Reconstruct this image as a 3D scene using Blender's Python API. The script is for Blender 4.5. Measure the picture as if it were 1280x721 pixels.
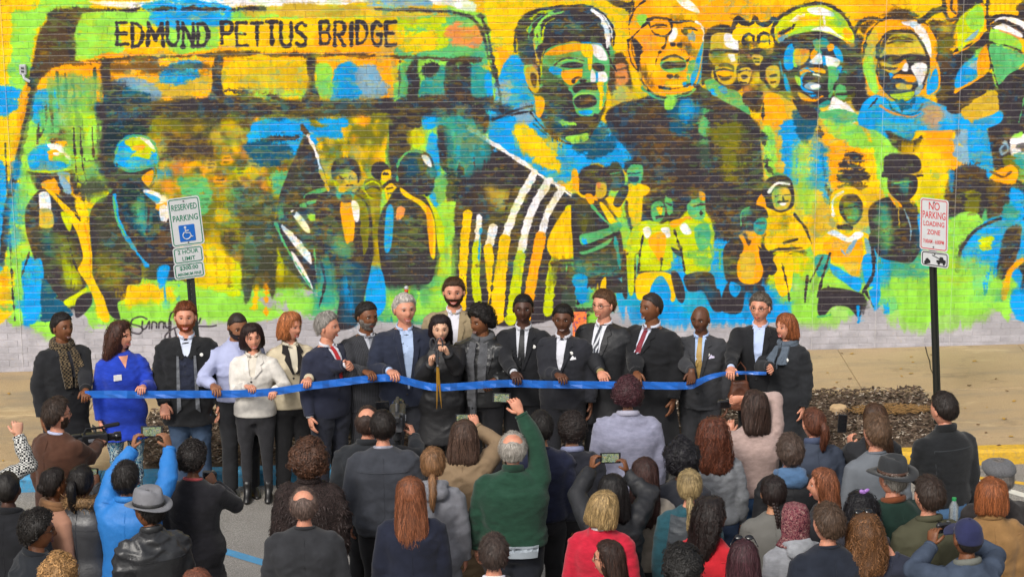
import bpy, bmesh, math, random
import numpy as np
from math import sin, cos, tan, pi, radians, sqrt, atan2, exp
from mathutils import Vector, Matrix, Quaternion
from mathutils.bvhtree import BVHTree
random.seed(7); RS = np.random.RandomState(11)
for o in list(bpy.data.objects): bpy.data.objects.remove(o)
SC = bpy.context.scene
COL = SC.collection
# ------------------------------------------------------------------ camera
F_PX = 2700.0; YAW = radians(1.0); PITCH = radians(13.8); ROLL = radians(0.4)
CAM = np.array([0.0, -23.0, 6.585])
def cam_basis():
    w = np.array([sin(YAW)*cos(PITCH), cos(YAW)*cos(PITCH), -sin(PITCH)])
    r0 = np.array([cos(YAW), -sin(YAW), 0.0]); u0 = np.cross(r0, w)
    return r0*cos(ROLL)-u0*sin(ROLL), u0*cos(ROLL)+r0*sin(ROLL), w
CR, CU, CW = cam_basis()
def ray(px, py):
    return CW + CR*((px-640.0)/F_PX) - CU*((py-360.5)/F_PX)
def on_y(px, py, Y=0.0):                     # where the sight line meets the vertical plane y = Y
    d = ray(px, py); return CAM + d*((Y-CAM[1])/d[1])
def on_z(px, py, Z=0.0):
    d = ray(px, py); return CAM + d*((Z-CAM[2])/d[2])
SLOPE = 0.0165
def gz(x): return SLOPE*x                     # the lot climbs gently to the right
def on_ground(px, py, h=0.0):                # sight line meets the sloping ground raised by h
    d = ray(px, py); t = (h+SLOPE*CAM[0]-CAM[2])/(d[2]-SLOPE*d[0]); return CAM + d*t
cam = bpy.data.cameras.new('camera'); camo = bpy.data.objects.new('camera', cam); COL.objects.link(camo)
cam.sensor_fit = 'HORIZONTAL'; cam.sensor_width = 36; cam.lens = 36*F_PX/1280.0
cam.clip_start = 0.5; cam.clip_end = 900
m = Matrix(((CR[0],CU[0],-CW[0],CAM[0]),(CR[1],CU[1],-CW[1],CAM[1]),(CR[2],CU[2],-CW[2],CAM[2]),(0,0,0,1)))
camo.matrix_world = m
SC.camera = camo
# ------------------------------------------------------------------ light: overcast day
SUN_EL, SUN_AZ = radians(42), radians(205)    # azimuth measured clockwise from +Y
world = bpy.data.worlds.new('World'); SC.world = world; world.use_nodes = True
nt = world.node_tree; nt.nodes.clear()
sky = nt.nodes.new('ShaderNodeTexSky'); sky.sky_type = 'NISHITA'; sky.sun_disc = False
sky.sun_elevation = SUN_EL; sky.sun_rotation = SUN_AZ; sky.air_density = 1.3; sky.dust_density = 4.0; sky.ozone_density = 0.6
hsv = nt.nodes.new('ShaderNodeHueSaturation'); hsv.inputs['Saturation'].default_value = 0.35
bg = nt.nodes.new('ShaderNodeBackground'); bg.inputs['Strength'].default_value = 0.15
wo = nt.nodes.new('ShaderNodeOutputWorld')
nt.links.new(sky.outputs[0], hsv.inputs['Color']); nt.links.new(hsv.outputs[0], bg.inputs['Color']); nt.links.new(bg.outputs[0], wo.inputs[0])
sl = bpy.data.lights.new('sun', 'SUN'); sl.energy = 1.7; sl.angle = radians(11); sl.color = (1.0, 0.95, 0.87)
so = bpy.data.objects.new('sun', sl); COL.objects.link(so)
dv = Vector((sin(SUN_AZ)*cos(SUN_EL), cos(SUN_AZ)*cos(SUN_EL), sin(SUN_EL)))
so.rotation_euler = dv.to_track_quat('Z', 'Y').to_euler()
SC.view_settings.view_transform = 'Standard'; SC.view_settings.look = 'None'
SC.view_settings.exposure = 0.06; SC.view_settings.gamma = 1.0
SC.cycles.max_bounces = 5; SC.cycles.diffuse_bounces = 2; SC.cycles.glossy_bounces = 2
SC.cycles.transmission_bounces = 4; SC.cycles.transparent_max_bounces = 6
try: SC.cycles.use_denoising = True
except Exception: pass
# ------------------------------------------------------------------ helpers
def lin(c):
    if isinstance(c, str): c = tuple(int(c[i:i+2], 16) for i in (0, 2, 4))
    return tuple((v/255.0/12.92 if v/255.0 <= 0.04045 else ((v/255.0+0.055)/1.055)**2.4) for v in c)
MATS = {}
def new_mat(name):
    m = bpy.data.materials.new(name); m.use_nodes = True
    t = m.node_tree; b = t.nodes['Principled BSDF']
    return m, t, b
def N(t, k, **kw):
    n = t.nodes.new(k)
    for a, v in kw.items():
        if a in n.inputs: n.inputs[a].default_value = v
        else: setattr(n, a, v)
    return n
def ramp(t, fac, stops):
    r = t.nodes.new('ShaderNodeValToRGB'); e = r.color_ramp.elements
    while len(e) > 1: e.remove(e[0])
    e[0].position = stops[0][0]; e[0].color = (*stops[0][1], 1)
    for p, c in stops[1:]:
        q = e.new(p); q.color = (*c, 1)
    t.links.new(fac, r.inputs[0]); return r
def sc3(c, k): return tuple(min(1, v*k) for v in c)
def surf(name, base, rough=0.85, var=0.15, scale=6.0, bump=0.15, bscale=60.0, stretch=(1,1,1), metal=0.0, spec=0.3, pattern=None, dist=0.01, sheen=0.0):
    """plain procedural surface: colour broken up by noise, fine relief; optional pattern"""
    if name in MATS: return MATS[name]
    m, t, b = new_mat(name); c = lin(base) if not (isinstance(base, tuple) and max(base) <= 1.0) else base
    tc = N(t, 'ShaderNodeTexCoord'); mp = N(t, 'ShaderNodeMapping'); mp.inputs['Scale'].default_value = stretch
    t.links.new(tc.outputs['Object'], mp.inputs[0])
    n1 = N(t, 'ShaderNodeTexNoise', Scale=scale, Detail=5.0, Roughness=0.62); t.links.new(mp.outputs[0], n1.inputs['Vector'])
    r = ramp(t, n1.outputs[0], [(0.3, sc3(c, 1-var)), (0.52, c), (0.72, sc3(c, 1+var))])
    col = r.outputs[0]
    if pattern:
        col = pattern(t, tc, col, c)
    t.links.new(col, b.inputs['Base Color'])
    n2 = N(t, 'ShaderNodeTexNoise', Scale=bscale, Detail=3.0); t.links.new(mp.outputs[0], n2.inputs['Vector'])
    bp = N(t, 'ShaderNodeBump', Strength=bump, Distance=dist); t.links.new(n2.outputs[0], bp.inputs['Height'])
    t.links.new(bp.outputs[0], b.inputs['Normal'])
    b.inputs['Roughness'].default_value = rough; b.inputs['Metallic'].default_value = metal
    b.inputs['Specular IOR Level'].default_value = spec
    if sheen: b.inputs['Sheen Weight'].default_value = sheen
    MATS[name] = m; return m
def tag(o, label=None, cat=None, group=None, kind=None):
    if label: o['label'] = label
    if cat: o['category'] = cat
    if group: o['group'] = group
    if kind: o['kind'] = kind
    return o
def empty(name, loc=(0,0,0), rz=0.0):
    o = bpy.data.objects.new(name, None); COL.objects.link(o); o.location = loc; o.rotation_euler = (0,0,rz)
    o.empty_display_size = 0.1; return o
def mesh_obj(name, verts, faces, mat, parent=None, smooth=False, mats=None, fm=None):
    me = bpy.data.meshes.new(name); me.from_pydata([tuple(map(float, v)) for v in verts], [], [tuple(map(int, f)) for f in faces])
    for mm in (mats or [mat]): me.materials.append(mm)
    if fm is not None: me.polygons.foreach_set('material_index', np.asarray(fm, dtype=np.int32))
    if smooth: me.polygons.foreach_set('use_smooth', np.ones(len(me.polygons), dtype=bool))
    me.update()
    o = bpy.data.objects.new(name, me); COL.objects.link(o)
    if parent: o.parent = parent
    return o
class MB:
    """collects closed shapes into one mesh"""
    def __init__(s): s.v = []; s.f = []; s.m = []
    def add(s, vs, fs, mi=0):
        k = len(s.v); s.v.extend([tuple(map(float, p)) for p in vs]); s.f.extend([tuple(int(i)+k for i in q) for q in fs]); s.m.extend([mi]*len(fs)); return s
    def box(s, c, d, R=None, mi=0, bev=0.0):
        x, y, z = d[0]/2, d[1]/2, d[2]/2; c = Vector(c); R = R or Matrix.Identity(3)
        if bev <= 0:
            P = [(-x,-y,-z),(x,-y,-z),(x,y,-z),(-x,y,-z),(-x,-y,z),(x,-y,z),(x,y,z),(-x,y,z)]
            Fc = [(0,3,2,1),(4,5,6,7),(0,1,5,4),(1,2,6,5),(2,3,7,6),(3,0,4,7)]
            return s.add([c + R@Vector(p) for p in P], Fc, mi)
        b = min(bev, x*.9, y*.9, z*.9); P = []
        for zz, e in ((-z, b), (-z+b, 0), (z-b, 0), (z, b)):
            for q in ((-x+e+b*(e==0), -y+e), (x-e-b*(e==0), -y+e), (x-e, -y+e+b*(e==0)), (x-e, y-e-b*(e==0)), (x-e-b*(e==0), y-e), (-x+e+b*(e==0), y-e), (-x+e, y-e-b*(e==0)), (-x+e, -y+e+b*(e==0))):
                P.append((*q, zz))
        Fc = [tuple(reversed(range(8))), tuple(range(24, 32))]
        for k in range(3):
            for i in range(8): j = (i+1) % 8; Fc.append((k*8+i, k*8+j, k*8+8+j, k*8+8+i))
        return s.add([c + R@Vector(p) for p in P], Fc, mi)
    def tube(s, pts, rad, n=8, mi=0, flat=None, cap=True, round_ends=False):
        """swept tube; rad: number, list of r, or list of (ra, rb); flat: preferred side vector for ra"""
        P = [Vector(p) for p in pts]; R = rad if isinstance(rad, (list, tuple)) else [rad]*len(P)
        R = [r if isinstance(r, tuple) else (r, r) for r in R]
        if round_ends:
            d0 = (P[0]-P[1]).normalized(); d1 = (P[-1]-P[-2]).normalized()
            a, b = max(R[0]), max(R[-1])
            P = [P[0]+d0*a*.9, P[0]+d0*a*.55] + P + [P[-1]+d1*b*.55, P[-1]+d1*b*.9]
            R = [(R[0][0]*.45, R[0][1]*.45), (R[0][0]*.85, R[0][1]*.85)] + R + [(R[-1][0]*.85, R[-1][1]*.85), (R[-1][0]*.45, R[-1][1]*.45)]
        vs = []; side = Vector(flat) if flat is not None else None
        for i, p in enumerate(P):
            t = (P[min(i+1, len(P)-1)] - P[max(i-1, 0)]); t = t.normalized() if t.length > 1e-9 else Vector((0,0,1))
            if side is None: side = Vector((1,0,0)) if abs(t.x) < .8 else Vector((0,1,0))
            a = side - t*side.dot(t)
            if a.length < 1e-4: a = t.orthogonal()
            a.normalize(); b = t.cross(a)
            if flat is None: side = a
            for k in range(n):
                w = 2*pi*k/n; vs.append(p + a*(cos(w)*R[i][0]) + b*(sin(w)*R[i][1]))
        fs = []
        for i in range(len(P)-1):
            for k in range(n): j = (k+1) % n; fs.append((i*n+k, i*n+j, (i+1)*n+j, (i+1)*n+k))
        if cap: fs.append(tuple(reversed(range(n)))); fs.append(tuple(range((len(P)-1)*n, len(P)*n)))
        return s.add(vs, fs, mi)
    def loft(s, rings, n=20, mi=0, pw=2.3):
        """rings: (cx, cy, cz, hx, hy) stacked; superellipse sections in the xy plane"""
        vs = []
        for cx, cy, cz, hx, hy in rings:
            for k in range(n):
                w = 2*pi*k/n; c_, s_ = cos(w), sin(w)
                vs.append((cx+hx*math.copysign(abs(c_)**(2/pw), c_), cy+hy*math.copysign(abs(s_)**(2/pw), s_), cz))
        fs = []
        up = rings[-1][2] > rings[0][2]
        for i in range(len(rings)-1):
            for k in range(n):
                j = (k+1) % n; q = (i*n+k, i*n+j, (i+1)*n+j, (i+1)*n+k); fs.append(q if up else q[::-1])
        a, b = tuple(range(n)), tuple(range((len(rings)-1)*n, len(rings)*n))
        fs.append(a[::-1] if up else a); fs.append(b if up else b[::-1])
        return s.add(vs, fs, mi)
    def ell(s, c, r, n=12, m=8, mi=0, R=None):
        c = Vector(c); R = R or Matrix.Identity(3); vs = [c + R@Vector((0,0,-r[2]))]
        for i in range(1, m):
            a = -pi/2 + pi*i/m
            for k in range(n): w = 2*pi*k/n; vs.append(c + R@Vector((r[0]*cos(a)*cos(w), r[1]*cos(a)*sin(w), r[2]*sin(a))))
        vs.append(c + R@Vector((0,0,r[2]))); fs = []
        for k in range(n): fs.append((0, 1+(k+1)%n, 1+k)); fs.append((len(vs)-1, 1+(m-2)*n+k, 1+(m-2)*n+(k+1)%n))
        for i in range(m-2):
            for k in range(n): j = (k+1)%n; fs.append((1+i*n+k, 1+i*n+j, 1+(i+1)*n+j, 1+(i+1)*n+k))
        return s.add(vs, fs, mi)
    def prism(s, poly, y0, y1, mi=0, M=None):
        """polygon in xz extruded along y from y0 to y1, then optional matrix"""
        n = len(poly); vs = [Vector((x, y0, z)) for x, z in poly] + [Vector((x, y1, z)) for x, z in poly]
        if M is not None: vs = [M@v for v in vs]
        fs = [tuple(range(n)), tuple(range(2*n-1, n-1, -1))] + [(i, i+n, (i+1)%n+n, (i+1)%n) for i in range(n)]
        return s.add(vs, fs, mi)
    def obj(s, name, mat, parent=None, smooth=False, mats=None):
        return mesh_obj(name, s.v, s.f, mat, parent, smooth, mats, s.m if mats else None)
# ------------------------------------------------------------------ the painted wall: paint laid down by strokes on a canvas of the wall's own size
WX0, WX1, WZ0, WZ1, TEX = -8.4, 8.6, -0.4, 5.0, 0.0055
TW, TH = int((WX1-WX0)/TEX), int((WZ1-WZ0)/TEX)
def vnoise(h, w, cell_y, cell_x, seed, octs=1, gain=.5):
    out = np.zeros((h, w), np.float32); tot = 0; amp = 1.0
    r = np.random.RandomState(seed)
    for o in range(octs):
        gy, gx = int(h/cell_y)+3, int(w/cell_x)+3; g = r.rand(gy, gx).astype(np.float32)
        y = np.arange(h)/cell_y; x = np.arange(w)/cell_x; yi = y.astype(int); xi = x.astype(int)
        fy = (y-yi); fx = (x-xi); fy = (fy*fy*(3-2*fy)).astype(np.float32)[:, None]; fx = (fx*fx*(3-2*fx)).astype(np.float32)[None]
        a = g[yi][:, xi]; b = g[yi][:, xi+1]; c = g[yi+1][:, xi]; d = g[yi+1][:, xi+1]
        out += amp*((a*(1-fx)+b*fx)*(1-fy) + (c*(1-fx)+d*fx)*fy); tot += amp; amp *= gain
        cell_y = max(cell_y/2, 1.01); cell_x = max(cell_x/2, 1.01)
    return out/tot
K = F_PX/23.5*TEX                                # photo px per texel, about 0.63
NA = vnoise(TH, TW, 22, 22, 1, 4)                # soft blotches
NB = vnoise(TH, TW, 9, 30, 2, 4)                 # horizontal dry brush
NC = vnoise(TH, TW, 40, 7, 3, 4)                 # vertical dry brush
ND = vnoise(TH, TW, 3, 3, 4, 2)                  # grit of brick and roller
WPX = (vnoise(TH, TW, 26, 26, 5, 3)-.5)*9; WPY = (vnoise(TH, TW, 26, 26, 6, 3)-.5)*9
CANV = np.zeros((TH, TW, 3), np.float32)
def C_(h): return np.array([int(h[i:i+2], 16) for i in (0, 2, 4)], np.float32)/255
PAL = dict(y='f3c004', o='f9a01c', l='8fd04c', g='55ab6a', b='1595e0', t='2b8f8c', k='332e35', w='eae6ea', v='6b6a1e', d='3e4030', n='17506e', s='9fb9c4', c='a8a6ad', r='d98a4e', m='bfcb10', q='4b3a2c', u='7aa0b8', e='1f2f38', h='c9a83a')
def tx(px, py):
    p = on_y(px, py, 0.0); return (p[0]-WX0)/TEX, (p[2]-WZ0)/TEX
def cr(pts, closed=True, k=5):
    P = np.array(pts, float); n = len(P); out = []
    for i in range(n if closed else n-1):
        if closed: a, b, c, d = P[(i-1)%n], P[i], P[(i+1)%n], P[(i+2)%n]
        else: a, b, c, d = P[max(i-1,0)], P[i], P[i+1], P[min(i+2,n-1)]
        for j in range(k):
            t = j/k; out.append(.5*((2*b)+(c-a)*t+(2*a-5*b+4*c-d)*t*t+(3*b-a-3*c+d)*t**3))
    if not closed: out.append(P[-1])
    return np.array(out)
def _lay(col, sd, sl, soft, a, dry, vert):
    # sd: signed distance in texels, negative inside
    if dry > .1: sd = sd+((NC if vert else NB)[sl]-.5)*dry*52+(ND[sl]-.5)*dry*16
    m = np.clip(.5 - sd/(2*soft), 0, 1)
    if dry > 0:
        nz = (NC if vert else NB)[sl]*.6 + ND[sl]*.2 + NA[sl]*.2
        th = .5 + (1-dry)*.35 - .12
        edge = np.clip(1+sd/14.0, 0, 1)           # drier towards the edge of the stroke
        m = m*np.clip((th + .10 - nz - edge*.10*dry)/.07 + .5, 0, 1)
    m = (m*a)[..., None]
    c = C_(PAL.get(col, col))[None, None]*(0.80+.22*NA[sl][..., None]+.24*(NC if vert else NB)[sl][..., None])
    CANV[sl] = CANV[sl]*(1-m) + c*m
REPLAY = []; REC = [1]
def _sl(T, pad):
    x0 = max(int(T[:,0].min()-pad), 0); x1 = min(int(T[:,0].max()+pad)+1, TW); y0 = max(int(T[:,1].min()-pad), 0); y1 = min(int(T[:,1].max()+pad)+1, TH)
    return (slice(y0, y1), slice(x0, x1)) if x1 > x0 and y1 > y0 else None
TR = [0, 0, 1]
def pts_(s):
    v = [float(q) for q in s.replace(',', ' ').split()]; return [(TR[0]+v[i]/TR[2], TR[1]+v[i+1]/TR[2]) for i in range(0, len(v), 2)]
def P(col, s, soft=1.6, a=1.0, dry=0.0, sm=1, vert=0, warp=1.0):
    pts = pts_(s) if isinstance(s, str) else s
    if REC[0] and max(p_[0] for p_ in pts)-min(p_[0] for p_ in pts) < 30 and max(p_[1] for p_ in pts)-min(p_[1] for p_ in pts) < 36 and soft < 2.5: REPLAY.append(('P', col, pts, dict(soft=soft, a=a*.6, dry=dry+.15, sm=sm, vert=vert, warp=warp)))
    q = cr(pts, True, 4) if sm else np.array(pts, float)
    T = np.array([tx(*p) for p in q]); sl = _sl(T, 10)
    if sl is None: return
    X, Y = np.meshgrid(np.arange(sl[1].start, sl[1].stop, dtype=np.float32), np.arange(sl[0].start, sl[0].stop, dtype=np.float32))
    X = X+WPX[sl]*warp; Y = Y+WPY[sl]*warp
    d2 = np.full(X.shape, 1e9, np.float32); ins = np.zeros(X.shape, bool)
    for i in range(len(T)):
        ax, ay = T[i-1]; bx, by = T[i]; ex, ey = bx-ax, by-ay; L = ex*ex+ey*ey+1e-9
        t = np.clip(((X-ax)*ex+(Y-ay)*ey)/L, 0, 1); d2 = np.minimum(d2, (X-ax-t*ex)**2+(Y-ay-t*ey)**2)
        if ay != by: ins ^= ((ay > Y) != (by > Y)) & (X < (bx-ax)*(Y-ay)/(by-ay)+ax)
    d = np.sqrt(d2); _lay(col, np.where(ins, -d, d), sl, soft, a, dry, vert)
def L(col, s, w=3, soft=1.2, a=1.0, dry=0.0, w2=None, sm=1, vert=0, warp=.6):
    pts = pts_(s) if isinstance(s, str) else s
    if REC[0]: REPLAY.append(('L', col, pts, dict(w=w, soft=soft, a=a*.6, dry=dry+.15, w2=w2, sm=sm, vert=vert, warp=warp)))
    q = cr(pts, False, 5) if sm and len(pts) > 2 else np.array(pts, float)
    T = np.array([tx(*p) for p in q]); sl = _sl(T, w/K+8)
    if sl is None: return
    X, Y = np.meshgrid(np.arange(sl[1].start, sl[1].stop, dtype=np.float32), np.arange(sl[0].start, sl[0].stop, dtype=np.float32))
    X = X+WPX[sl]*warp; Y = Y+WPY[sl]*warp
    best = np.full(X.shape, 1e9, np.float32); n = len(T)-1; w2 = w if w2 is None else w2
    for i in range(n):
        ax, ay = T[i]; bx, by = T[i+1]; ex, ey = bx-ax, by-ay; LL = ex*ex+ey*ey+1e-9
        t = np.clip(((X-ax)*ex+(Y-ay)*ey)/LL, 0, 1)
        d = np.sqrt((X-ax-t*ex)**2+(Y-ay-t*ey)**2) - (w+(w2-w)*(i+t)/n)/2/K
        best = np.minimum(best, d)
    _lay(col, best, sl, soft, a, dry, vert)
def E(col, cx, cy, rx, ry, rot=0, **kw):
    r = radians(rot); P(col, [(cx+rx*cos(t)*cos(r)-ry*sin(t)*sin(r), cy+rx*cos(t)*sin(r)+ry*sin(t)*cos(r)) for t in np.linspace(0, 2*pi, 13)[:-1]], **kw)
def mottle(s, cols, n, size, seed, a=.8, dry=.3, vert=0, asp=1.0):
    """dabs of paint scattered inside the box x0 y0 x1 y1"""
    x0, y0, x1, y1 = [float(q) for q in s.split()]; r = random.Random(seed)
    for i in range(n):
        x, y = r.uniform(x0, x1), r.uniform(y0, y1); k = size*r.uniform(.5, 1.4)
        E(r.choice(cols), x, y, k*asp, k/asp, r.uniform(-40, 40), soft=4, a=a*r.uniform(.5, 1), dry=dry, vert=vert)
# ground coat: grey masonry paint below, yellow above
gy = vnoise(TH, TW, 60, 60, 21, 4)
zz = (np.arange(TH)*TEX+WZ0)[:, None]; xx = (np.arange(TW)*TEX+WX0)[None]
CANV[:] = C_(PAL['c']); CANV *= (0.96+.08*NA[..., None])
up = np.clip((zz - (0.72+(gy-.5)*.9))/.03, 0, 1)[..., None]
n1 = vnoise(TH, TW, 90, 120, 31, 4); n2 = vnoise(TH, TW, 70, 110, 32, 4)
base = C_(PAL['l'])*np.ones((TH, TW, 3), np.float32)
def mixin(mask, col):
    global base
    base = base*(1-mask[..., None]) + C_(PAL[col])*mask[..., None]
mixin(np.clip((n1-.42+(zz-1.7)*.22)/.05, 0, 1), 'y'); mixin(np.clip((n2-.60+(zz-3.2)*.05)/.08, 0, 1)*.8, 'o'); mixin(np.clip((n1*.5+n2*.5-.57+(1.6-zz)*.03)/.03, 0, 1)*np.clip((3-zz), 0, 1), 'g')
CANV[:] = CANV*(1-up) + base*up
# far left field and its marks
P('y', '-60,-30 42,-30 40,60 20,140 14,250 20,380 -60,390'); P('l', '20,0 110,0 100,20 60,18 40,60 36,100 12,110 14,40', dry=.2); P('y', '8,0 45,-5 44,12 16,14 6,30', dry=.3)
P('b', '-10,110 22,112 20,136 4,146 -10,140', dry=.35); P('b', '-20,210 6,210 8,300 2,340 -20,350', dry=.2); P('l', '12,250 40,250 34,400 10,400 8,320', dry=.3); P('b', '28,330 52,330 54,370 44,408 30,410', dry=.1); P('t', '54,335 78,340 76,380 62,396 54,380', dry=.4)
P('l', '40,395 70,395 64,440 40,436', dry=.1); P('y', '0,340 18,345 16,392 0,390', dry=.2); P('o', '2,350 12,350 10,380 2,380', dry=.4)
# bus: header, roof and outline
P('l', '92,18 200,14 330,10 520,10 604,18 612,60 604,82 470,76 200,80 95,80', soft=2); P('y', '150,30 205,34 300,26 500,24 520,60 500,74 330,70 200,76 160,68', dry=.25); P('o', '140,66 240,58 340,62 500,60 500,75 150,78', dry=.35)
P('l', '210,36 262,32 270,62 216,66', dry=.25); P('b', '192,16 250,6 288,14 282,32 240,34 196,34', dry=.3); P('y', '290,30 380,26 384,60 300,64', dry=.2); P('o', '400,36 495,30 500,66 404,70', dry=.3)
P('g', '500,18 590,24 608,70 600,84 498,76 504,40', dry=.15); P('m', '500,28 560,26 556,60 502,62', dry=.4); P('r', '560,30 600,34 600,56 566,58', dry=.4); P('y', '500,40 540,36 545,64 504,66', dry=.5)
P('w', '112,2 190,2 260,-4 330,0 320,8 220,10 140,9', dry=.1); P('b', '180,4 260,2 290,12 262,22 196,20', dry=.25); P('w', '300,-2 452,-2 450,6 360,9 304,6', dry=.15); P('w', '536,-6 582,-2 594,14 570,12 540,4', dry=.1); P('u', '460,0 530,-2 534,10 470,12', dry=.3)
P('h', '320,10 500,8 560,14 556,22 330,22', dry=.35)
L('k', '95,14 200,12 330,12', 2, dry=.3); L('k', '470,13 540,15 586,22 602,44 618,96', 3.5, dry=.1); L('q', '92,80 200,73 330,69 500,72 600,78', 4.5, dry=.25)
P('q', '58,24 76,14 104,13 94,34 92,76 70,88 52,100 42,116 38,96 46,50'); P('k', '60,22 80,14 104,13 92,30 90,74 84,60 84,26', dry=.35)
L('k', '44,92 34,140 24,190 10,260 2,330', 13, w2=7, dry=.05); L('o', '34,112 24,160 14,210', 7, dry=.2)
# side window of the bus, uprights
P('o', '56,96 76,84 128,80 126,150 110,250 70,220 40,200 38,130'); P('l', '30,150 60,160 66,240 26,240', dry=.2); P('b', '42,116 74,112 76,142 60,160 38,150', dry=.15); P('g', '50,140 74,138 76,168 54,172', dry=.3); P('u', '74,110 84,110 88,160 76,160', dry=.5)
P('m', '92,130 128,120 132,250 94,230', dry=.3, vert=1); P('l', '112,160 146,166 148,206 128,230 114,214', dry=.1); P('b', '118,120 130,118 132,154 120,150', dry=.1)
for s, w in (('81,88 84,140 90,190 94,240', 3), ('72,92 73,130 76,176', 2), ('90,102 96,150 100,190 104,250', 3), ('101,150 106,200 110,250', 3), ('56,116 58,150 50,170', 2), ('48,140 46,180', 2), ('62,120 64,176', 2), ('118,88 122,150 126,200', 1.5)): L('k', s, w, dry=.2, vert=1)
P('q', '62,168 90,160 92,184 66,180', dry=.45); P('k', '92,188 132,180 130,232 98,236', dry=.45)
# front windows
P('o', '134,80 200,77 330,73 500,76 500,128 440,132 134,134'); P('y', '282,78 384,76 386,122 284,124', dry=.35); P('o', '140,82 260,80 262,128 142,132', dry=.35); P('h', '160,98 268,96 266,126 170,128', dry=.6); P('u', '142,100 190,104 196,128 146,132', dry=.3); P('b', '212,78 254,76 236,104 200,106', dry=.35); P('b', '416,92 430,80 450,86 456,112 440,128 414,126', dry=.2)
P('u', '448,84 476,80 490,104 470,124 450,118', dry=.35); P('o', '470,80 498,78 496,104 480,106', dry=.2); P('l', '394,84 412,82 414,118 398,122', dry=.3); P('l', '310,112 380,114 376,124 312,122', dry=.4)
P('k', '125,80 137,79 140,120 138,160 128,162 128,110'); P('k', '266,74 277,73 278,112 290,130 258,132 266,112', dry=.1); P('k', '383,74 393,73 392,108 398,128 376,130 383,110', dry=.1); L('k', '500,78 498,110 492,124 440,128', 2.5)
L('k', '276,118 290,114 330,118 350,126', 2, dry=.4)
P('k', '126,128 180,130 300,120 350,128 480,126 540,132 620,120 620,150 540,152 480,146 330,146 180,148 126,160', dry=.05)
P('n', '132,112 184,120 186,154 150,172 134,160', dry=.3); P('t', '140,150 190,160 210,170 180,200 140,196', dry=.3)
P('k', '130,150 180,146 250,148 262,162 244,184 200,218 196,240 130,232'); P('e', '134,160 180,158 190,200 150,216 132,200', dry=.4)
# inside the bus: crowd of faces, loose dabs
P('v', '190,150 320,146 490,146 490,350 340,360 250,360 192,300', dry=.05); mottle('190 150 330 250', 'o y r h q k'.split(), 120, 8, 1, .8, .3); mottle('200 210 490 350', 'v y m g d d k h'.split(), 170, 9, 2, .75, .3, vert=1); mottle('395 148 490 230', 'y h o y v'.split(), 70, 7, 3, .9, .25, vert=1)
mottle('195 170 260 200', ['k', 'q'], 16, 8, 4, .8, .2, asp=2)
for i, (x, y) in enumerate(((262,206),(282,198),(300,212),(246,222),(318,204),(274,226),(340,226),(296,240),(316,238),(352,214),(236,240),(256,250),(360,238))):
    E(['h', 'o', 'm', 'g'][i % 4], x, y, 7, 9, 0, soft=3, dry=.25, a=.8); E('q', x+1, y-6, 7, 4, 0, soft=3, dry=.3, a=.8); L('d', [(x-3, y), (x+4, y)], 1.6, a=.7); L('d', [(x-2, y+5), (x+3, y+5)], 1.4, a=.7)
P('b', '318,152 380,148 392,160 420,154 426,170 396,176 384,196 340,200 310,190', dry=.3); P('n', '306,180 350,176 366,196 340,206 312,200', dry=.4); P('b', '396,150 430,148 432,158 410,164', dry=.3); L('k', '320,176 370,172', 3, dry=.5)
P('g', '226,226 260,222 262,260 240,270 226,250', dry=.45); P('g', '340,216 366,220 366,240 344,240', dry=.5)
# right end of the bus interior
P('l', '500,80 606,86 624,140 610,180 580,220 574,300 480,300 490,130', dry=0); P('t', '530,96 560,84 566,140 546,146 524,128', dry=.2); P('g', '500,84 518,84 516,128 498,122', dry=.1); P('t', '568,88 610,92 618,160 584,160', dry=.3); P('b', '606,96 626,100 640,160 618,200 610,150', dry=.15); P('b', '570,168 580,166 580,236 568,240', dry=.05); P('b', '528,144 546,142 544,160 528,162', dry=0); P('t', '548,140 590,142 592,164 550,162', dry=.05); P('b', '534,176 546,176 548,250 536,250', dry=.1)
P('m', '510,164 528,164 528,182 510,182', dry=.1)
P('k', '512,80 522,79 522,126 510,130 508,100'); P('k', '556,84 571,82 572,140 556,140'); P('k', '573,84 588,84 588,130 592,146 574,144'); P('k', '490,130 540,128 556,124 546,142 526,146 526,160 512,166 512,210 500,240 488,250'); P('k', '546,160 564,164 566,200 562,218 548,206'); P('k', '590,122 604,136 610,150 606,168 592,160'); P('k', '520,122 560,118 612,120 624,110 622,98 640,120 630,130 600,134 560,140 520,138', dry=.1)
P('k', '530,82 548,80 540,100 530,96', dry=.3); P('e', '556,200 590,210 600,240 560,250', dry=.4)
P('l', '604,18 632,10 640,60 642,110 660,150 640,200 620,150 612,80', dry=.05); P('y', '606,0 650,-4 640,70 646,110 640,140 622,100 610,40'); P('o', '618,60 640,70 646,106 630,96', dry=.3); P('b', '632,76 660,80 672,140 700,180 640,160 620,170 614,140', dry=.1); P('u', '620,104 640,100 636,130 618,130', dry=.4)
L('k', '600,20 612,60 622,110 626,140', 4, dry=.15)
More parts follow.
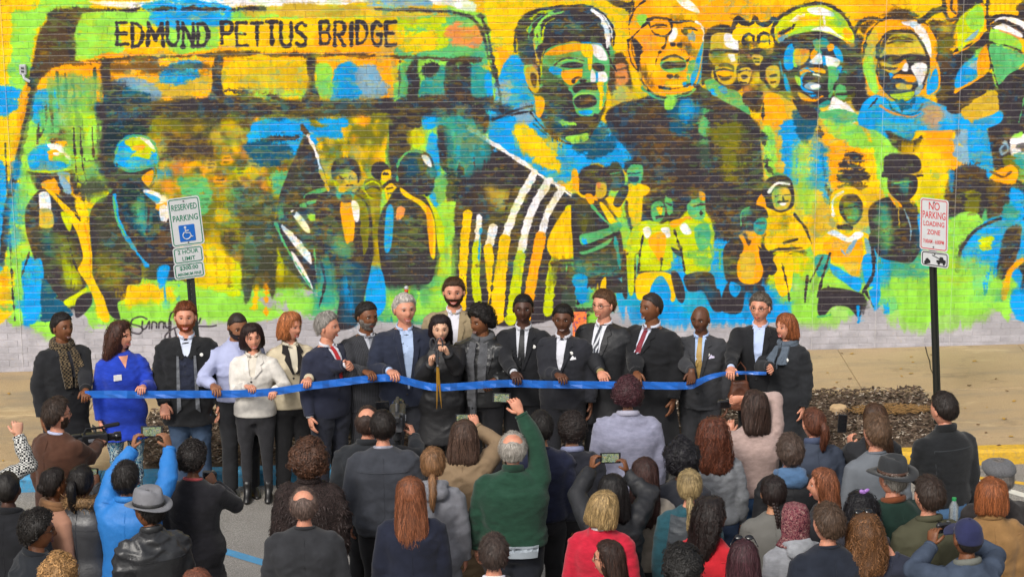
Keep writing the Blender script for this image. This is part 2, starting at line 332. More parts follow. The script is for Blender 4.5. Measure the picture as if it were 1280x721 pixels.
# officers in helmets at the left
P('k', '44,246 60,234 84,240 102,262 118,290 124,330 116,370 104,388 84,386 60,360 42,320 34,280'); P('v', '62,290 96,300 104,350 92,372 66,340', dry=.35); P('m', '84,300 106,320 104,350 92,340', dry=.5); P('w', '50,244 60,240 66,280 52,282', dry=.1); P('h', '46,262 64,266 66,284 48,284', dry=.2); P('y', '92,252 108,262 126,330 140,392 134,408 122,400 112,340 100,290', dry=.05); P('y', '74,262 90,270 84,288', dry=.2); P('m', '96,376 112,360 108,376 100,384 86,382', dry=.2)
P('q', '40,216 84,214 88,240 66,244 46,236'); P('u', '70,218 84,216 88,240 78,238'); P('o', '52,230 70,226 72,240 58,240', dry=.3)
P('b', '36,206 38,190 52,180 70,180 84,192 88,208 60,214'); P('l', '56,184 80,188 84,204 62,206', dry=.4); P('o', '56,192 70,188 76,198 60,202', dry=.2); P('w', '58,181 78,184 86,198 80,198 68,188 56,188'); L('l', '32,213 60,216 94,210', 4, dry=.1); L('e', '34,216 60,219 92,214', 2)
P('d', '120,262 138,240 160,226 180,238 204,262 222,300 226,340 214,352 176,348 174,330 150,400 134,384 118,330 112,290'); P('k', '130,250 160,228 186,240 208,272 224,330 200,330 160,300 140,290', dry=.3); P('e', '176,250 206,268 216,320 190,330 176,300', dry=.4); P('v', '116,330 176,330 176,352 156,356 152,400 138,400', dry=.5); P('k', '206,330 224,330 244,350 268,394 256,396 240,372 214,356', dry=.15)
P('k', '150,206 188,206 190,232 170,228 152,226'); P('h', '178,214 194,208 192,226 182,232', dry=.1)
P('b', '143,196 146,180 162,170 182,172 194,184 196,204 186,212 160,214 144,206'); P('m', '152,184 176,176 188,190 180,206 160,206', dry=.35); P('w', '168,171 184,176 194,188 184,186'); P('o', '170,186 186,184 182,192', dry=.2); L('e', '146,212 170,218 196,208', 3)
L('b', '143,246 148,280 164,308 182,332', 6, dry=.05); P('w', '180,238 208,248 212,262 196,258', dry=.1); P('b', '180,242 206,252 200,256', dry=.1); P('o', '194,258 210,254 212,262 196,268'); P('w', '198,266 212,264 212,276 202,276', dry=.1)
P('l', '150,352 262,356 300,372 330,380 350,396 300,404 240,398 150,410 120,410', dry=.12); P('y', '154,356 214,356 208,386 160,376', dry=.45); P('b', '196,336 212,334 206,352 198,360', dry=.1); E('b', 206, 382, 5, 6); L('b', '204,350 206,380', 2); L('b', '222,354 222,384', 2, dry=.3); L('o', '332,344 332,396', 5, dry=.3, w2=3); L('y', '322,350 318,384', 6, dry=.3)
P('m', '258,310 300,330 298,368 262,360', dry=.35); L('d', '268,318 272,356', 4, w2=1, dry=.2); L('d', '284,318 286,358', 5, w2=1, dry=.3)
# shadowy figures
P('d', '300,246 318,236 336,244 344,280 346,330 340,372 332,350 322,340 312,372 304,376 302,320 298,280', dry=.12); E('v', 318, 248, 12, 15, dry=.25); P('q', '304,240 320,234 334,240 332,248 306,250', dry=.2); P('g', '304,300 316,296 320,330 308,330', dry=.5)
# kneeling flag bearer with spectacles
P('d', '383,172 370,190 352,250 344,290 356,330 388,362 402,340 410,280 408,226'); P('k', '384,176 392,200 404,240 400,300 380,300 366,240', dry=.2); P('w', '356,286 366,286 388,320 394,346 380,334 366,312'); P('w', '368,268 378,272 386,296 382,300', dry=.05); L('l', '350,284 372,318 390,362', 2); L('l', '382,246 404,238', 5, dry=.1); L('l', '370,274 386,270', 3); P('g', '376,256 386,252 386,266', dry=.2); L('q', '378,158 384,168', 5); L('w', '384,170 392,190 398,216 410,240', 3.6, sm=0); L('h', '395,210 402,226', 3)
P('k', '400,240 414,234 450,238 464,262 466,320 458,350 450,372 452,400 420,404 424,360 404,352 396,300', dry=.03); P('n', '424,330 456,326 452,400 424,404', dry=.35); P('b', '458,350 474,344 482,380 478,396 462,392', dry=.1); P('t', '466,392 540,380 600,392 560,404 480,404', dry=.2); P('v', '450,246 462,262 464,310 456,320', dry=.5); P('o', '424,252 444,246 444,296 434,304 430,300', dry=0); P('w', '438,248 448,256 450,274 442,278'); P('t', '420,236 440,236 440,252 424,252', dry=.3)
P('h', '416,214 424,204 444,206 450,222 446,240 432,246 420,238'); P('m', '418,226 430,224 428,240', dry=.3); P('k', '414,214 420,200 440,198 450,208 450,224 444,210 424,208 420,222'); L('k', '420,218 430,220 446,218', 1.8); E('d', 427, 220, 5, 4, a=.6); E('d', 442, 219, 5, 4, a=.6); L('q', '430,236 440,235', 1.6)
P('y', '478,212 486,214 488,226 478,226', dry=0); E('k', 475, 212, 9, 8); P('m', '456,228 468,222 480,232 470,246 458,244', dry=.2); L('k', '458,232 470,228 478,236', 2); P('y', '482,232 494,230 498,244 486,254', dry=.1); L('q', '484,240 494,238', 2)
# helmeted officer with his back turned
P('d', '478,262 494,250 516,240 536,256 546,290 546,350 520,358 482,352 474,300', dry=.02); P('k', '500,262 530,256 540,300 538,350 510,350 500,300', dry=.25); P('b', '482,264 490,262 490,310 480,310', dry=.2); P('r', '492,262 502,264 500,290 492,290', dry=.5); L('o', '500,238 524,248 538,270 542,318', 4, dry=.05); L('m', '528,244 548,280 552,320', 6, dry=.2); P('g', '546,214 556,226 554,246 546,250', dry=.3)
P('e', '498,206 506,192 522,190 536,200 544,220 536,244 520,244 504,236'); P('n', '504,200 520,196 520,216 508,222', dry=.4); P('v', '520,200 532,206 530,216 520,214', dry=.4); P('w', '526,196 536,200 540,208 530,206'); L('g', '498,222 498,206 508,192 524,190', 2, dry=.2)
P('l', '480,350 560,356 600,380 560,390 490,396 470,380', dry=.2); P('g', '520,350 590,350 600,378 540,380', dry=.3)
# the large flag
P('k', '582,162 640,198 700,238 690,290 676,360 660,400 572,376 566,300 574,220'); P('q', '590,218 640,236 640,270 620,280 586,270', dry=.4); P('h', '596,226 636,238 630,256 596,250', dry=.65); P('v', '584,200 600,210 598,270 580,264', dry=.6)
rr = random.Random(5)
for x, y in ((592,184),(602,184),(590,195),(603,192),(591,204),(603,204),(590,214),(589,224),(587,236),(612,196),(618,190),(614,206),(622,212),(632,204),(636,214),(628,222),(644,224)):
    L('b', [(x-2.2, y-1), (x+2.2, y+1)], 2); L('b', [(x+.5, y-2.5), (x-.5, y+2.5)], 1.8)
for s, c, w in (('584,268 580,300 578,330 578,372', 'y', 8), ('597,270 596,310 594,340 598,382', 'h', 7), ('614,286 610,320 614,352 620,386', 'y', 8), ('668,218 652,250 636,280 630,320 628,388', 'y', 10), ('686,226 668,260 656,300 650,340 642,392', 'y', 10), ('700,232 682,262 676,300 668,340 662,396', 'o', 11)): L(c, s, w, w2=w*1.1, dry=.05)
for s in ('586,270 582,296 580,314', '616,284 610,300 608,318', '668,218 652,246 636,278', '684,226 666,258 656,300', '698,234 684,258 676,290'): L('w', s, 6, w2=7)
L('b', '598,288 596,320', 4, dry=.1); L('b', '640,272 632,290', 6, dry=.2); L('b', '684,240 672,262', 2); L('o', '672,300 664,350', 6, dry=.1); L('o', '672,254 664,280', 4, dry=.2)
L('w', '581,158 640,196 700,236 764,280', 5, w2=4, sm=0); L('k', '572,154 582,159', 5)
P('k', '640,330 700,330 708,380 660,400', dry=.7)
# singer in a fur cap, left
P('b', '616,150 660,136 700,160 740,150 776,168 792,196 770,214 740,206 700,232 660,206 620,184'); P('y', '640,160 660,156 690,190 700,220 660,196', dry=.4); P('n', '716,160 750,156 770,176 750,196 720,194', dry=.5); P('u', '640,140 660,130 670,150 646,158', dry=.4); L('k', '616,150 640,140 664,134', 2.5); L('n', '664,138 690,162 712,178', 2.5)
P('d', '676,100 690,80 750,60 758,90 756,130 744,160 726,176 700,170 680,140'); P('q', '668,104 676,120 684,150 700,170 692,176 676,150'); P('o', '668,120 678,124 682,150 672,142', dry=.1); P('l', '700,158 720,172 734,168 736,176 716,180', dry=.1); P('e', '690,140 716,150 734,160 724,176 700,168', dry=.3)
P('g', '678,92 688,68 720,60 740,72 738,100 720,112 690,110'); P('h', '688,66 716,56 740,58 736,68 700,70', dry=.1); P('w', '740,58 752,58 760,78 754,82 742,76'); P('l', '714,76 736,70 734,110 722,108', dry=.1); P('o', '700,90 724,84 728,92 716,104 702,98', dry=.05); P('w', '734,88 742,96 744,104 736,104'); P('w', '746,90 758,88 758,102 750,104'); P('y', '740,74 752,74 748,92 738,90', dry=.1); P('b', '740,96 746,104 742,110', dry=.2); P('y', '748,104 758,104 754,128 748,134', dry=.1)
P('k', '700,76 716,72 732,76 734,82 716,84 702,84', dry=.05); P('k', '738,82 756,80 756,90 746,92', dry=.1); P('k', '716,106 730,100 750,108 752,118 730,114 718,118', dry=.1); L('k', '694,74 716,70 734,72', 2); P('k', '680,112 700,106 714,116 720,142 700,150 684,134', dry=.25); E('l', 730, 128, 15, 15, -10, dry=.1); E('k', 731, 127, 11, 10, -10); E('q', 732, 122, 7, 4); P('b', '722,142 736,140 734,146 724,146', dry=.1); E('l', 740, 122, 4, 8, dry=.3); E('r', 666, 98, 8, 17, -5); E('q', 667, 98, 4, 10, -5); L('l', '656,84 662,82 668,88', 2)
P('k', '645,60 642,44 648,26 664,14 690,9 720,7 744,12 760,26 766,50 762,74 752,62 720,54 694,62 678,74 674,90 656,84'); P('d', '650,40 664,20 670,24 658,50 656,74', dry=.4); L('l', '674,54 672,36 682,22 700,16', 5, w2=2, dry=.15); L('m', '660,40 668,20 690,12', 2.5, dry=.3); L('h', '668,60 672,80', 4, dry=.3); L('w', '740,13 752,24 758,40 762,58', 3, w2=4); L('w', '752,18 764,36', 2, dry=.2); L('q', '700,12 740,10', 3, dry=.4); L('g', '764,60 766,84', 3, dry=.2)
# minor heads between
P('q', '758,80 776,66 784,80 790,120 776,126 762,120'); P('r', '768,82 780,82 784,104 772,108', dry=.1); L('k', '768,88 782,86', 2); L('k', '770,98 780,98', 2); P('h', '764,116 780,108 800,124 788,140 770,140', dry=.2)
# bald singer in spectacles and clerical collar
P('k', '756,140 790,126 830,120 870,112 900,120 940,150 958,180 956,240 946,300 880,330 800,310 780,250 790,200 766,170'); P('n', '836,136 860,130 866,170 840,176', dry=.55); P('b', '850,128 862,124 856,152', dry=.5); P('g', '874,144 882,146 886,200 878,210', dry=.6); P('q', '800,180 860,170 850,230 800,240', dry=.65); P('v', '890,150 930,160 940,210 900,220', dry=.7)
P('o', '790,30 796,0 812,-22 850,-22 874,0 882,40 880,80 872,108 850,122 826,122 806,112 798,80 786,60'); P('y', '800,14 830,0 850,6 846,26 810,26', dry=.35); P('w', '842,-10 860,-10 870,8 872,20 858,14', dry=.1); P('h', '826,40 840,38 842,60 830,64', dry=.4); P('y', '826,100 850,100 852,112 830,114', dry=.05); P('r', '800,70 814,60 824,90 808,104', dry=.3); P('b', '868,56 880,50 878,92 864,110 862,90', dry=.1); E('u', 864, 48, 6, 5, dry=.3); P('w', '836,36 844,36 846,50 838,54'); E('l', 802, 26, 5, 6, dry=.4)
E('k', 826, 35, 15, 11, 6); E('o', 826, 35, 12.5, 8.5, 6, warp=.6); L('k', '840,30 852,30', 2.5); L('k', '852,28 870,28 878,44 868,52 854,46 852,30', 2); L('k', '786,54 800,42 812,32', 3); L('q', '816,36 826,33 838,36', 2); L('q', '856,37 866,37 872,40', 2); L('q', '842,44 838,56 850,58', 2, dry=.1)
E('m', 842, 78, 18, 15, -6, dry=.2); E('k', 842, 80, 15, 10, -8); E('v', 843, 84, 9, 4, -8); L('m', '826,72 842,68 858,74', 3, dry=.1); L('l', '826,110 844,120 866,108', 3, dry=.2); L('k', '800,100 816,120 846,126 872,112', 3, dry=.1); E('o', 789, 66, 6, 18, -4); L('q', '788,54 790,66 796,80', 2); P('l', '832,120 846,120 842,136 832,136'); L('q', '786,20 790,0 800,-14', 2)
L('k', '756,-4 772,6 784,10', 8, sm=0); L('k', '784,6 790,4 792,12 786,15 781,11 784,6', 2)
# men at centre right and a road shield
P('k', '880,46 886,36 902,32 918,38 924,56 924,90 930,110 900,120 884,100'); P('h', '886,62 900,44 918,48 922,64 920,100 906,110 890,100'); P('w', '898,44 916,46 922,58 910,62 896,56', dry=.1); P('k', '886,66 900,62 922,66 920,72 900,72'); P('o', '892,76 918,76 916,104 900,108', dry=.1); E('k', 907, 90, 10, 6); E('h', 908, 90, 6, 3); P('g', '880,112 904,112 930,126 948,140 920,130', dry=.1); P('b', '882,108 894,108 904,120 890,120', dry=.2); L('k', '878,112 900,124 930,140', 3)
P('q', '924,60 968,50 976,130 940,140 926,110'); mottle('926 62 966 128', 'h r y k q k'.split(), 34, 5, 9, .9, .15)
for x, y, k in ((932,92,8),(946,72,7),(944,60,6),(960,92,9),(934,70,5)):
    E('r', x, y, k*.8, k, dry=.1); E('k', x, y-k*.8, k, k*.5); L('k', [(x-k*.4, y-1), (x+k*.5, y-1)], 1.6); L('q', [(x-k*.3, y+k*.5), (x+k*.4, y+k*.5)], 1.4)
P('y', '912,34 922,22 930,28 942,22 956,28 966,22 976,34 972,60 914,60', dry=.1); L('k', '913,40 916,34 922,23 930,30 942,30 944,24 946,30 958,32 966,24 974,34', 4, sm=0); E('k', 935, 48, 6.5, 7.5); E('y', 935, 45, 2.6, 2.2, warp=.2); E('y', 935, 51, 3, 2.8, warp=.2); E('k', 954, 48, 6.5, 7.5); E('y', 954, 48, 3, 4.6, warp=.2)
# singer in a flat cap
P('h', '950,150 966,118 1000,126 1040,124 1056,120 1100,150 1112,190 1110,260 1100,300 1040,310 980,296 956,240', dry=0); P('o', '952,150 970,130 986,160 960,160', dry=.1); P('y', '1060,160 1090,170 1110,200 1100,240 1070,230', dry=.2); P('l', '1088,150 1118,176 1124,240 1112,260 1096,220', dry=.15); P('l', '952,160 966,170 966,230 956,220', dry=.2); P('b', '974,158 1000,160 1008,230 1000,280 984,240', dry=.35); P('o', '1020,176 1060,170 1080,200 1070,240 1030,230', dry=.5); P('n', '990,140 1024,136 1020,160 1006,184 994,164', dry=.2); P('b', '1020,200 1034,200 1036,250 1022,240', dry=.5); P('w', '1036,126 1050,122 1070,150 1052,154 1038,144'); P('l', '1024,136 1036,146 1070,156 1088,190 1040,170', dry=.4); P('k', '1050,200 1072,192 1084,230 1060,250 1048,230', dry=.6); P('g', '966,220 986,230 984,270 970,260', dry=.5); L('k', '1024,160 1030,220 1040,260', 3, dry=.4); L('k', '952,170 960,216', 3, dry=.4)
P('k', '966,56 980,46 1050,50 1062,70 1056,110 1040,130 1000,132 978,120 968,90'); P('b', '974,60 990,50 1000,56 984,76 980,96 974,84', dry=.1); P('t', '990,54 1016,50 1020,66 1000,70', dry=.3); P('o', '992,66 1008,68 1004,84 992,80', dry=.05); P('w', '1016,66 1026,66 1028,80 1018,82'); P('u', '1030,76 1050,72 1052,84 1038,98 1030,90', dry=.05); P('w', '1032,74 1046,76 1044,92 1034,88'); P('l', '1036,86 1050,90 1040,118 1032,108', dry=.1); P('b', '1040,60 1052,66 1052,80 1044,72', dry=0)
P('o', '984,120 1000,126 1024,124 1020,130 994,132', dry=.1); P('h', '984,84 1000,94 996,116 984,108', dry=.2); E('b', 1014, 98, 18, 17, -8, dry=.05); P('h', '998,84 1026,82 1030,92 1012,86 1000,94', dry=.05); E('k', 1014, 99, 13, 13, -8); E('w', 1012, 108, 8, 3, -6, warp=.2); E('b', 1015, 96, 6, 3); L('k', '986,62 996,56 1008,60', 3); L('k', '1026,62 1040,60 1052,66', 3); L('k', '1010,80 1022,84', 3)
P('m', '968,50 966,36 976,22 1000,10 1024,8 1044,14 1058,34 1068,56 1054,58 1030,48 1000,44 976,56'); P('w', '1008,12 1030,8 1040,22 1028,26 1010,20', dry=.05); P('o', '980,26 1000,18 1010,26 990,36', dry=.25); P('l', '972,50 990,38 1012,36 1010,44 984,50', dry=.1); P('w', '1020,36 1044,38 1056,50 1034,46'); P('y', '1040,18 1054,34 1048,40 1038,30', dry=.2); P('k', '976,54 1000,44 1030,46 1056,58 1048,62 1020,54 990,58'); L('k', '966,44 970,26 986,14 1010,6 1036,8 1056,28 1070,56', 3.5, dry=.1); P('o', '1052,40 1066,46 1068,58 1056,58')
P('t', '1042,96 1060,90 1064,120 1050,126', dry=.4); P('v', '1040,104 1062,108 1060,126 1044,124', dry=.4)
P('k', '1058,60 1072,44 1090,60 1082,100 1090,126 1070,140 1060,110', dry=.05); L('k', '1066,44 1076,28 1090,24 1104,28', 4); P('q', '1080,30 1100,28 1090,60 1076,70', dry=.5)
# woman in headscarf and dark spectacles
P('o', '1078,80 1078,52 1090,32 1114,24 1140,24 1160,36 1170,60 1176,90 1176,116 1160,120 1090,124 1080,100'); P('w', '1126,26 1146,28 1160,46 1162,70 1154,60 1142,38', dry=.05); P('l', '1080,76 1092,80 1096,116 1086,108', dry=.1); P('h', '1090,40 1100,36 1096,70 1088,70', dry=.3); P('b', '1162,88 1174,88 1174,114 1158,116', dry=.05); P('q', '1106,20 1130,14 1148,22', dry=.2)
P('k', '1096,80 1098,54 1110,40 1136,38 1150,50 1158,76 1156,106 1140,122 1120,126 1104,112'); P('h', '1104,66 1112,48 1130,42 1146,52 1150,68 1130,72', dry=.1); P('v', '1110,50 1130,44 1146,56 1130,62', dry=.5); P('o', '1116,76 1132,74 1134,88 1118,90', dry=.05); P('w', '1128,78 1136,84 1134,92 1126,88'); P('w', '1146,82 1158,84 1156,104 1148,100', dry=.05); P('w', '1138,74 1150,74 1148,84 1140,82', dry=.1); P('b', '1110,90 1116,92 1114,102', dry=.1); P('o', '1116,98 1128,92 1144,98 1140,102 1118,102'); P('h', '1120,106 1140,106 1138,112 1122,112'); L('k', '1114,103 1130,102 1146,104', 3.5); P('m', '1112,116 1146,112 1140,124 1122,126', dry=.2); P('u', '1146,108 1152,106 1146,118', dry=.1)
E('k', 1112, 74, 11, 7, 4); E('k', 1141, 73, 12, 7, 2); L('h', '1100,72 1112,67 1126,70 1140,66 1154,72', 1.6)
P('b', '1076,134 1100,122 1120,128 1150,122 1176,132 1210,152 1240,172 1244,210 1220,240 1200,220 1180,160 1150,200 1130,186 1104,170 1082,150'); P('y', '1152,150 1200,170 1204,210 1190,260 1150,270 1130,220', dry=.1); P('o', '1160,126 1184,134 1190,160 1176,210 1160,190 1152,150', dry=.25); P('o', '1180,176 1210,190 1206,210 1180,214', dry=.2); P('u', '1190,160 1220,160 1216,220 1196,200', dry=.45); P('b', '1208,150 1232,160 1228,216 1214,214', dry=.1); P('k', '1104,160 1120,170 1140,176 1152,170 1146,186 1130,196 1116,186'); P('l', '1110,180 1130,196 1146,196 1120,230 1104,210', dry=.1); L('n', '1108,126 1120,140 1140,142 1152,126', 3, dry=.2); L('r', '1104,134 1120,146 1150,144', 3, dry=.4); P('l', '1146,230 1180,240 1184,330 1150,330', dry=.2); P('g', '1150,220 1170,216 1170,260 1152,262', dry=.3); P('b', '1184,214 1192,216 1188,238', dry=.1)
# raised arm, leaf shapes and cut figure at the far right
P('k', '1192,-6 1230,-6 1228,10 1200,26 1190,50 1184,80 1196,66 1230,46 1234,30 1240,60 1234,70 1200,96 1192,120 1190,140 1240,110 1246,90 1290,84 1290,140 1240,150 1196,144 1170,130 1176,70 1186,30'); P('o', '1180,-10 1196,-10 1196,24 1188,30 1180,20'); L('k', '1180,-6 1178,12 1184,26 1194,24', 4); L('k', '1190,-4 1188,12 1194,18', 3); L('k', '1150,28 1166,16 1178,12', 7, sm=0); P('q', '1158,30 1186,34 1190,80 1176,90', dry=.3)
P('m', '1196,60 1196,30 1210,14 1226,6 1230,20 1226,40 1210,52'); P('l', '1214,14 1226,8 1228,30 1216,44', dry=.1); P('o', '1196,40 1206,28 1206,54 1198,62', dry=.1); P('u', '1202,54 1218,42 1214,50', dry=.1)
P('b', '1194,110 1196,92 1210,76 1230,60 1234,76 1230,90 1214,104 1200,112'); P('l', '1216,70 1232,58 1232,84 1222,90', dry=.3); L('o', '1194,112 1214,104 1230,90 1234,62', 2.5); L('k', '1234,0 1234,60 1240,110', 2, dry=.2)
P('h', '1200,142 1216,128 1240,114 1246,140 1240,152 1216,156', dry=.1); P('b', '1216,140 1240,138 1252,146 1246,158 1220,160', dry=.1); P('y', '1222,118 1240,116 1240,132 1224,134', dry=.4)
P('l', '1236,40 1250,36 1270,50 1278,80 1262,100 1244,112 1238,80'); P('h', '1256,60 1290,70 1290,84 1262,96', dry=.2); P('w', '1240,28 1256,22 1280,30 1276,44 1256,38', dry=.05); P('r', '1240,34 1260,30 1276,44 1256,50', dry=.4); L('k', '1236,28 1250,22 1272,24 1290,32', 3); L('k', '1240,36 1256,32 1280,48', 4); L('k', '1238,54 1256,58 1276,66', 3); P('y', '1232,-8 1300,-8 1300,20 1260,16 1236,22'); P('k', '1270,10 1290,0 1290,30 1276,26', dry=.2)
# youngsters and marchers of the middle row
P('k', '744,224 750,212 764,208 776,218 776,232 764,240 760,250 770,280 776,330 768,370 750,372 748,360 742,388 722,404 716,400 724,340 718,300 726,262 742,250', dry=.02); P('v', '724,270 744,262 748,300 728,310', dry=.5); P('m', '690,270 712,250 718,300 716,324 682,330', dry=.1); P('o', '764,214 774,216 774,230 764,234', dry=.1); P('o', '732,244 742,240 746,252 736,256', dry=.1); E('k', 740, 222, 18, 15); P('h', '746,222 756,216 758,236 748,242', dry=.1); E('r', 748, 232, 3, 3); P('y', '756,250 764,248 776,262 772,272 760,262', dry=.1); L('h', '724,300 746,292 770,282', 7, dry=.15); L('g', '726,318 748,312 768,300', 6, dry=.3); L('g', '764,286 772,330', 6, dry=.2); P('y', '748,348 758,346 756,370 746,368', dry=.1); P('b', '720,350 738,352 734,376 722,372', dry=.2)
E('d', 768, 214, 9, 11, dry=.1); P('v', '762,214 776,212 774,226 764,226', dry=.4); E('k', 791, 210, 12, 10, dry=.1); P('g', '784,212 800,208 800,230 788,230', dry=.2); L('k', '786,216 800,214', 2); P('y', '774,250 788,234 810,236 802,250 800,282 788,282 786,254', dry=.05)
def kid(x, y, k, body, face='h', hair='k', low='k', arm=None, dry=.08):
    """small painted figure: head at x, y, scale k"""
    P(low, [(x-11*k, y+62*k), (x+12*k, y+62*k), (x+16*k, y+100*k), (x+8*k, y+122*k), (x, y+100*k), (x-8*k, y+124*k), (x-15*k, y+100*k)], dry=dry+.1)
    P(body, [(x-12*k, y+16*k), (x, y+12*k), (x+13*k, y+16*k), (x+20*k, y+34*k), (x+15*k, y+66*k), (x-14*k, y+66*k), (x-21*k, y+34*k)], dry=dry)
    L(arm or body, [(x-17*k, y+26*k), (x-21*k, y+52*k), (x-17*k, y+76*k)], 6*k, dry=dry); L(arm or body, [(x+16*k, y+26*k), (x+22*k, y+50*k), (x+14*k, y+70*k)], 6*k, dry=dry)
    E(hair, x, y-4*k, 11*k, 11*k, dry=dry); E(face, x+1.5*k, y+1*k, 7.5*k, 9.5*k, dry=.05)
    L('k', [(x-4*k, y-1*k), (x+7*k, y-1*k)], 1.8*k); L('k', [(x-2*k, y+6*k), (x+5*k, y+6*k)], 1.6*k); L('k', [(x+1*k, y), (x+2*k, y+3*k)], 1.2*k)
P('b', '836,330 900,300 960,330 1000,380 960,404 880,400 800,396 800,360', dry=.12); P('b', '900,320 916,330 900,360', dry=.1)
kid(822, 262, 1.0, 'm', 'g', 'd', 'y'); P('o', '810,294 820,288 834,292 830,316 820,320 812,312', dry=.05); P('w', '804,284 812,286 812,298', dry=.1); L('k', '796,340 822,342 840,338', 3, dry=.1); P('b', '814,350 828,350 838,380 822,390', dry=.1); L('m', '786,318 786,362', 7, dry=.1)
kid(868, 250, 1.0, 'm', 'g', 'q', 'k'); P('g', '872,280 888,290 886,330 872,334', dry=.3); E('w', 858, 288, 6, 7); P('o', '846,278 858,272 864,276 852,284', dry=.1); L('h', '846,300 850,320', 4, dry=.2); P('k', '858,344 890,344 900,376 890,396 880,372 864,380', dry=.1); P('b', '838,330 848,326 858,350 854,366', dry=.1)
kid(970, 244, 1.1, 'y', 'm', 'k', 'v'); E('w', 972, 229, 10, 2.5, -8); L('m', '956,300 980,306 1006,304', 9, dry=.15); L('k', '960,314 986,312 1004,316', 6, dry=.15); P('m', '958,318 984,318 986,370 962,370', dry=.2); L('l', '976,330 986,376', 4, dry=.2)
kid(940, 272, 1.05, 'o', 'd', 'd', 'k', arm='k'); P('k', '918,300 932,292 928,330 924,352 908,350 904,320', dry=.05); P('t', '944,272 954,270 952,284 944,286', dry=.3); P('k', '950,296 960,300 968,330 956,344 952,320', dry=.1); P('b', '912,352 930,356 928,376 916,372', dry=.2)
P('y', '1018,300 1036,288 1062,286 1080,292 1086,310 1080,330 1052,336 1020,330', dry=.06); E('y', 1056, 254, 19, 20, dry=.05); E('w', 1052, 244, 12, 5, -20, dry=.2); E('k', 1062, 258, 14, 17); P('v', '1058,252 1072,252 1074,270 1062,276', dry=.3); L('k', '1060,260 1074,258', 2); L('u', '1062,268 1072,266', 2); P('w', '1040,288 1060,296 1078,288 1070,300 1050,304 1040,296'); P('o', '1040,300 1076,304 1074,330 1050,326', dry=.15); P('u', '1076,300 1084,300 1088,330 1080,338', dry=.1); P('h', '1058,326 1078,326 1074,342 1064,344', dry=.05); P('b', '1078,300 1092,310 1096,340 1102,372 1092,388 1086,356 1078,330', dry=.1); P('l', '1030,336 1056,334 1060,348 1032,356', dry=.15); P('b', '1036,334 1070,344 1078,356 1052,356', dry=.2); P('k', '1022,360 1050,358 1082,366 1078,392 1070,380 1040,376 1030,398 1022,392', dry=.05); L('k', '1034,320 1020,350 1008,378', 6, dry=.25); L('l', '1026,340 1020,380', 5, dry=.2); L('b', '1072,380 1074,400', 4, dry=.2); L('k', '1034,340 1052,348', 3, dry=.2); L('k', '1084,330 1092,370', 5, dry=.2); P('l', '1000,372 1040,396 1020,402 990,394', dry=.2)
P('d', '1094,262 1110,246 1128,246 1146,258 1152,290 1150,320 1130,326 1108,320 1096,290', dry=.04); P('b', '1142,270 1154,290 1152,314 1142,310', dry=.3); P('g', '1104,270 1118,280 1120,310 1106,310', dry=.45); L('h', '1110,244 1122,256 1130,270', 4, dry=.1); L('b', '1132,262 1140,290', 2); E('k', 1126, 232, 17, 22); P('t', '1118,230 1134,230 1134,242 1120,242', dry=.4); P('v', '1116,222 1126,224 1124,246 1116,240', dry=.5); P('k', '1106,196 1126,193 1146,198 1146,214 1126,218 1106,214'); L('k', '1104,217 1126,221 1150,216', 4); L('g', '1122,236 1134,236', 2); L('w', '1122,244 1132,243', 1.5)
P('t', '1094,330 1150,326 1160,350 1120,390 1100,370', dry=.3); P('l', '1114,340 1160,330 1210,330 1240,380 1210,396 1180,392 1146,412 1130,404 1120,380'); P('b', '1100,376 1120,374 1116,390 1106,392', dry=.15)
P('k', '1178,252 1184,224 1204,206 1228,214 1238,240 1228,264 1224,276 1204,266 1184,272', dry=.02); P('v', '1208,240 1222,240 1222,266 1208,270', dry=.35); L('k', '1210,246 1222,244', 2); P('q', '1186,214 1214,204 1230,216 1210,226', dry=.5); P('l', '1182,290 1200,266 1222,270 1232,290 1210,310 1200,360 1184,370', dry=.05)
P('k', '1226,250 1232,230 1256,222 1280,236 1290,300 1264,292 1240,280', dry=.05); P('q', '1240,232 1250,226 1256,270 1240,270', dry=.4); P('b', '1264,236 1280,246 1276,276 1262,270', dry=.2); P('t', '1256,256 1270,262 1266,280 1254,276', dry=.4)
P('b', '1196,330 1210,296 1240,272 1280,276 1300,330 1280,370 1260,340 1240,350 1230,372 1218,370 1214,340', dry=.05); L('k', '1196,340 1202,310 1222,286 1250,274', 4, dry=.1); P('m', '1222,300 1240,296 1236,312 1224,312', dry=.3); P('k', '1256,290 1276,284 1270,320 1252,352 1246,340', dry=.1); P('k', '1272,330 1300,320 1300,376 1270,384 1276,350', dry=.05); L('o', '1276,326 1262,340 1254,372', 6, dry=.05); P('b', '1260,362 1300,384 1300,404 1270,400', dry=.1); P('l', '1240,352 1262,360 1260,398 1250,394', dry=.3)
P('k', '1234,160 1250,150 1268,142 1290,136 1290,180 1262,196 1252,216 1246,220 1238,196'); P('w', '1262,176 1284,168 1290,200 1266,194', dry=.05); P('k', '1270,184 1284,180 1282,190', dry=.1); P('l', '1264,172 1276,164 1276,172'); P('v', '1256,196 1290,200 1290,222 1262,222', dry=.3); E('u', 1254, 186, 5, 7, dry=.2); E('k', 1254, 187, 2, 4); P('o', '1244,216 1262,206 1270,220 1264,232 1240,228', dry=.1); L('q', '1238,216 1252,222 1262,216', 2.5); P('t', '1270,196 1290,196 1290,212 1274,214', dry=.3); L('k', '1256,120 1270,134 1272,110', 3, dry=.2); L('l', '1274,128 1268,148', 2)
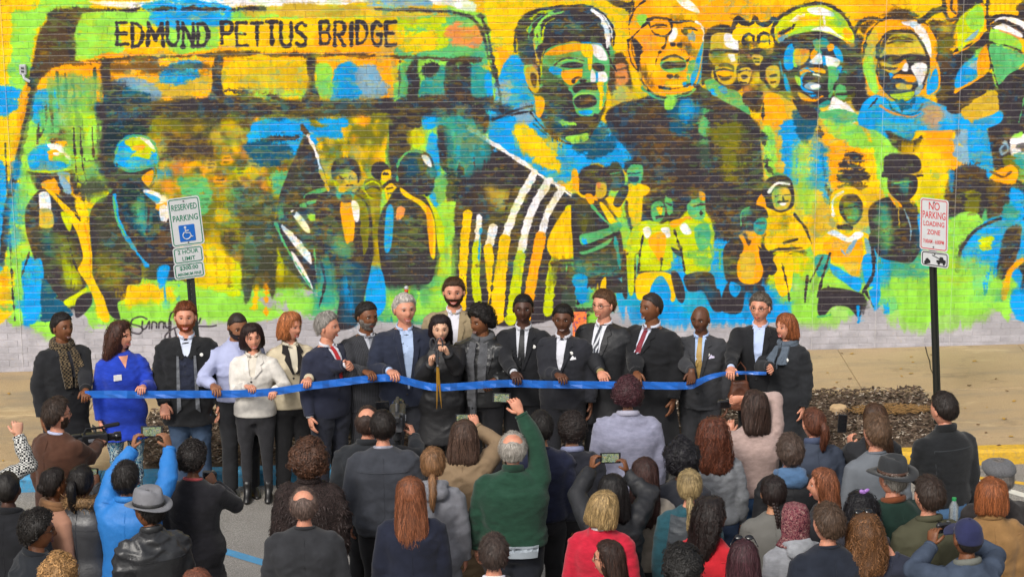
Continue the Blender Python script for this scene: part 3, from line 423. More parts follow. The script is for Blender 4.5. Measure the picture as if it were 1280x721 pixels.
# ragged lower edge of the painting
REC[0] = 0
r6 = random.Random(12)
for i in range(46):
    x = r6.uniform(-20, 1300); y = 396+r6.uniform(-12, 4)-8*(x > 1130); c = r6.choice('l l g b l m t'.split())
    if 170 < x < 350: continue
    E(c, x, y-16, r6.uniform(14, 34), r6.uniform(8, 20), r6.uniform(-15, 15), dry=.6, soft=6, a=.8)
for i in range(40):
    x = r6.uniform(-20, 1300); E('c', x, 426, r6.uniform(16, 40), r6.uniform(10, 20), dry=.5, soft=5)
P('c', '-40,424 1340,418 1340,480 -40,480', sm=0, soft=6, dry=.3)
REC[0] = 0
# frayed dry-brush edges: every patch is dragged a little along its own bristle marks
yy, xx_ = np.mgrid[0:TH, 0:TW].astype(np.float32)
def drag(src, ax, ay, seed, cy, cx):
    n_x = (vnoise(TH, TW, cy, cx, seed, 2, .7)-.5)*2*ax; n_y = (vnoise(TH, TW, cy, cx, seed+1, 2, .7)-.5)*2*ay
    X = np.clip(xx_+n_x, 0, TW-1).astype(np.int32); Y = np.clip(yy+n_y, 0, TH-1).astype(np.int32); return src[Y, X]
A1 = drag(CANV, 6, 2, 300, 2.0, 9); A2 = drag(CANV, 2, 8, 310, 9, 2.0); A3 = drag(CANV, 2.6, 2.6, 320, 2.2, 2.2)
w1 = vnoise(TH, TW, 60, 60, 330, 3)[..., None]; w1 = np.clip((w1-.4)/.2, 0, 1)
sm_ = A1*w1+A2*(1-w1); CANV[:] = CANV*.28+sm_*.36+A3*.36
A4 = drag(CANV, 22, 16, 340, 7, 12); g4 = np.clip((vnoise(TH, TW, 5, 16, 350, 4)-.58)/.07, 0, 1)[..., None]*.35
CANV[:] = CANV*(1-g4)+A4*g4
REC[0] = 0
for k_, c_, p_, kw in REPLAY:
    (L if k_ == 'L' else P)(c_, p_, **kw)
# second sitting: faces, figures and folds worked up finely over the block-in (TR maps study sheets on to the wall)
def S2(o, cmds):
    TR[:] = o
    for ln in cmds.strip().split('\n'):
        for c_ in ln.split(';'):
            c_ = c_.strip()
            if not c_: continue
            k_, rest = c_.split(' ', 1); op, col = k_[0], k_[1]; ex = k_[2:]
            if op == 'P': P(col, rest, soft=1.3, dry=float('.'+ex) if ex else .08, warp=.25, vert=rt_.random() < .5)
            elif op == 'L': w_ = float(ex.split('_')[0]) if ex else 2; L(col, rest, w_, soft=1.0, dry=.12, warp=.25, w2=w_*(.6 if w_ < 7 else 1.0))
            elif op == 'G': P(col, rest, soft=7, a=.75, dry=.45, warp=.6, vert=rt_.random() < .5)
    TR[:] = (0, 0, 1)
rt_ = random.Random(8)
S2((0, 0, 1), """
Pk 640,196 764,284 720,300 700,340 690,400 568,400 566,330 572,262 582,214 600,200; Gd 600,230 640,240 650,280 610,280; Gq 590,240 630,236 640,262 600,266; Gh 606,236 636,244 626,262
Lw10 668,216 652,244 638,276 630,300; Ly14 630,300 626,340 622,398; Lw10 686,226 668,256 656,290 650,320; Lm14 650,320 644,360 638,400; Lw9 702,238 684,266 676,296; Lo13 676,296 666,340 656,400; Ly11 584,268 580,310 576,384; Lw8 598,272 596,306; Lm11 596,306 594,350 600,400; Lb3 600,286 598,330; Lw10 616,286 610,312; Ly13 610,312 614,350 618,400; Lm12 712,262 700,300 690,340 684,390; Py 706,262 716,270 716,320 690,322 684,300; Lk3 640,240 622,300 612,380
Lk4 690,330 720,330 722,380; Gk 690,330 718,334 722,380 700,396
Lw5 581,158 640,196 700,236 764,280; Lw4 640,196 700,236; Lk6 570,152 582,159
Gk 130,128 300,124 480,130 620,128 620,146 400,148 130,146; Gk 210,182 260,180 262,196 214,198; Gd 300,250 340,250 342,330 326,360 304,340; Gk 488,160 506,150 510,220 492,240; Gt 560,150 600,160 610,200 570,220; Gb 180,210 210,212 210,222 180,224; Gk 930,150 946,180 944,270 916,280; Gk 810,190 890,180 890,230 820,230
Lk3 745,70 760,74 770,90; Lk2 1098,80 1092,50 1108,30; Gk 1176,140 1200,150 1196,170; Lk4 44,96 30,160 14,230 2,300; Lk2 6,180 12,300 18,400
Gb 780,330 900,320 920,400 780,400; Gb 900,340 960,360 960,400 890,400; Gl 1000,330 1060,340 1060,400 990,400; Gl 1110,330 1240,330 1230,400 1120,410; Gt 1080,330 1160,320 1150,350; Gb 1080,290 1110,300 1110,350 1080,350; Gy 960,230 1010,240 1010,290 960,290; Gl 990,200 1010,180 1020,260 1000,260; Gb 1010,180 1030,180 1030,230 1012,230; Gy 1130,180 1180,200 1170,260 1130,250; Gl 1150,250 1180,260 1176,320 1150,320; Gl 550,300 566,300 566,390 550,390; Gb 460,340 484,340 486,390 462,390; Gl 480,370 560,370 560,400 480,400; Gg 390,380 480,380 480,400 390,400; Gl 130,390 260,370 320,390 260,404; Gy 230,300 290,320 280,360 230,350; Gb 14,200 30,220 26,300 10,300; Gl 80,130 120,140 118,200 84,200
Gg 60,100 120,96 118,130 66,134; Gk 132,100 160,104 150,126 134,122; Gq 140,80 260,78 262,90 142,92; Gh 300,86 380,84 380,112 300,114; Go 430,40 500,34 500,60 440,64
""")
S2((640, 0, 3.793), """
Pg 150,260 190,225 250,210 330,208 400,215 440,240 460,290 458,360 445,420 430,500 400,550 360,560 300,590 200,600 150,560 120,500 130,400
Gd 130,330 180,330 230,380 260,430 200,450 140,430; Pk2 130,420 200,400 260,420 290,460 300,530 330,560 380,560 370,600 300,640 220,640 160,600 120,540; Gn 180,500 240,520 260,600 200,610; Gd 150,520 200,540 190,590
Po 150,262 200,228 260,214 335,212 340,238 280,252 200,266; Gv 170,280 250,268 330,262 330,275 250,284 170,304; Pw 370,216 420,226 446,262 448,290 410,286 380,256; Py 326,215 372,215 382,260 360,276 330,262; Lb2 330,206 380,208 420,216
Lk3 200,310 235,287 290,280 340,292; Ll2 215,300 260,288 322,296; Pk 228,320 250,303 300,298 335,308 325,322 280,328; Pb3 180,325 225,330 230,360 190,355
Po 232,347 260,337 340,330 345,352 320,374 300,396 270,406 240,382; Pg 340,292 365,280 372,330 362,392 335,392 330,376; Py 356,272 378,264 374,330 360,330; Lk3 288,388 300,372 325,370; Pk 320,378 350,380 345,394 322,394
Pw 374,336 392,350 398,386 372,395; Pw 402,350 440,345 450,386 412,394 398,372; Pk 378,310 400,302 432,312 436,336 410,345 385,332; Pb 396,348 406,352 404,390 398,390
Pk 285,412 340,394 400,397 405,427 370,432 330,427 298,447; Py 402,397 446,400 442,450 430,510 410,522 415,460; Lg3 440,400 436,470 420,520
Pg 285,470 310,440 350,430 395,440 404,480 396,530 360,552 310,547 293,510; Pk 290,480 315,455 350,448 392,462 398,495 370,512 320,517 300,507; Pq 320,470 372,468 366,484 326,488; Pb 312,530 350,526 378,530 365,548 330,548; Ll2 290,468 320,446 390,448
Pk2 330,560 400,552 390,585 340,590; Pl2 225,578 290,580 300,600 250,602; Pl 256,650 320,640 355,635 352,665 310,678 262,670; Po1 118,462 150,472 150,520 130,560 110,540; Lk3 88,540 140,605 200,652 270,684 355,674 385,590; Lm2 150,240 135,300 135,360
Ph 58,330 85,315 120,350 125,430 95,440 70,400; Pq 88,352 115,362 110,420 90,400; Ll3 58,350 62,322 92,312; Lo2 60,360 75,410 100,440; Lk2 125,330 130,440 96,446 70,410
Ll4 110,230 108,160 130,110 180,70 240,58; Lg3 75,180 90,120 140,80; Lh3 100,200 110,260 125,300; Lm2 140,190 155,120 200,90; Lw4 380,50 420,90 440,150 450,230; Lw3 430,70 465,130 475,180; Lk3 15,250 10,180 40,100 110,55 200,40 300,28 380,40 440,80 478,150 480,220; Lq2 200,60 280,48 340,55; Gd 200,120 300,110 380,150 300,180
Lk3 0,548 50,535 95,530; Ln3 100,590 170,650 240,700; Gy 10,620 60,600 100,720 40,720; Gy 170,650 240,660 230,720 170,720; Gn 300,690 400,640 500,620 480,700 350,720
""")
S2((770, 0, 4.808), """
Po 75,160 90,60 140,-10 220,-60 400,-60 490,20 525,110 530,250 510,400 470,520 380,570 280,570 180,530 140,430 120,300
Gy 200,40 300,0 350,60 260,110; Gy 330,60 470,80 480,130 350,120; Lk2 78,210 76,140 110,60 170,10; Lh2 112,180 118,100 160,40; Pl3 132,108 175,105 175,150 140,160; Pw1 355,-10 430,0 490,60 496,85 440,70 390,40
Gr 150,240 220,230 240,300 200,330; Gy 230,330 260,420 220,470 180,420; Pw 330,178 362,172 366,215 340,255 312,250; Gq 340,100 390,100 385,140 350,150
Lk4 192,128 230,112 300,118 326,128; Lk3 326,128 330,180 300,222 250,218 212,190 194,130; Lk3 188,136 130,195 68,250; Lk3 320,132 350,142 388,140; Lk3 390,136 440,134 480,140; Lw4 478,136 510,160 526,210 525,250; Lk2 528,180 534,260
Lk3 215,168 250,158 300,162; Lk2 230,176 262,170 290,174; Lk3 410,178 450,176 484,192; Pk2 385,180 420,184 425,214 395,206; Pu3 440,210 478,215 470,245 442,240; Lq3 302,222 296,260 282,292; Pk1 322,262 350,262 352,282 328,284; Pk1 360,268 392,262 392,290 366,288; Gk 405,260 450,290 470,340 440,320 415,300
Pg1 262,380 290,345 340,336 400,352 420,384 410,420 350,440 290,430 264,405; Pk 268,398 300,374 350,378 400,372 418,390 406,410 350,412 290,420; Ph1 280,372 300,350 345,342 395,356 404,370 350,372 300,372; Lk3 270,366 310,346 350,342 400,362; Pl 300,424 350,420 384,424 366,438 320,438; Pk2 305,458 350,452 392,458 380,470 320,472; Lq2 262,320 240,360 236,395; Lk2 424,370 440,350 430,320
Py 296,492 340,488 395,486 400,520 340,528 300,520; Pb 396,498 430,496 428,528 404,524; Pb1 524,250 516,330 490,440 455,520 440,490 460,420 490,330; Pg2 440,380 470,370 450,460 430,440; Pg2 420,440 450,460 440,500 415,490
Lk3 262,530 330,540 400,528 440,510; Lg5 160,530 220,580 300,596 400,580 470,540; Lk2 150,490 200,560 270,590 360,588 450,550; Lk3 68,250 78,320 100,390 130,430; Pk2 90,250 130,250 150,300 130,420 110,330; Lo3 80,300 96,360 120,410; Gk 130,400 180,440 210,520 170,510; Lh2 140,440 150,500 180,540
Pl 296,596 356,594 340,660 290,655; Lk8 0,20 40,36; Lk3 52,48 64,28 92,28 102,50 88,74 62,72 52,48; Lk4 470,520 540,560 620,620; Gn 360,610 470,600 500,700 380,715; Gb 400,620 470,620 460,700 370,700; Gq 150,620 240,650 200,720 120,720
""")
S2((870, 10, 5.145), """
Pk 50,230 60,170 110,135 190,126 250,150 275,190 270,230 200,180 110,190 90,240 80,330 110,380 60,480 30,480; Ph 92,200 120,170 190,165 262,195 272,290 268,370 240,470 180,510 130,480 110,400 96,300; Pw1 180,172 230,178 266,210 268,280 220,268 180,240; Pk 88,284 130,266 200,272 266,276 262,296 200,292 140,304 96,300; Pw2 205,305 250,300 250,350 215,345
Pk1 140,370 180,358 230,372 240,400 200,384 150,384; Po 130,410 180,400 236,408 226,450 180,470 140,450; Pk 136,436 180,448 226,440 214,466 170,472; Lk3 130,410 180,398 235,412; Gv 100,300 150,300 160,350 110,360; Lk3 110,380 130,470 180,512 240,500; Lk2 268,290 262,420
Pg1 50,480 110,460 180,520 260,540 330,640 340,690 250,640 120,570; Pb2 80,530 110,530 130,570 100,570; Pb2 150,520 190,522 190,546 160,546; Lk6 10,510 100,580 200,640 320,700
Py 240,130 270,80 310,110 370,80 440,120 490,90 520,150 510,210 250,210; Lk6 232,136 266,74 290,102 330,110 360,100 376,66 400,104 440,116 470,102 492,74 516,104; Lk5 306,234 302,196 330,174 362,184 368,220; Lk5 400,220 402,186 430,168 462,184 468,236
Pk 340,290 360,268 410,262 446,290 440,330 400,300 350,320; Ph 356,310 420,310 430,360 380,372; Lk2 370,330 400,332; Lk2 380,350 400,352; Pk 256,400 270,370 330,360 352,380 330,390 280,400 262,440; Ph1 276,400 340,390 350,440 330,490 280,490 262,450; Lk3 270,420 310,410; Lk3 320,408 354,408; Pk 286,440 316,436 330,452 296,462; Lk2 280,480 320,486
Pk 410,460 408,370 450,310 520,304 545,340 500,360 450,400 440,470; Ph 446,400 490,376 530,390 535,480 500,520 460,480; Pk 470,440 510,428 520,440 480,452; Lq2 480,480 510,476; Lk2 440,470 470,520 520,550; Po1 430,600 460,550 520,560 560,620 560,720 420,720; Lk3 430,620 426,720; Pk2 290,560 380,540 430,560 340,640; Gk 280,230 350,230 340,280 300,330
""")
S2((950, 0, 4.808), """
Pk 110,300 130,240 220,210 340,200 480,240 520,290 500,400 450,520 400,620 340,650 240,630 180,560 140,470
Pb 140,330 165,280 195,270 205,330 200,410 165,430 140,400; Pl2 200,300 235,310 220,400 200,400; Ph 210,300 270,302 296,330 270,380 230,400 206,370; Pr2 240,310 290,305 280,325 245,330; Pt2 320,245 390,240 400,275 350,285 320,275; Lk4 200,280 250,272 300,300; Po 300,330 330,290 350,300 330,345 304,365; Pg2 330,280 360,280 360,330 340,320
Pw 340,330 362,325 372,385 330,390 292,380 310,360; Lk5 370,300 420,320 460,340; Pb 430,290 460,288 490,330 494,380 460,360; Pw1 385,340 440,350 478,370 460,410 410,410 385,390; Po2 400,280 440,270 440,300 410,310; Pb 372,340 388,350 392,410 376,400
Pg 400,410 460,410 470,450 440,530 410,560 400,490; Pb1 460,410 490,400 480,450 460,480; Lg3 470,430 440,530 410,590; Pk 380,400 404,420 400,520 370,590 380,480
Po 246,420 320,410 382,425 384,450 330,438 270,445 240,460; Lb3 240,430 280,415 320,440; Pb 238,470 250,450 290,440 250,520 320,560 262,555 236,520; Pk 250,480 280,440 340,446 376,480 370,530 330,520 280,510 252,500; Lw2 320,450 350,460 366,480; Pu 260,520 300,500 360,520 340,545 280,540; Pw 300,520 350,512 346,534 310,540
Pl1 205,460 235,470 240,515 220,510; Ph1 220,560 260,570 300,600 240,600; Pb2 285,570 330,565 340,590 300,595; Po2 250,590 330,595 370,580 340,610 270,612; Lk3 180,480 200,560 260,620 340,625 400,590; Pb1 140,450 160,470 180,560 150,540; Pt 345,640 400,605 420,620 380,650; Gl 130,560 180,590 170,620
Pk1 130,250 200,210 320,190 420,210 500,250 530,280 480,250 400,235 300,215 200,235 140,270; Pm 100,240 90,170 150,100 250,50 350,30 440,60 520,130 560,210 560,260 520,250 440,215 340,190 230,200 140,235; Pw 280,55 360,48 430,80 440,105 380,100 300,85; Lw3 380,110 385,150; Po1 100,200 170,180 200,170 140,220 110,240; Pk2 100,210 150,175 210,150 180,190 130,215; Pu2 105,240 150,210 165,225 120,255; Pl 165,220 230,175 310,160 380,170 340,190 230,205; Pw 305,185 390,160 460,205 500,235 430,205 370,192; Pw2 170,130 250,95 255,105 190,140; Gg 430,90 490,100 500,150 450,150; Po2 500,180 550,200 556,250 510,240; Go 250,110 340,110 330,150 260,150
Lk4 110,310 80,240 72,180 120,110 200,65 330,25 420,45 500,100 560,190 575,230; Pw1 430,590 470,600 560,670 540,690 460,660 420,640; Pg2 350,700 420,650 540,670 600,700 620,730 400,730; Pk2 440,540 480,450 540,470 550,560 480,560; Pg2 460,510 500,520 510,600 450,580; Lk3 460,570 510,570; Pk 190,600 260,630 330,660 340,720 260,720 220,660
""")
S2((1000, 0, 4.507), """
Pk 440,360 440,260 490,200 570,178 640,190 700,260 730,350 710,450 650,540 570,580 500,540 450,460; Ph 470,280 500,215 570,190 640,200 680,260 700,310 640,300 570,315 470,310; Gv 510,210 600,195 650,230 560,260; Lq2 490,250 570,232 640,250; Lq2 500,228 570,212 630,226; Lh3 450,320 500,302 560,320 600,302 700,318; Pk 455,330 500,312 560,322 564,352 520,362 470,350; Pk 596,325 640,308 700,320 706,344 660,358 610,350
Ph 450,350 520,370 560,360 560,400 520,420 470,400 455,380; Lk2 460,380 510,392 550,386; Po 560,360 590,340 600,380 560,400 540,404; Pw 590,360 606,372 600,408 570,400; Po 516,460 530,430 580,422 640,430 655,460 620,470 560,455; Ph1 536,480 590,472 630,482 610,512 550,510; Lk5 520,460 560,458 600,474 650,470; Pk1 540,416 600,412 620,424 560,424; Pk1 530,510 620,514 600,526 550,522; Pm1 500,540 560,530 640,520 620,560 560,572
Pw1 620,380 690,360 712,380 700,440 670,500 655,450; Pw1 640,360 690,356 680,372 650,372; Pb2 500,420 520,425 505,450; Pu1 650,500 690,480 670,530 640,540; Lk3 440,280 430,400 460,490 520,560 580,580
Po1 400,330 370,240 420,150 520,110 600,110 560,170 490,200 450,260 440,330; Ph1 360,240 420,170 440,260 420,400 370,380; Pl 350,380 380,320 410,340 420,440 430,530 400,520 370,450; Pw 570,125 640,130 700,180 730,260 735,330 710,290 680,210 630,160 580,145; Po 700,140 750,200 776,290 740,340 735,260; Po 735,340 780,380 790,460 770,520 720,530 730,430; Pb 748,400 770,400 772,500 712,535 730,450; Lk3 350,330 380,200 460,115 560,105 660,115 740,170 778,260 770,340; Lk4 436,330 440,250 500,190 580,175; Lk3 790,400 790,480; Gq 480,90 560,75 640,90 600,105
Pb1 340,610 420,540 500,580 560,620 640,610 680,560 760,580 900,640 960,700 960,730 380,730; Ln3 500,580 520,620 580,650 650,640 690,590; Lr3 450,600 520,640 620,660 680,640; Pn2 540,560 600,580 640,560 620,620 560,620; Gr 700,590 790,600 780,720 690,700; Gu 800,620 860,640 850,700; Lk2 380,620 430,560
Pk 850,330 880,280 980,240 1050,180 1060,250 960,300 900,370 870,420; Pk 870,520 960,480 1060,410 1090,500 1020,540 900,640 820,620; Pb 872,500 880,430 930,360 1000,330 1010,400 940,470; Pu2 930,380 1000,340 1000,400; Po1 1000,320 1060,250 1060,380 1000,440; Lo3 870,520 940,480 1040,420 1060,360; Lo3 866,310 960,260 1030,180 1040,100 1020,30; Pm 890,290 890,130 960,60 1010,30 1020,100 990,190 930,260; Pl1 930,100 1000,40 1035,100 1010,160 960,170; Pu 920,240 1000,170 980,220; Lk3 1050,0 1060,300 1110,480; Gv 770,230 850,200 850,300 790,320; Gh 760,150 850,150 860,200
Pl1 1070,180 1150,190 1230,230 1240,290 1130,270 1070,250; Pg2 1070,260 1200,290 1280,330 1200,420 1120,490 1090,380; Pw1 1080,140 1150,140 1240,190 1240,215 1150,180 1085,165; Pw1 1110,110 1170,95 1262,130 1262,160 1170,120; Lk4 1056,130 1110,95 1200,95 1290,130; Lk5 1080,150 1150,125 1240,170 1290,220; Lk3 1070,245 1150,260 1240,290; Lk3 1120,490 1180,430 1270,380; Pk 1120,490 1270,400 1300,720 1200,720 1130,620; Lg2 1262,560 1230,690; Pb1 1010,640 1130,630 1130,690 1030,730 970,720; Ph2 900,640 1000,550 1090,520 1110,630 980,680
""")
S2((20, 160, 3.005), """
Pk 40,290 80,240 120,230 160,250 220,310 250,360 262,420 270,500 262,590 230,640 190,660 130,600 80,530 60,460 40,400 32,340; Gd 60,330 130,380 150,480 110,560 70,450; Gv 150,400 210,420 240,520 240,600 190,600 160,500; Gm 180,500 230,540 240,590 200,590; Gn 100,400 130,400 140,470 110,470
Pw1 84,250 120,245 130,310 90,310; Ph 82,310 132,310 138,372 84,370; Pk1 70,290 84,240 84,370 66,360; Py 105,225 150,240 200,300 245,345 270,420 275,520 300,580 330,630 350,720 318,720 290,640 260,580 230,540 250,480 220,380 160,290; Pm1 166,318 206,330 208,370 196,388; Lk2 188,400 220,510 260,590; Lk3 150,250 200,300 240,350; Lo2 255,360 275,450 280,560
Pm 180,650 230,620 265,600 250,640 210,670 190,672; Pk 230,640 280,620 280,670 236,712 220,700; Pb 30,560 90,490 104,600 80,720 40,720; Pn2 100,570 160,640 210,700 150,720 96,720; Lk2 50,470 20,560
Pk 276,330 310,270 350,255 380,220 440,200 500,230 530,300 570,330 600,440 600,540 560,510 500,510 470,500 468,580 420,590 410,640 380,660 390,720 350,700 330,640 290,560 284,450; Pe1 380,230 430,210 480,240 520,290 540,380 500,430 450,400 400,330; Gt 440,280 490,280 500,400 460,390; Gg 440,300 470,300 470,370; Lk3 400,210 380,270 420,360 480,420 540,460; Lk3 500,300 490,400; Gd 300,320 360,300 400,430 380,560 310,470; Gv 300,480 380,500 400,600 340,610; Gk 420,420 470,470 460,570 400,560
Lb6 368,255 378,330 420,420 490,515; Lg3 364,260 376,340 410,405; Pw 476,240 500,235 560,270 550,290 510,270; Pb1 484,246 540,266 530,285 500,265; Po 524,300 570,280 574,300 540,314; Pb1 536,316 560,305 566,335 546,342; Pw2 540,300 572,296 570,345 545,345
Pk 376,130 420,160 500,150 516,170 480,200 430,190 390,170; Po 470,185 512,160 515,190 490,215; Lv2 516,130 524,170 500,220; Pb 372,110 390,60 430,40 480,60 440,100 400,140 380,135; Pb1 440,110 500,120 528,100 524,130 460,150 400,150; Pm2 410,50 460,35 500,60 520,90 470,95 430,80; Po 436,72 480,66 476,82 450,88; Pw 462,36 500,46 526,80 510,80 480,55; Lt3 384,145 440,165 520,140; Lg2 372,100 390,55 440,32 500,45 528,90 528,150
Pb 50,150 54,110 90,75 130,66 120,110 130,150 70,160; Pw 118,62 160,66 200,110 198,124 160,90 128,80; Pl2 140,90 190,110 196,135 150,140; Po 116,90 150,82 160,104 130,104; Pw 138,94 160,94 158,104 142,102; Pb1 90,130 150,125 190,140 120,156; Lm3 40,160 110,168 220,152; Lk2 40,166 110,176 214,160; Pk 64,180 120,172 130,190 90,220 80,228; Po 92,210 130,196 160,240 150,250 110,226; Pu1 150,175 200,170 198,215 176,236; Ph1 180,180 200,178 200,210; Lk4 148,175 172,238
Gy 400,610 460,610 450,660 400,660; Gl 30,170 60,200 40,280 10,300; Gl 180,90 300,120 330,260 260,260; Lk2 215,0 222,120 236,240; Lk2 240,0 250,140 262,200; Lq3 285,0 290,110; Gk 220,210 300,200 350,240 260,260
""")
S2((330, 150, 2.774), """
Pk 150,60 110,130 60,240 40,360 60,420 110,500 170,596 176,520 170,420 200,330 220,250 180,130; Gd 100,170 140,130 130,300 70,340; Gg 44,330 60,300 70,360; Pw 92,322 110,318 150,362 158,392 134,380; Pw 58,372 80,370 150,440 164,500 140,480 96,426; Pw1 92,458 110,470 150,540 170,590 140,556 110,510; Lg3 40,360 60,410 110,500 172,598; Lg3 174,450 176,520; Pg1 140,262 180,240 220,236 218,246 170,262 140,276; Pg1 148,284 182,276 182,286 152,296; Pg1 118,300 140,288 146,306; Pl2 152,330 178,330 180,350 160,350; Lk7 150,272 184,266 220,268; Lk4 60,350 92,330 120,300; Lk7 76,362 130,410 160,450
Lq5 134,34 150,54; Lw4 152,58 180,120 200,190; Lh4 196,180 222,246; Gk 140,60 130,70
Pk 180,280 230,250 290,250 330,262 366,310 376,400 372,500 350,600 330,680 310,720 250,720 262,600 240,480 200,470 180,400; Pv2 300,262 340,280 366,330 362,430 340,470 334,360; Gn 200,380 260,400 300,480 240,480; Gn 262,520 340,510 330,700 270,700; Gb 270,560 310,560 300,660; Gt 250,420 300,440 290,480 240,450; Po 262,292 300,288 314,330 310,410 296,424 280,420; Pw 300,285 318,284 330,310 328,350 312,348; Pt2 250,250 310,256 300,280 262,280; Pk 266,262 300,262 300,284 270,286
Pk 234,200 238,160 270,138 310,144 330,180 326,220 300,200 260,196 250,210; Ph 252,200 280,176 316,184 322,220 306,240 280,238 262,226; Gv 250,190 280,180 270,220; Lk2 256,188 290,182; Lk2 292,184 326,184; Lk2 262,196 272,206 286,200; Lk2 298,196 306,204 322,198; Lq2 296,200 294,216; Lk2 286,228 306,228; Pm1 262,190 290,190 284,200; Ph1 262,228 280,240 276,254 256,250
Pk 372,190 380,160 410,150 432,166 432,190 410,180 400,214; Py 410,180 436,176 438,200 420,216 406,206; Lk2 414,190 430,190; Pv 346,216 376,204 406,220 400,270 360,262; Lm3 350,226 376,214 400,228; Lk3 352,240 380,232 400,244; Py1 418,226 450,220 466,240 440,280 424,270; Lk2 426,240 446,236; Lk2 430,256 448,254; Lk3 414,230 440,216 466,236
Pk 464,180 480,120 520,110 570,120 590,170 584,230 540,262 480,240; Gn 490,140 530,120 540,180 490,200; Gv 530,150 570,150 560,190; Gt 560,180 600,160 590,200; Lg2 462,210 464,150 500,112 550,116; Pw1 546,126 570,130 580,164 560,156; Pk 466,230 520,260 560,270 600,330 600,440 580,560 520,570 430,590 400,480 396,370 420,300; Gd 440,300 500,290 560,360 560,540 450,540; Gk 500,300 560,330 570,560 500,560; Pb1 424,310 448,310 440,440 416,450; Pr2 460,300 490,310 470,350 450,340; Py 472,236 510,262 556,290 590,350 592,470 578,470 576,370 540,300 480,262; Po1 560,300 584,350 584,460 574,460; Pm1 560,268 600,320 624,400 620,460 600,440 590,340; Pg2 586,210 616,200 624,270 600,290
Pb1 370,540 410,530 420,640 380,690 350,640; Gt 190,480 240,500 240,620 180,640; Lk3 190,480 210,560 190,650; Lk3 170,480 176,560; Gl 60,600 160,620 140,680; Gg 420,590 560,590 540,640
""")
S2((710, 190, 3.435), """
Pk 10,210 30,180 60,200 120,210 170,260 210,320 230,380 236,530 160,540 40,540 20,420; Gd 40,230 90,230 110,330 50,350; Gv 40,300 90,290 80,340; Gt 40,460 220,440 200,530 50,530; Gd 60,420 200,410 220,500 90,500; Pk 40,150 44,100 80,66 140,70 172,110 166,160 130,160 110,190 80,190 50,180; Gv 70,90 120,80 130,120; Ph 120,140 160,138 162,180 140,200 118,190; Pr 120,136 138,134 136,156 124,158; Po 70,186 100,184 110,216 90,226; Po2 12,90 40,80 40,160 20,150; Lk2 128,160 150,162
Pg 48,360 100,346 160,330 200,326 190,350 120,384 60,400; Pg1 48,430 90,420 160,386 190,370 170,400 100,432 60,440; Pb2 50,370 80,370 84,400 60,400; Lk3 50,404 110,392 190,356; Py1 134,226 150,224 200,290 220,310 200,330 170,300; Pg 176,316 216,300 230,320 206,346 180,340; Lg3 100,230 150,290 190,320; Lt5 200,370 222,500; Pk 0,490 60,540 200,540 240,600 140,600 120,560 60,600 0,600; Py 140,560 160,540 160,600 136,610; Pb2 20,540 80,540 70,640 40,630
Pk 168,100 200,72 236,90 236,150 190,170; Gn 190,120 230,130 220,160; Pd 180,90 220,80 226,110 190,120; Lg2 180,96 220,90; Pg1 250,70 280,48 316,60 318,110 296,140 262,130; Lk3 246,80 270,50 314,56; Lk3 256,96 310,90; Pk1 256,110 300,108 296,130 266,130; Py 256,140 290,146 300,136 350,160 330,190 310,190 312,280 280,300 256,260 254,190 216,250 176,216 180,206 214,222; Pk 230,150 256,150 250,190 216,240 190,220
Pk 340,250 350,210 400,190 440,210 448,260 420,300 380,310 344,290; Pg 356,230 390,212 410,230 412,270 390,304 360,290; Py2 376,240 400,240 396,270; Lk2 366,240 390,236; Lk2 398,236 412,236; Lk3 380,284 402,280; Pg2 412,200 440,200 446,260 424,264; Lk2 420,220 440,230
Pm 250,440 256,370 290,310 340,296 400,310 440,340 456,410 446,420 440,500 340,520 296,516 300,440; Lk3 320,360 306,440 300,510; Pw 320,330 346,322 356,350 340,374 326,360; Pw 396,330 430,326 440,360 420,370; Po 346,376 380,346 410,350 420,380 410,440 390,470 370,440 350,410; Lk3 296,520 370,516 446,520; Lk3 250,440 276,446 300,436; Pm 250,450 290,450 280,600 256,600; Lk2 286,450 284,600; Pk 246,440 252,620 230,600 232,450; Lk2 400,460 396,510; Py 300,526 440,526 460,620 440,640 410,560 380,540 350,620 294,630; Pb 350,620 370,550 410,540 440,620 400,690; Pb 440,470 470,500 500,560 510,600 480,560 450,520; Pk 440,520 470,520 500,600 490,650 460,620
Pk 484,220 490,170 530,150 580,160 590,200 560,200 520,210 506,260; Pg 510,230 540,206 580,196 588,240 580,290 540,290 516,270; Po1 560,170 586,180 586,210 566,206; Lk2 536,236 560,230; Lk2 568,226 586,226; Pk2 550,262 580,260 576,270; Gv 510,180 550,170 540,200
Pm 440,300 490,290 560,300 600,320 610,400 614,500 560,528 500,520 480,420 450,380 436,340; Po 440,300 490,286 500,296 460,326 438,320; Pg1 540,330 600,310 606,400 560,420; Gg 500,440 600,430 600,500; Pw 478,320 500,306 522,330 526,352 500,356 484,340; Lk3 480,410 500,520; Lk2 456,340 480,420; Lg3 600,380 620,440 610,480; Pk 440,410 480,430 484,450 456,440; Pk 500,530 610,520 650,600 660,680 620,680 580,600 540,600 510,590; Gn 560,560 620,600 610,650; Pb 614,480 680,480 690,560 640,590 626,540; Lg2 620,420 680,420; Lg2 650,420 650,500
""")
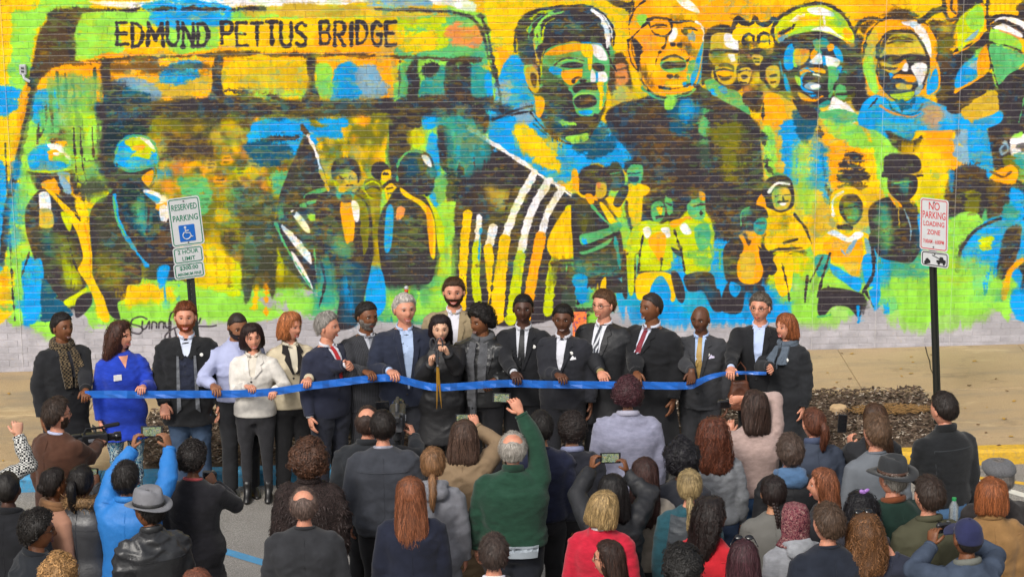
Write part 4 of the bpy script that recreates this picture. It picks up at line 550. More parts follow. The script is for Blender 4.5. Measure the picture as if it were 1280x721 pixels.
S2((900, 180, 3.136), """
Pk 160,200 180,140 240,124 280,150 286,240 240,270 200,258 170,240; Ph 200,200 220,176 262,174 276,210 264,250 236,262 210,250; Gg 200,180 230,180 220,240; Lw4 190,190 220,156 270,160; Lk2 214,206 236,200; Lk2 250,202 270,200; Pw1 230,232 256,232 250,242 236,242; Lk2 226,228 262,226; Lk2 244,206 246,222
Py 190,300 200,270 240,280 280,270 320,320 356,380 340,410 300,420 200,410 180,360; Gv 240,290 270,300 260,340; Py 176,360 240,380 320,370 330,400 220,424 178,410; Lk4 200,420 240,412 320,410; Lk3 250,390 300,374; Lk3 200,440 280,430; Py1 210,440 280,440 276,560 240,600 212,540; Lk2 240,470 262,560 268,620; Gm 280,440 330,430 320,520; Lk3 290,280 330,330 356,390; Po2 134,240 160,200 180,260 150,280
Pk 80,330 78,270 110,240 170,250 186,290 160,290 140,300 136,340 100,340; Gg 84,270 110,250 100,320; Pt 130,310 170,290 182,320 166,356 136,350; Lk2 140,312 170,312; Lk2 150,340 168,340; Lg2 80,320 84,270 120,244
Pk 10,420 40,380 70,370 120,380 190,440 220,490 200,516 170,500 150,560 60,540 20,530; Po 70,360 90,360 110,400 130,370 160,440 166,500 150,540 110,552 70,530 64,470 80,440 90,400; Ph2 80,430 130,430 130,520 80,520; Pk 150,420 190,440 220,490 196,516 166,480; Pk 30,540 90,550 170,560 160,620 100,580 80,660 0,650; Pb1 40,540 80,560 60,600 36,580; Gn 70,560 150,570 140,640
Pk 460,240 480,200 530,190 556,230 550,290 520,320 484,300; Pv1 480,230 530,240 540,290 500,310; Gt 510,240 540,250 530,300; Lk2 486,254 516,248; Lk2 524,246 544,246; Lg2 500,290 524,288; Py 430,260 434,200 480,172 530,178 570,220 564,240 530,200 480,204 462,250 476,310 450,310; Lw3 440,280 440,220 480,188; Pk2 462,320 520,320 510,350 470,340
Py 356,400 380,370 430,340 560,346 590,380 580,440 540,460 430,440 370,440; Po 400,400 440,370 540,360 560,420 550,470 530,510 480,470 440,460; Pw 416,350 450,340 500,366 530,344 560,350 550,370 500,386 450,366; Pu1 520,380 536,380 500,430 490,420; Lu3 470,410 496,440 526,390; Ph 480,470 540,460 530,510 510,516; Pu1 564,370 590,390 596,440 580,460; Pb 560,440 600,440 620,520 626,600 600,640 580,570 560,520; Pt1 370,440 430,440 420,500 380,520; Pl 410,530 480,520 560,560 600,560 560,580 440,566; Pb1 430,470 500,510 550,540 540,580 480,540 440,510; Lk4 430,430 400,520 380,600; Lk5 340,520 330,620; Lk4 400,440 350,540; Pk 390,570 460,566 560,590 556,640 540,680 500,640 440,640 400,680 380,660 384,610; Lg3 380,680 430,670; Lb4 540,640 540,700; Lk3 570,580 600,640; Lk5 590,360 600,500 560,580
Pk 580,260 620,220 670,210 730,220 780,280 800,360 770,440 740,470 690,460 620,440 590,360; Gg 620,280 660,300 670,400 630,400; Gt 620,240 660,250 650,330; Gn 760,340 796,340 790,430; Po1 656,196 700,230 710,250 680,240; Lh3 660,200 690,236 700,330; Lu2 720,260 746,330 740,400; Lk3 690,260 700,440; Pk 656,180 660,130 720,120 766,130 770,180 740,220 690,220; Gt 680,150 740,150 730,190; Lg2 680,154 710,152; Lg2 720,150 750,150; Pk 650,120 650,60 700,44 770,48 776,110; Lk5 640,124 700,132 790,126; Lg2 690,200 730,200; Pb1 772,280 806,300 800,400 786,380
""")
# thin glazes: scumbled ochre, olive and black worked over everything
zrow = np.clip((zz-.8)/.3, 0, 1)[..., None]
for col, seed, th, al, cy, cx in (('y', 401, .60, .5, 6, 22), ('v', 402, .64, .35, 14, 6), ('k', 403, .66, .3, 18, 5), ('l', 404, .61, .55, 7, 20), ('b', 405, .64, .5, 10, 14), ('o', 406, .64, .45, 8, 14)):
    mk = vnoise(TH, TW, cy, cx, seed, 4, .6)*.6+vnoise(TH, TW, 70, 70, seed+50, 3)*.4
    mk = (np.clip((mk-th+.05)/.07, 0, 1)*al*.42)[..., None]*zrow; CANV[:] = CANV*(1-mk)+C_(PAL[col])*mk
# lettering
def glyph(ch, x, y, h, w, col, t):
    G = {'E': ['0,0 0,1', '0,0 .9,0', '0,.5 .75,.5', '0,1 .95,1'], 'D': ['0,0 0,1', '0,0 .6,.08 .95,.5 .6,.93 0,1'], 'M': ['0,1 .08,0', '.08,0 .5,.7', '.5,.7 .92,0', '.92,0 1,1'], 'U': ['0,0 0,.7 .25,1 .7,1 .95,.7 .95,0'], 'N': ['0,1 0,0', '0,0 .95,1', '.95,1 .95,0'],
         'P': ['0,0 0,1', '0,0 .7,0 .95,.28 .7,.55 0,.55'], 'T': ['0,0 1,0', '.5,0 .5,1'], 'S': ['.9,.1 .5,0 .12,.12 .1,.35 .5,.5 .88,.68 .8,.92 .45,1 .05,.88'], 'B': ['0,0 0,1', '0,0 .7,.03 .85,.25 .6,.47 0,.5', '0,.5 .75,.52 .95,.76 .65,1 0,1'], 'R': ['0,0 0,1', '0,0 .7,0 .92,.27 .65,.52 0,.54', '.3,.54 .95,1'],
         'I': ['.4,0 .4,1'], 'G': ['.9,.14 .5,0 .12,.2 0,.5 .12,.85 .5,1 .9,.85 .92,.55', '.55,.55 .95,.55']}
    for s in G[ch]:
        L(col, [(x+a*w, y+b*h) for a, b in pts_(s)], t, soft=1.2, dry=.12, sm=int(len(pts_(s)) > 3), warp=.35)
for word, x0, x1, y0, y1 in (('EDMUND', 146, 266, 30, 30), ('PETTUS', 277, 388, 29, 29), ('BRIDGE', 400, 500, 29, 28)):
    wt = [1.32 if ch == 'M' else .55 if ch == 'I' else 1.0 for ch in word]; st = (x1-x0)/sum(wt); xx0 = x0
    for i, ch in enumerate(word):
        glyph(ch, xx0, y0+(y1-y0)*i/len(word)+(i*7 % 3-1)*.8, 28+(i*5 % 3-1), st*wt[i]-(5.2 if ch != 'I' else 3), 'k', 4.4); xx0 += st*wt[i]
for s in ('183,399 176,396 166,399 164,405 172,407 178,411 174,417 166,416 160,413', '178,402 177,411 182,410 186,402 186,411', '189,411 190,403 195,404 195,410', '198,410 199,403 204,403 204,410', '206,403 207,409 211,409 213,402 213,409 211,422 208,428 206,420 214,412 224,408', '222,394 216,390 212,396 211,412 214,424 220,424 218,412', '248,404 250,398', '248,408 262,408 270,407'):
    L('k', s, 1.9, soft=1.0, warp=.2)
CANV += (ND[..., None]-.5)*.05
# worn flecks showing the coat below
fl = (vnoise(TH, TW, 2.4, 5, 77, 2) > .83)[..., None]*(.3)
CANV = CANV*(1-fl)+C_('b9a890')*fl
np.clip(CANV, 0, 1, out=CANV)
img = bpy.data.images.new('mural_paint', TW, TH, alpha=False)
buf = np.ones((TH, TW, 4), np.float32); buf[..., :3] = CANV; img.pixels.foreach_set(buf.ravel()); img.update(); img.pack()
def mural_mat(name, mixc, mixf, rough):
    m_, t, b = new_mat(name); g = N(t, 'ShaderNodeNewGeometry'); sp = N(t, 'ShaderNodeSeparateXYZ'); t.links.new(g.outputs['Position'], sp.inputs[0])
    cb = N(t, 'ShaderNodeCombineXYZ')
    for ax, k, o in (('X', 'X', (WX0, WX1)), ('Z', 'Y', (WZ0, WZ1))):
        mr = N(t, 'ShaderNodeMapRange'); mr.inputs['From Min'].default_value = o[0]; mr.inputs['From Max'].default_value = o[1]; mr.clamp = False
        t.links.new(sp.outputs[ax], mr.inputs['Value']); t.links.new(mr.outputs[0], cb.inputs[k])
    im = N(t, 'ShaderNodeTexImage'); im.image = img; im.extension = 'EXTEND'; t.links.new(cb.outputs[0], im.inputs['Vector'])
    n_ = N(t, 'ShaderNodeTexNoise', Scale=9.0, Detail=6.0); t.links.new(g.outputs['Position'], n_.inputs['Vector'])
    oi = N(t, 'ShaderNodeObjectInfo'); ri = N(t, 'ShaderNodeMapRange'); ri.inputs['To Min'].default_value = .9; ri.inputs['To Max'].default_value = 1.08
    t.links.new(g.outputs['Random Per Island'], ri.inputs['Value'])
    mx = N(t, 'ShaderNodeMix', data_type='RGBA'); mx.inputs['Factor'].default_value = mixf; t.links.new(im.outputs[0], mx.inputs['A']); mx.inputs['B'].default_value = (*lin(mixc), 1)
    hs = N(t, 'ShaderNodeHueSaturation'); t.links.new(ri.outputs[0], hs.inputs['Value']); t.links.new(mx.outputs['Result'], hs.inputs['Color']); hs.inputs['Saturation'].default_value = 1.03
    t.links.new(hs.outputs[0], b.inputs['Base Color'])
    n2_ = N(t, 'ShaderNodeTexNoise', Scale=70.0, Detail=4.0); t.links.new(g.outputs['Position'], n2_.inputs['Vector'])
    bp = N(t, 'ShaderNodeBump', Strength=.35, Distance=.006); t.links.new(n2_.outputs[0], bp.inputs['Height']); t.links.new(bp.outputs[0], b.inputs['Normal'])
    b.inputs['Roughness'].default_value = rough; b.inputs['Specular IOR Level'].default_value = .18
    return m_
M_BRICK = mural_mat('painted_brick', '808080', 0.0, .7); M_MORTAR = mural_mat('painted_mortar', 'd8d4d0', .22, .8)  # mortar's pale grey mix paints in sky light caught along the bed joints
# the wall itself
wall = empty('brick_wall', (0, 0, 0)); tag(wall, 'long brick wall painted with a colourful mural of marchers and a bus', 'wall')
Z0W, Z1W, XW0, XW1 = -0.35, 4.9, -8.3, 8.5
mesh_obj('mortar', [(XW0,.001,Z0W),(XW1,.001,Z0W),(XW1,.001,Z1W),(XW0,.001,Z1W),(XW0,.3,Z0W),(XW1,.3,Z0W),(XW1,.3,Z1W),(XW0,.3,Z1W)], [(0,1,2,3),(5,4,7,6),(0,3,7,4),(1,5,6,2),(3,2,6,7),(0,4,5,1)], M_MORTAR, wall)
PITCHZ, PITCHX = 0.0762, 0.2105
def brick_geo(w, h=.0700, d=.012):
    x, z = w/2, h/2; e = .0028; f_ = .0012
    v = [(-x,d,-z),(x,d,-z),(x,d,z),(-x,d,z),(-x+f_,0,-z+e),(x-f_,0,-z+e),(x-f_,0,z-e),(-x+f_,0,z-e)]
    return v, [(4,5,6,7),(0,1,5,4),(1,2,6,5),(2,3,7,6),(3,0,4,7)]
bv, bf = brick_geo(.2095); bmesh_shared = bpy.data.meshes.new('brick'); bmesh_shared.from_pydata(bv, [], bf); bmesh_shared.materials.append(M_BRICK)
cells = []
rb = random.Random(3)
for r_ in range(int((Z1W-Z0W)/PITCHZ)):
    z = Z0W+.04+r_*PITCHZ
    for c in range(int((XW1-XW0)/PITCHX)):
        x = XW0+.11+c*PITCHX+(PITCHX/2 if r_ % 2 else 0)
        if x+.1 > XW1: continue
        cells.append((x, z, rb.uniform(-.0016, .0016)))
def cdist(c): return (c[0]-CAM[0])**2+CAM[1]**2+(c[2 if len(c) < 3 else 1]-CAM[2])**2
vis = [c for c in cells if c[1] < 3.95 and abs(c[0]) < 5.6]
vis.sort(key=cdist); near = vis[:290]; ns = set(near); mbk = MB()
for c in cells:
    if c in ns:
        o = bpy.data.objects.new('brick', bmesh_shared); COL.objects.link(o); o.parent = wall; o.location = (c[0], -.004+c[2], c[1])
    else: mbk.add([(v[0]+c[0], v[1]-.004+c[2], v[2]+c[1]) for v in bv], bf)
o = mbk.obj('brickwork', M_BRICK, wall); o['kind'] = 'stuff'
# control joints: narrow vertical sealant beads
M_SEAL = surf('sealant', '8a8378', .9, .2, 20)
for px in (19, 1018, 1098, 1192):
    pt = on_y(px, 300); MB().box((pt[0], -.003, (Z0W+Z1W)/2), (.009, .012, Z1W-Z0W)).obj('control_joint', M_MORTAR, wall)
# ------------------------------------------------------------------ ground
KERB_Y = None
def ground_sheet(name, x0, x1, y0, y1, h, mat, nx=2, ny=2, kind='structure', amp=0.0):
    vs = []; fs = []
    for j in range(ny):
        for i in range(nx):
            x = x0+(x1-x0)*i/(nx-1); y = y0+(y1-y0)*j/(ny-1); vs.append((x, y, gz(x)+h+(amp*(random.random()-.5) if amp else 0)))
    for j in range(ny-1):
        for i in range(nx-1): a = j*nx+i; fs.append((a, a+1, a+nx+1, a+nx))
    o = mesh_obj(name, vs, fs, mat)
    if kind: o['kind'] = kind
    return o
kp = on_ground(350, 606, 0.0); KERB_Y = float(kp[1])      # foot of the kerb
KH = 0.14
def speckle(cols, scale=240.0, f=.5):
    def pat(t, tc, col, c):
        v = N(t, 'ShaderNodeTexNoise', Scale=scale, Detail=3.0, Roughness=.7); t.links.new(tc.outputs['Object'], v.inputs['Vector'])
        r = ramp(t, v.outputs[0], [(.3, lin(cols[0])), (.5, lin(cols[1])), (.68, lin(cols[2]))])
        mx = N(t, 'ShaderNodeMix', data_type='RGBA'); mx.inputs['Factor'].default_value = f; t.links.new(col, mx.inputs['A']); t.links.new(r.outputs[0], mx.inputs['B'])
        return mx.outputs['Result']
    return pat
M_ASPH = surf('worn_asphalt', '8f8b86', .9, .30, 1.6, .8, 200, pattern=speckle(('46433f', '8b8781', 'c8c3bc'), 95, .6))
def stains(t, tc, col, c):
    a = speckle(('7d6c56', 'a8906f', 'c7b08b'), 130, .45)(t, tc, col, c)
    for sc_, st_, lo, hi, cc, f in ((1.1, (.45, 1.6, 1), .50, .66, '8b8172', .75), (3.4, (.6, 1, 1), .58, .72, '7b6c58', .6), (9.0, (1, 1, 1), .64, .74, '6d5f4c', .5), (2.2, (.4, 1, 1), .56, .7, 'd3bd97', .6)):
        mp = N(t, 'ShaderNodeMapping'); mp.inputs['Scale'].default_value = st_; mp.inputs['Location'].default_value = (sc_*3, sc_, 0); t.links.new(tc.outputs['Object'], mp.inputs[0]); n_ = N(t, 'ShaderNodeTexNoise', Scale=sc_, Detail=7.0, Roughness=.68); t.links.new(mp.outputs[0], n_.inputs['Vector'])
        mr = N(t, 'ShaderNodeMapRange'); mr.inputs['From Min'].default_value = lo; mr.inputs['From Max'].default_value = hi; mr.inputs['To Max'].default_value = f; t.links.new(n_.outputs[0], mr.inputs['Value'])
        mx = N(t, 'ShaderNodeMix', data_type='RGBA'); t.links.new(mr.outputs[0], mx.inputs['Factor']); t.links.new(a, mx.inputs['A']); mx.inputs['B'].default_value = (*lin(cc), 1); a = mx.outputs['Result']
    return a
M_CONC = surf('tan_concrete', 'b39b7a', .9, .25, .8, .8, 120, stretch=(.45, 1, 1), pattern=stains)
M_SOIL = surf('dark_mulch', '6d5d4f', .95, .45, 14, .8, 60, dist=.03)
ground_sheet('ground', -300, 300, -300, 300, -.03, surf('far_ground', '8a857c', .95, .2, .3))
ground_sheet('parking_lot', -30, 30, -40, KERB_Y, 0.0, M_ASPH)
def kerb(x0, x1, mat, nm, lab):
    e = MB(); y0, y1 = KERB_Y, KERB_Y+.16
    pr = [(y0, -.05), (y0+.008, KH-.025), (y0+.03, KH+.004), (y1, KH+.004), (y1, -.05)]
    n = 5; vs = []
    for x in (x0, x1): vs += [(x, y, gz(x)+z) for y, z in pr]
    fs = [(i, (i+1) % n, (i+1) % n+n, i+n) for i in range(n)]+[tuple(range(n))[::-1], tuple(range(n, 2*n))]
    e.add(vs, fs); o = e.obj(nm, mat); tag(o, kind='structure'); return o
M_KB = surf('blue_kerb_paint', '4a9ac6', .7, .22, 5, .5, 60, pattern=speckle(('7d8488', '3c82ab', '5299c0'), 30, .55))
M_KY = surf('yellow_kerb_paint', 'd0a534', .7, .25, 5, .5, 60, pattern=speckle(('9c8a60', 'cfa42e', 'e0b846'), 30, .6))
M_KC = surf('bare_kerb', 'b3a287', .9, .2, 5, .5, 60)
xb0 = on_ground(40, 600)[0]-3; xb1 = on_ground(620, 600)[0]; xy0 = on_ground(1108, 590)[0]
xs = [xb0+i*(xb1-xb0)/4 for i in range(5)]
for i in range(4): kerb(xs[i]+.004, xs[i+1]-.004, M_KB, 'kerb', '')
kerb(xb1+.004, xy0-.004, M_KC, 'kerb', '')
for i in range(3): kerb(xy0+i*2.0+.004, xy0+i*2.0+1.996, M_KY, 'kerb', '')
kerb(xy0+6.004, 30, M_KC, 'kerb', ''); kerb(-30, xb0-.004, M_KC, 'kerb', '')
# pavement slabs, with a planting bed cut into them
bx0 = on_ground(186, 520, KH)[0]; bx1 = on_ground(1176, 520, KH)[0]; by1 = float(on_ground(600, 503, KH)[1]); by0 = KERB_Y+.16
def slab(x0, x1, y0, y1):
    g = .0025; vs = []
    for z, e in ((KH-.03, g), (KH-.006, g), (KH, g+.006)):
        for x, y in ((x0+e, y0+e), (x1-e, y0+e), (x1-e, y1-e), (x0+e, y1-e)): vs.append((x, y, gz(x)+z))
    fs = [(8,9,10,11)]+[(k*4+i, k*4+(i+1)%4, k*4+4+(i+1)%4, k*4+4+i) for k in (0, 1) for i in range(4)]
    o = mesh_obj('paving_slab', vs, fs, M_CONC, pave); return o
pave = ground_sheet('pavement', -30, 30, KERB_Y+.162, .05, KH-.03, surf('joint_dirt', '8a7960', .95, .2, 9))
for i in range(14):
    x0 = -14+i*2.0; slab(x0, x0+2.0, by1, 0.0)
for x0 in (bx1, bx1+1.9, bx1+3.8, bx1+5.7): slab(x0, x0+1.9, by0, by1)
for x0 in (bx0-1.9, bx0-3.8, bx0-5.7): slab(x0, x0+1.9, by0, by1)
vs = []; fs = []; nx, ny = 70, 18
for j in range(ny):
    for i in range(nx):
        x = bx0+(bx1-bx0)*i/(nx-1); y = by0+(by1-by0)*j/(ny-1); u = min(j, ny-1-j)/4.0
        vs.append((x, y, gz(x)+KH-.02+min(u, 1)*.05*(.6+.8*random.random())))
for j in range(ny-1):
    for i in range(nx-1): a = j*nx+i; fs.append((a, a+1, a+nx+1, a+nx))
o = mesh_obj('soil', vs, fs, M_SOIL, smooth=True); o['kind'] = 'structure'
# wood chips
def chips(name, n, cols, smin, smax, seed, region=None):
    r = random.Random(seed); mb = MB(); mats = [surf('chip_%d' % i, c, .9, .2, 30) for i, c in enumerate(cols)]
    for k in range(n):
        x, y = (r.uniform(bx0+.02, bx1-.02), r.uniform(by0+.02, by1-.02))
        s = r.uniform(smin, smax); a = r.uniform(0, pi); Rm = Matrix.Rotation(a, 3, 'Z')@Matrix.Rotation(r.uniform(-.6, .6), 3, 'X')@Matrix.Rotation(r.uniform(-.5, .5), 3, 'Y')
        L_, w_, h_ = s*2.2, s*r.uniform(.5, 1), s*.25
        c = Vector((x, y, gz(x)+KH+.03+r.uniform(0, .03)))
        P_ = [(-L_,-w_,0),(L_,-w_*.5,0),(L_*.8,w_,0),(-L_*.7,w_*.8,0),(0,0,h_*2)]
        u = r.random(); mi = 0 if u < .42 else 1 if u < .68 else 2 if u < .86 else 3
        if mi == 3: P_ = [tuple(q*.75 for q in p_) for p_ in P_]
        mb.add([c+Rm@Vector(p_) for p_ in P_], [(0,1,4),(1,2,4),(2,3,4),(3,0,4),(3,2,1,0)], mi)
    o = mb.obj(name, None, mats=mats); tag(o, kind='stuff', label='loose brown and grey wood chips covering the planting bed'); return o
chips('wood_chips', 15000, ('43362d', '5e4d40', '7a6a5a', 'ada193'), .008, .019, 4)
# straw coloured drift and flat stump in the bed
def strew(name, px, py, rx, ry, n, col, lab, cat):
    c0 = on_ground(px, py, KH+.06); mb = MB(); r = random.Random(9)
    for k in range(n):
        a = r.uniform(0, 2*pi); q = sqrt(r.random()); x = c0[0]+rx*q*cos(a); y = c0[1]+ry*q*sin(a); L_ = r.uniform(.02, .05); b = r.uniform(0, pi)
        z = gz(x)+KH+.06+r.uniform(0, .02); d = Vector((cos(b)*L_, sin(b)*L_, r.uniform(-.01, .01))); s_ = Vector((-sin(b), cos(b), 0))*.004
        p0 = Vector((x, y, z)); mb.add([p0-d-s_, p0+d-s_, p0+d+s_, p0-d+s_, p0+Vector((0,0,.005))], [(0,1,4),(1,2,4),(2,3,4),(3,0,4),(3,2,1,0)])
    o = mb.obj(name, surf(name+'_mat', col, .95, .3, 30)); tag(o, lab, None, kind='stuff'); return o
strew('dry_needles', 1113, 512, .42, .16, 500, '8a6a42', 'drift of tan pine needles on the mulch', 'needles')
c0 = on_ground(1048, 511, KH+.05); mb = MB(); n = 18
ring = lambda r, z: [(c0[0]+r*(1+.08*sin(3*k))*cos(2*pi*k/n), c0[1]+r*.9*(1+.08*cos(2*k))*sin(2*pi*k/n), gz(c0[0])+KH+z) for k in range(n)]
mb.add(ring(.085, .0)+ring(.08, .075)+ring(.073, .085), [(k, (k+1)%n, (k+1)%n+n, k+n) for k in range(n)]+[(k+n, (k+1)%n+n, (k+1)%n+2*n, k+2*n) for k in range(n)]+[tuple(range(2*n, 3*n))])
tag(mb.obj('tree_stump', surf('cut_wood', 'c9ab84', .9, .15, 30)), 'small pale sawn stump low in the mulch bed behind the phone', 'stump')
# fallen leaves and a crack on the pavement
r9 = random.Random(21); mb = MB()
for k in range(34):
    px_, py_ = (r9.uniform(1000, 1280), r9.uniform(440, 495)) if k < 18 else (r9.uniform(0, 60), r9.uniform(470, 600)) if k < 24 else (r9.uniform(1180, 1280), r9.uniform(490, 560))
    c0 = on_ground(px_, py_, KH+.003); a = r9.uniform(0, 6.28); L_ = r9.uniform(.015, .035); z = gz(c0[0])+KH+.004
    P_ = [(L_, 0, .004), (L_*.3, L_*.5, .010), (-L_*.7, L_*.3, .002), (-L_, 0, .006), (-L_*.5, -L_*.45, .002), (L_*.4, -L_*.5, .008)]; Rm = Matrix.Rotation(a, 3, 'Z'); mb.add([Vector((c0[0], c0[1], z))+Rm@Vector(q) for q in P_], [(0, 1, 2, 3, 4, 5)], k % 2)
o = mb.obj('fallen_leaves', None, mats=[surf('leaf_ochre', 'b08a3c', .8, .2, 20), surf('leaf_brown', '6b4c30', .8, .2, 20)]); tag(o, 'scattered dry leaves on the tan pavement', None, kind='stuff')
mb = MB(); ck = [on_ground(x_, y_, KH) for x_, y_ in ((1157, 434), (1159, 443), (1162, 451), (1163, 460), (1167, 469), (1168, 478), (1173, 487))]
mb.tube([(c_[0], c_[1], gz(c_[0])+KH+.001) for c_ in ck], [.008, .006, .008, .005, .006, .004, .002], 5); mb.obj('crack', surf('crack_dirt', '3d352a', .95, .2), pave)
# painted bay lines on the asphalt
def line(a, b, w, mat, nm='painted_line'):
    A = on_ground(*a); B = on_ground(*b); d = Vector((B[0]-A[0], B[1]-A[1], 0)).normalized(); s_ = Vector((-d.y, d.x, 0))*w/2
    q = [Vector(A)-s_, Vector(B)-s_, Vector(B)+s_, Vector(A)+s_]; o = mesh_obj(nm, [(p_.x, p_.y, gz(p_.x)+.004) for p_ in q], [(0,1,2,3)], mat); o['kind'] = 'structure'; return o
M_LB = surf('worn_blue_line', '4e8fb8', .85, .2, 8, .4, 80, pattern=speckle(('8f9498', '4a8cb8', '62a3cc'), 60, .4)); M_LW = surf('worn_white_line', 'd5d2c8', .85, .1, 8); M_LY = surf('worn_yellow_line', 'cfa43c', .85, .15, 8)
line((225, 672), (372, 716), .11, M_LB); line((1215, 600), (1420, 660), .10, M_LW); line((1190, 593), (1420, 622), .08, M_LY)
# ------------------------------------------------------------------ signs
M_POST = surf('dark_green_post', '1f2422', .5, .2, 30, spec=.5); M_SW = surf('sign_white', 'c6c8ca', .45, .05, 12, .05, 40, spec=.5)
M_SG = surf('sign_green', '2b7a5e', .5, .08, 20); M_SBL = surf('sign_blue', '1c62b8', .5, .08, 20); M_SR = surf('sign_red', 'c5484c', .5, .12, 20); M_SK = surf('sign_black', '2a2a2c', .5, .1, 20); M_BOLT = surf('bolt_steel', '77797a', .4, .2, 30, metal=.8)
def rrect(w, h, r, n=5):
    o_ = []
    for cx, cz, a0 in ((w/2-r, -h/2+r, -pi/2), (w/2-r, h/2-r, 0), (-w/2+r, h/2-r, pi/2), (-w/2+r, -h/2+r, pi)):
        for k in range(n+1): a = a0+pi/2*k/n; o_.append((cx+r*cos(a), cz+r*sin(a)))
    return o_
def frame_strip(w, h, r, t):
    a, b = rrect(w, h, r), rrect(w-2*t, h-2*t, max(r-t, .003)); return a, b
def sign_face(parent, M, w, h, trim):
    MB().prism(rrect(w, h, .03), -.002, .002, M=M).obj('plate', M_SW, parent)
    a, b = frame_strip(w-.022, h-.022, .024, .009); n = len(a)
    vs = [M@Vector((x, -.0035, z)) for x, z in a]+[M@Vector((x, -.0035, z)) for x, z in b]
    mesh_obj('border', vs, [(i, (i+1)%n, (i+1)%n+n, i+n) for i in range(n)], trim, parent)
def text_obj(s, size, M, mat, parent, bold=0.0, wscale=1.0):
    cu = bpy.data.curves.new('lettering', 'FONT'); cu.body = s; cu.size = size; cu.align_x = 'CENTER'; cu.align_y = 'CENTER'; cu.offset = bold; cu.resolution_u = 3
    t_ = bpy.data.objects.new('lettering', cu); COL.objects.link(t_); bpy.context.view_layer.update()
    me = bpy.data.meshes.new_from_object(t_.evaluated_get(bpy.context.evaluated_depsgraph_get())); bpy.data.objects.remove(t_)
    me.transform(M@Matrix.Translation((0, -.0042, 0))@Matrix.Rotation(pi/2, 4, 'X')@Matrix.Diagonal((wscale, 1, 1, 1))); me.materials.clear(); me.materials.append(mat)
    o = bpy.data.objects.new('lettering', me); COL.objects.link(o); o.parent = parent; return o
def T4(x, y, z, rz=0, ry=0): return Matrix.Translation((x, y, z))@Matrix.Rotation(rz, 4, 'Z')@Matrix.Rotation(ry, 4, 'Y')
def post(name, top_px, bot_px, depth_y, w=.045, label='', lean=None):
    A = on_y(*bot_px, depth_y); B = on_y(*top_px, depth_y); x0 = A[0]; zg = gz(x0)+KH
    d = (Vector(B)-Vector(A)); foot = Vector(A)-d*((A[2]-zg)/d.z)
    root = empty(name, tuple(foot)); tag(root, label, 'sign')
    return root, foot, Vector(B)
PY = float(on_ground(1171, 536, KH)[1])
# loading zone sign
root, foot, top = post('parking_sign', (1164, 262), (1171.5, 500), PY, label='tall red and white no parking loading zone sign at the right of the mulch bed')
v = top-foot; ax = v.normalized(); Q = Vector((0,0,1)).rotation_difference(ax).to_matrix().to_4x4()
mb = MB()
for sx, w_, d_ in ((0, .03, .012), (-.026, .022, .03), (.026, .022, .03)):
    c = Vector((sx, 0, v.length/2)); mb.box(c, (w_, d_, v.length))
o = mb.obj('post', M_POST, root); o.matrix_local = Q@Matrix.Rotation(radians(35), 4, 'Z')
yawR = radians(-43)
def sign_at(px, py, y): return Vector(on_y(px, py, y))
c1 = sign_at(1167.6, 281, PY-.09)-foot; M1 = T4(c1.x, c1.y, c1.z, yawR, radians(-1.5))
sign_face(root, M1, .305, .50, M_SR)
for s, z, sz, ws in (('NO', .175, .105, .75), ('PARKING', .088, .098, .62), ('LOADING', .005, .066, .78), ('ZONE', -.075, .066, .78), ('7:00AM - 6:00PM', -.165, .052, .62)):
    text_obj(s, sz, M1@Matrix.Translation((0, 0, z)), M_SR, root, .0012, ws)
c2 = sign_at(1168.6, 324, PY-.09)-foot; M2 = T4(c2.x, c2.y, c2.z, yawR, radians(-1.5)); sign_face(root, M2, .30, .15, M_SK)
tb = MB()   # tow truck towing a car
tb.prism([(-.12,-.03),(-.055,-.03),(-.05,-.005),(-.062,.0),(-.07,.022),(-.095,.022),(-.105,.0),(-.12,-.004)], -.0045, -.003, M=M2@Matrix.Rotation(radians(-14), 4, 'Y'))
tb.prism([(.02,-.03),(.12,-.03),(.12,.0),(.098,.005),(.09,.028),(.055,.028),(.05,.0),(.02,-.006)], -.0045, -.003, M=M2); tb.prism([(-.03,.035),(-.026,.042),(.055,.012),(.052,.004)], -.0045, -.003, M=M2)
for x, z in ((-.1,-.035), (-.066,-.02), (.045,-.036), (.1,-.036)):
    tb.prism([(x+.013*cos(k*pi/5), z+.013*sin(k*pi/5)) for k in range(10)], -.005, -.003, M=M2)
tb.obj('pictogram', M_SK, root)
for M_, z in ((M1, .215), (M1, -.215), (M2, .05)): MB().box((0,0,0), (.014, .012, .014), bev=.003).obj('bolt', M_BOLT, root).matrix_local = M_@Matrix.Translation((0, -.004, z))
# reserved parking sign
PY2 = float(on_ground(255, 560, KH)[1])
root, foot, top = post('parking_sign', (230, 252), (240, 372), PY2, label='leaning green and white reserved accessible parking sign with two small plates below')
v = top-foot; Q = Vector((0,0,1)).rotation_difference(v.normalized()).to_matrix().to_4x4(); mb = MB()
for sx, w_, d_ in ((0, .03, .012), (-.026, .022, .03), (.026, .022, .03)): mb.box((sx, 0, v.length/2), (w_, d_, v.length))
for k in range(22): mb.box((0, -.0075, v.length-.1-k*.05), (.008, .003, .008), mi=1)
o = mb.obj('post', None, root, mats=[M_POST, M_BOLT]); o.matrix_local = Q
lean = radians(-4.6); yw = radians(12)
def plate(px, py, w, h, trim):
    c = sign_at(px, py, PY2-.035)-foot; M_ = T4(c.x, c.y, c.z, yw, -lean*-1); sign_face(root, M_, w, h, trim); return M_
M1 = plate(232.2, 277, .305, .47, M_SG)
text_obj('RESERVED', .082, M1@Matrix.Translation((0,0,.14)), M_SG, root, .001, .66); text_obj('PARKING', .082, M1@Matrix.Translation((0,0,.035)), M_SG, root, .001, .7)
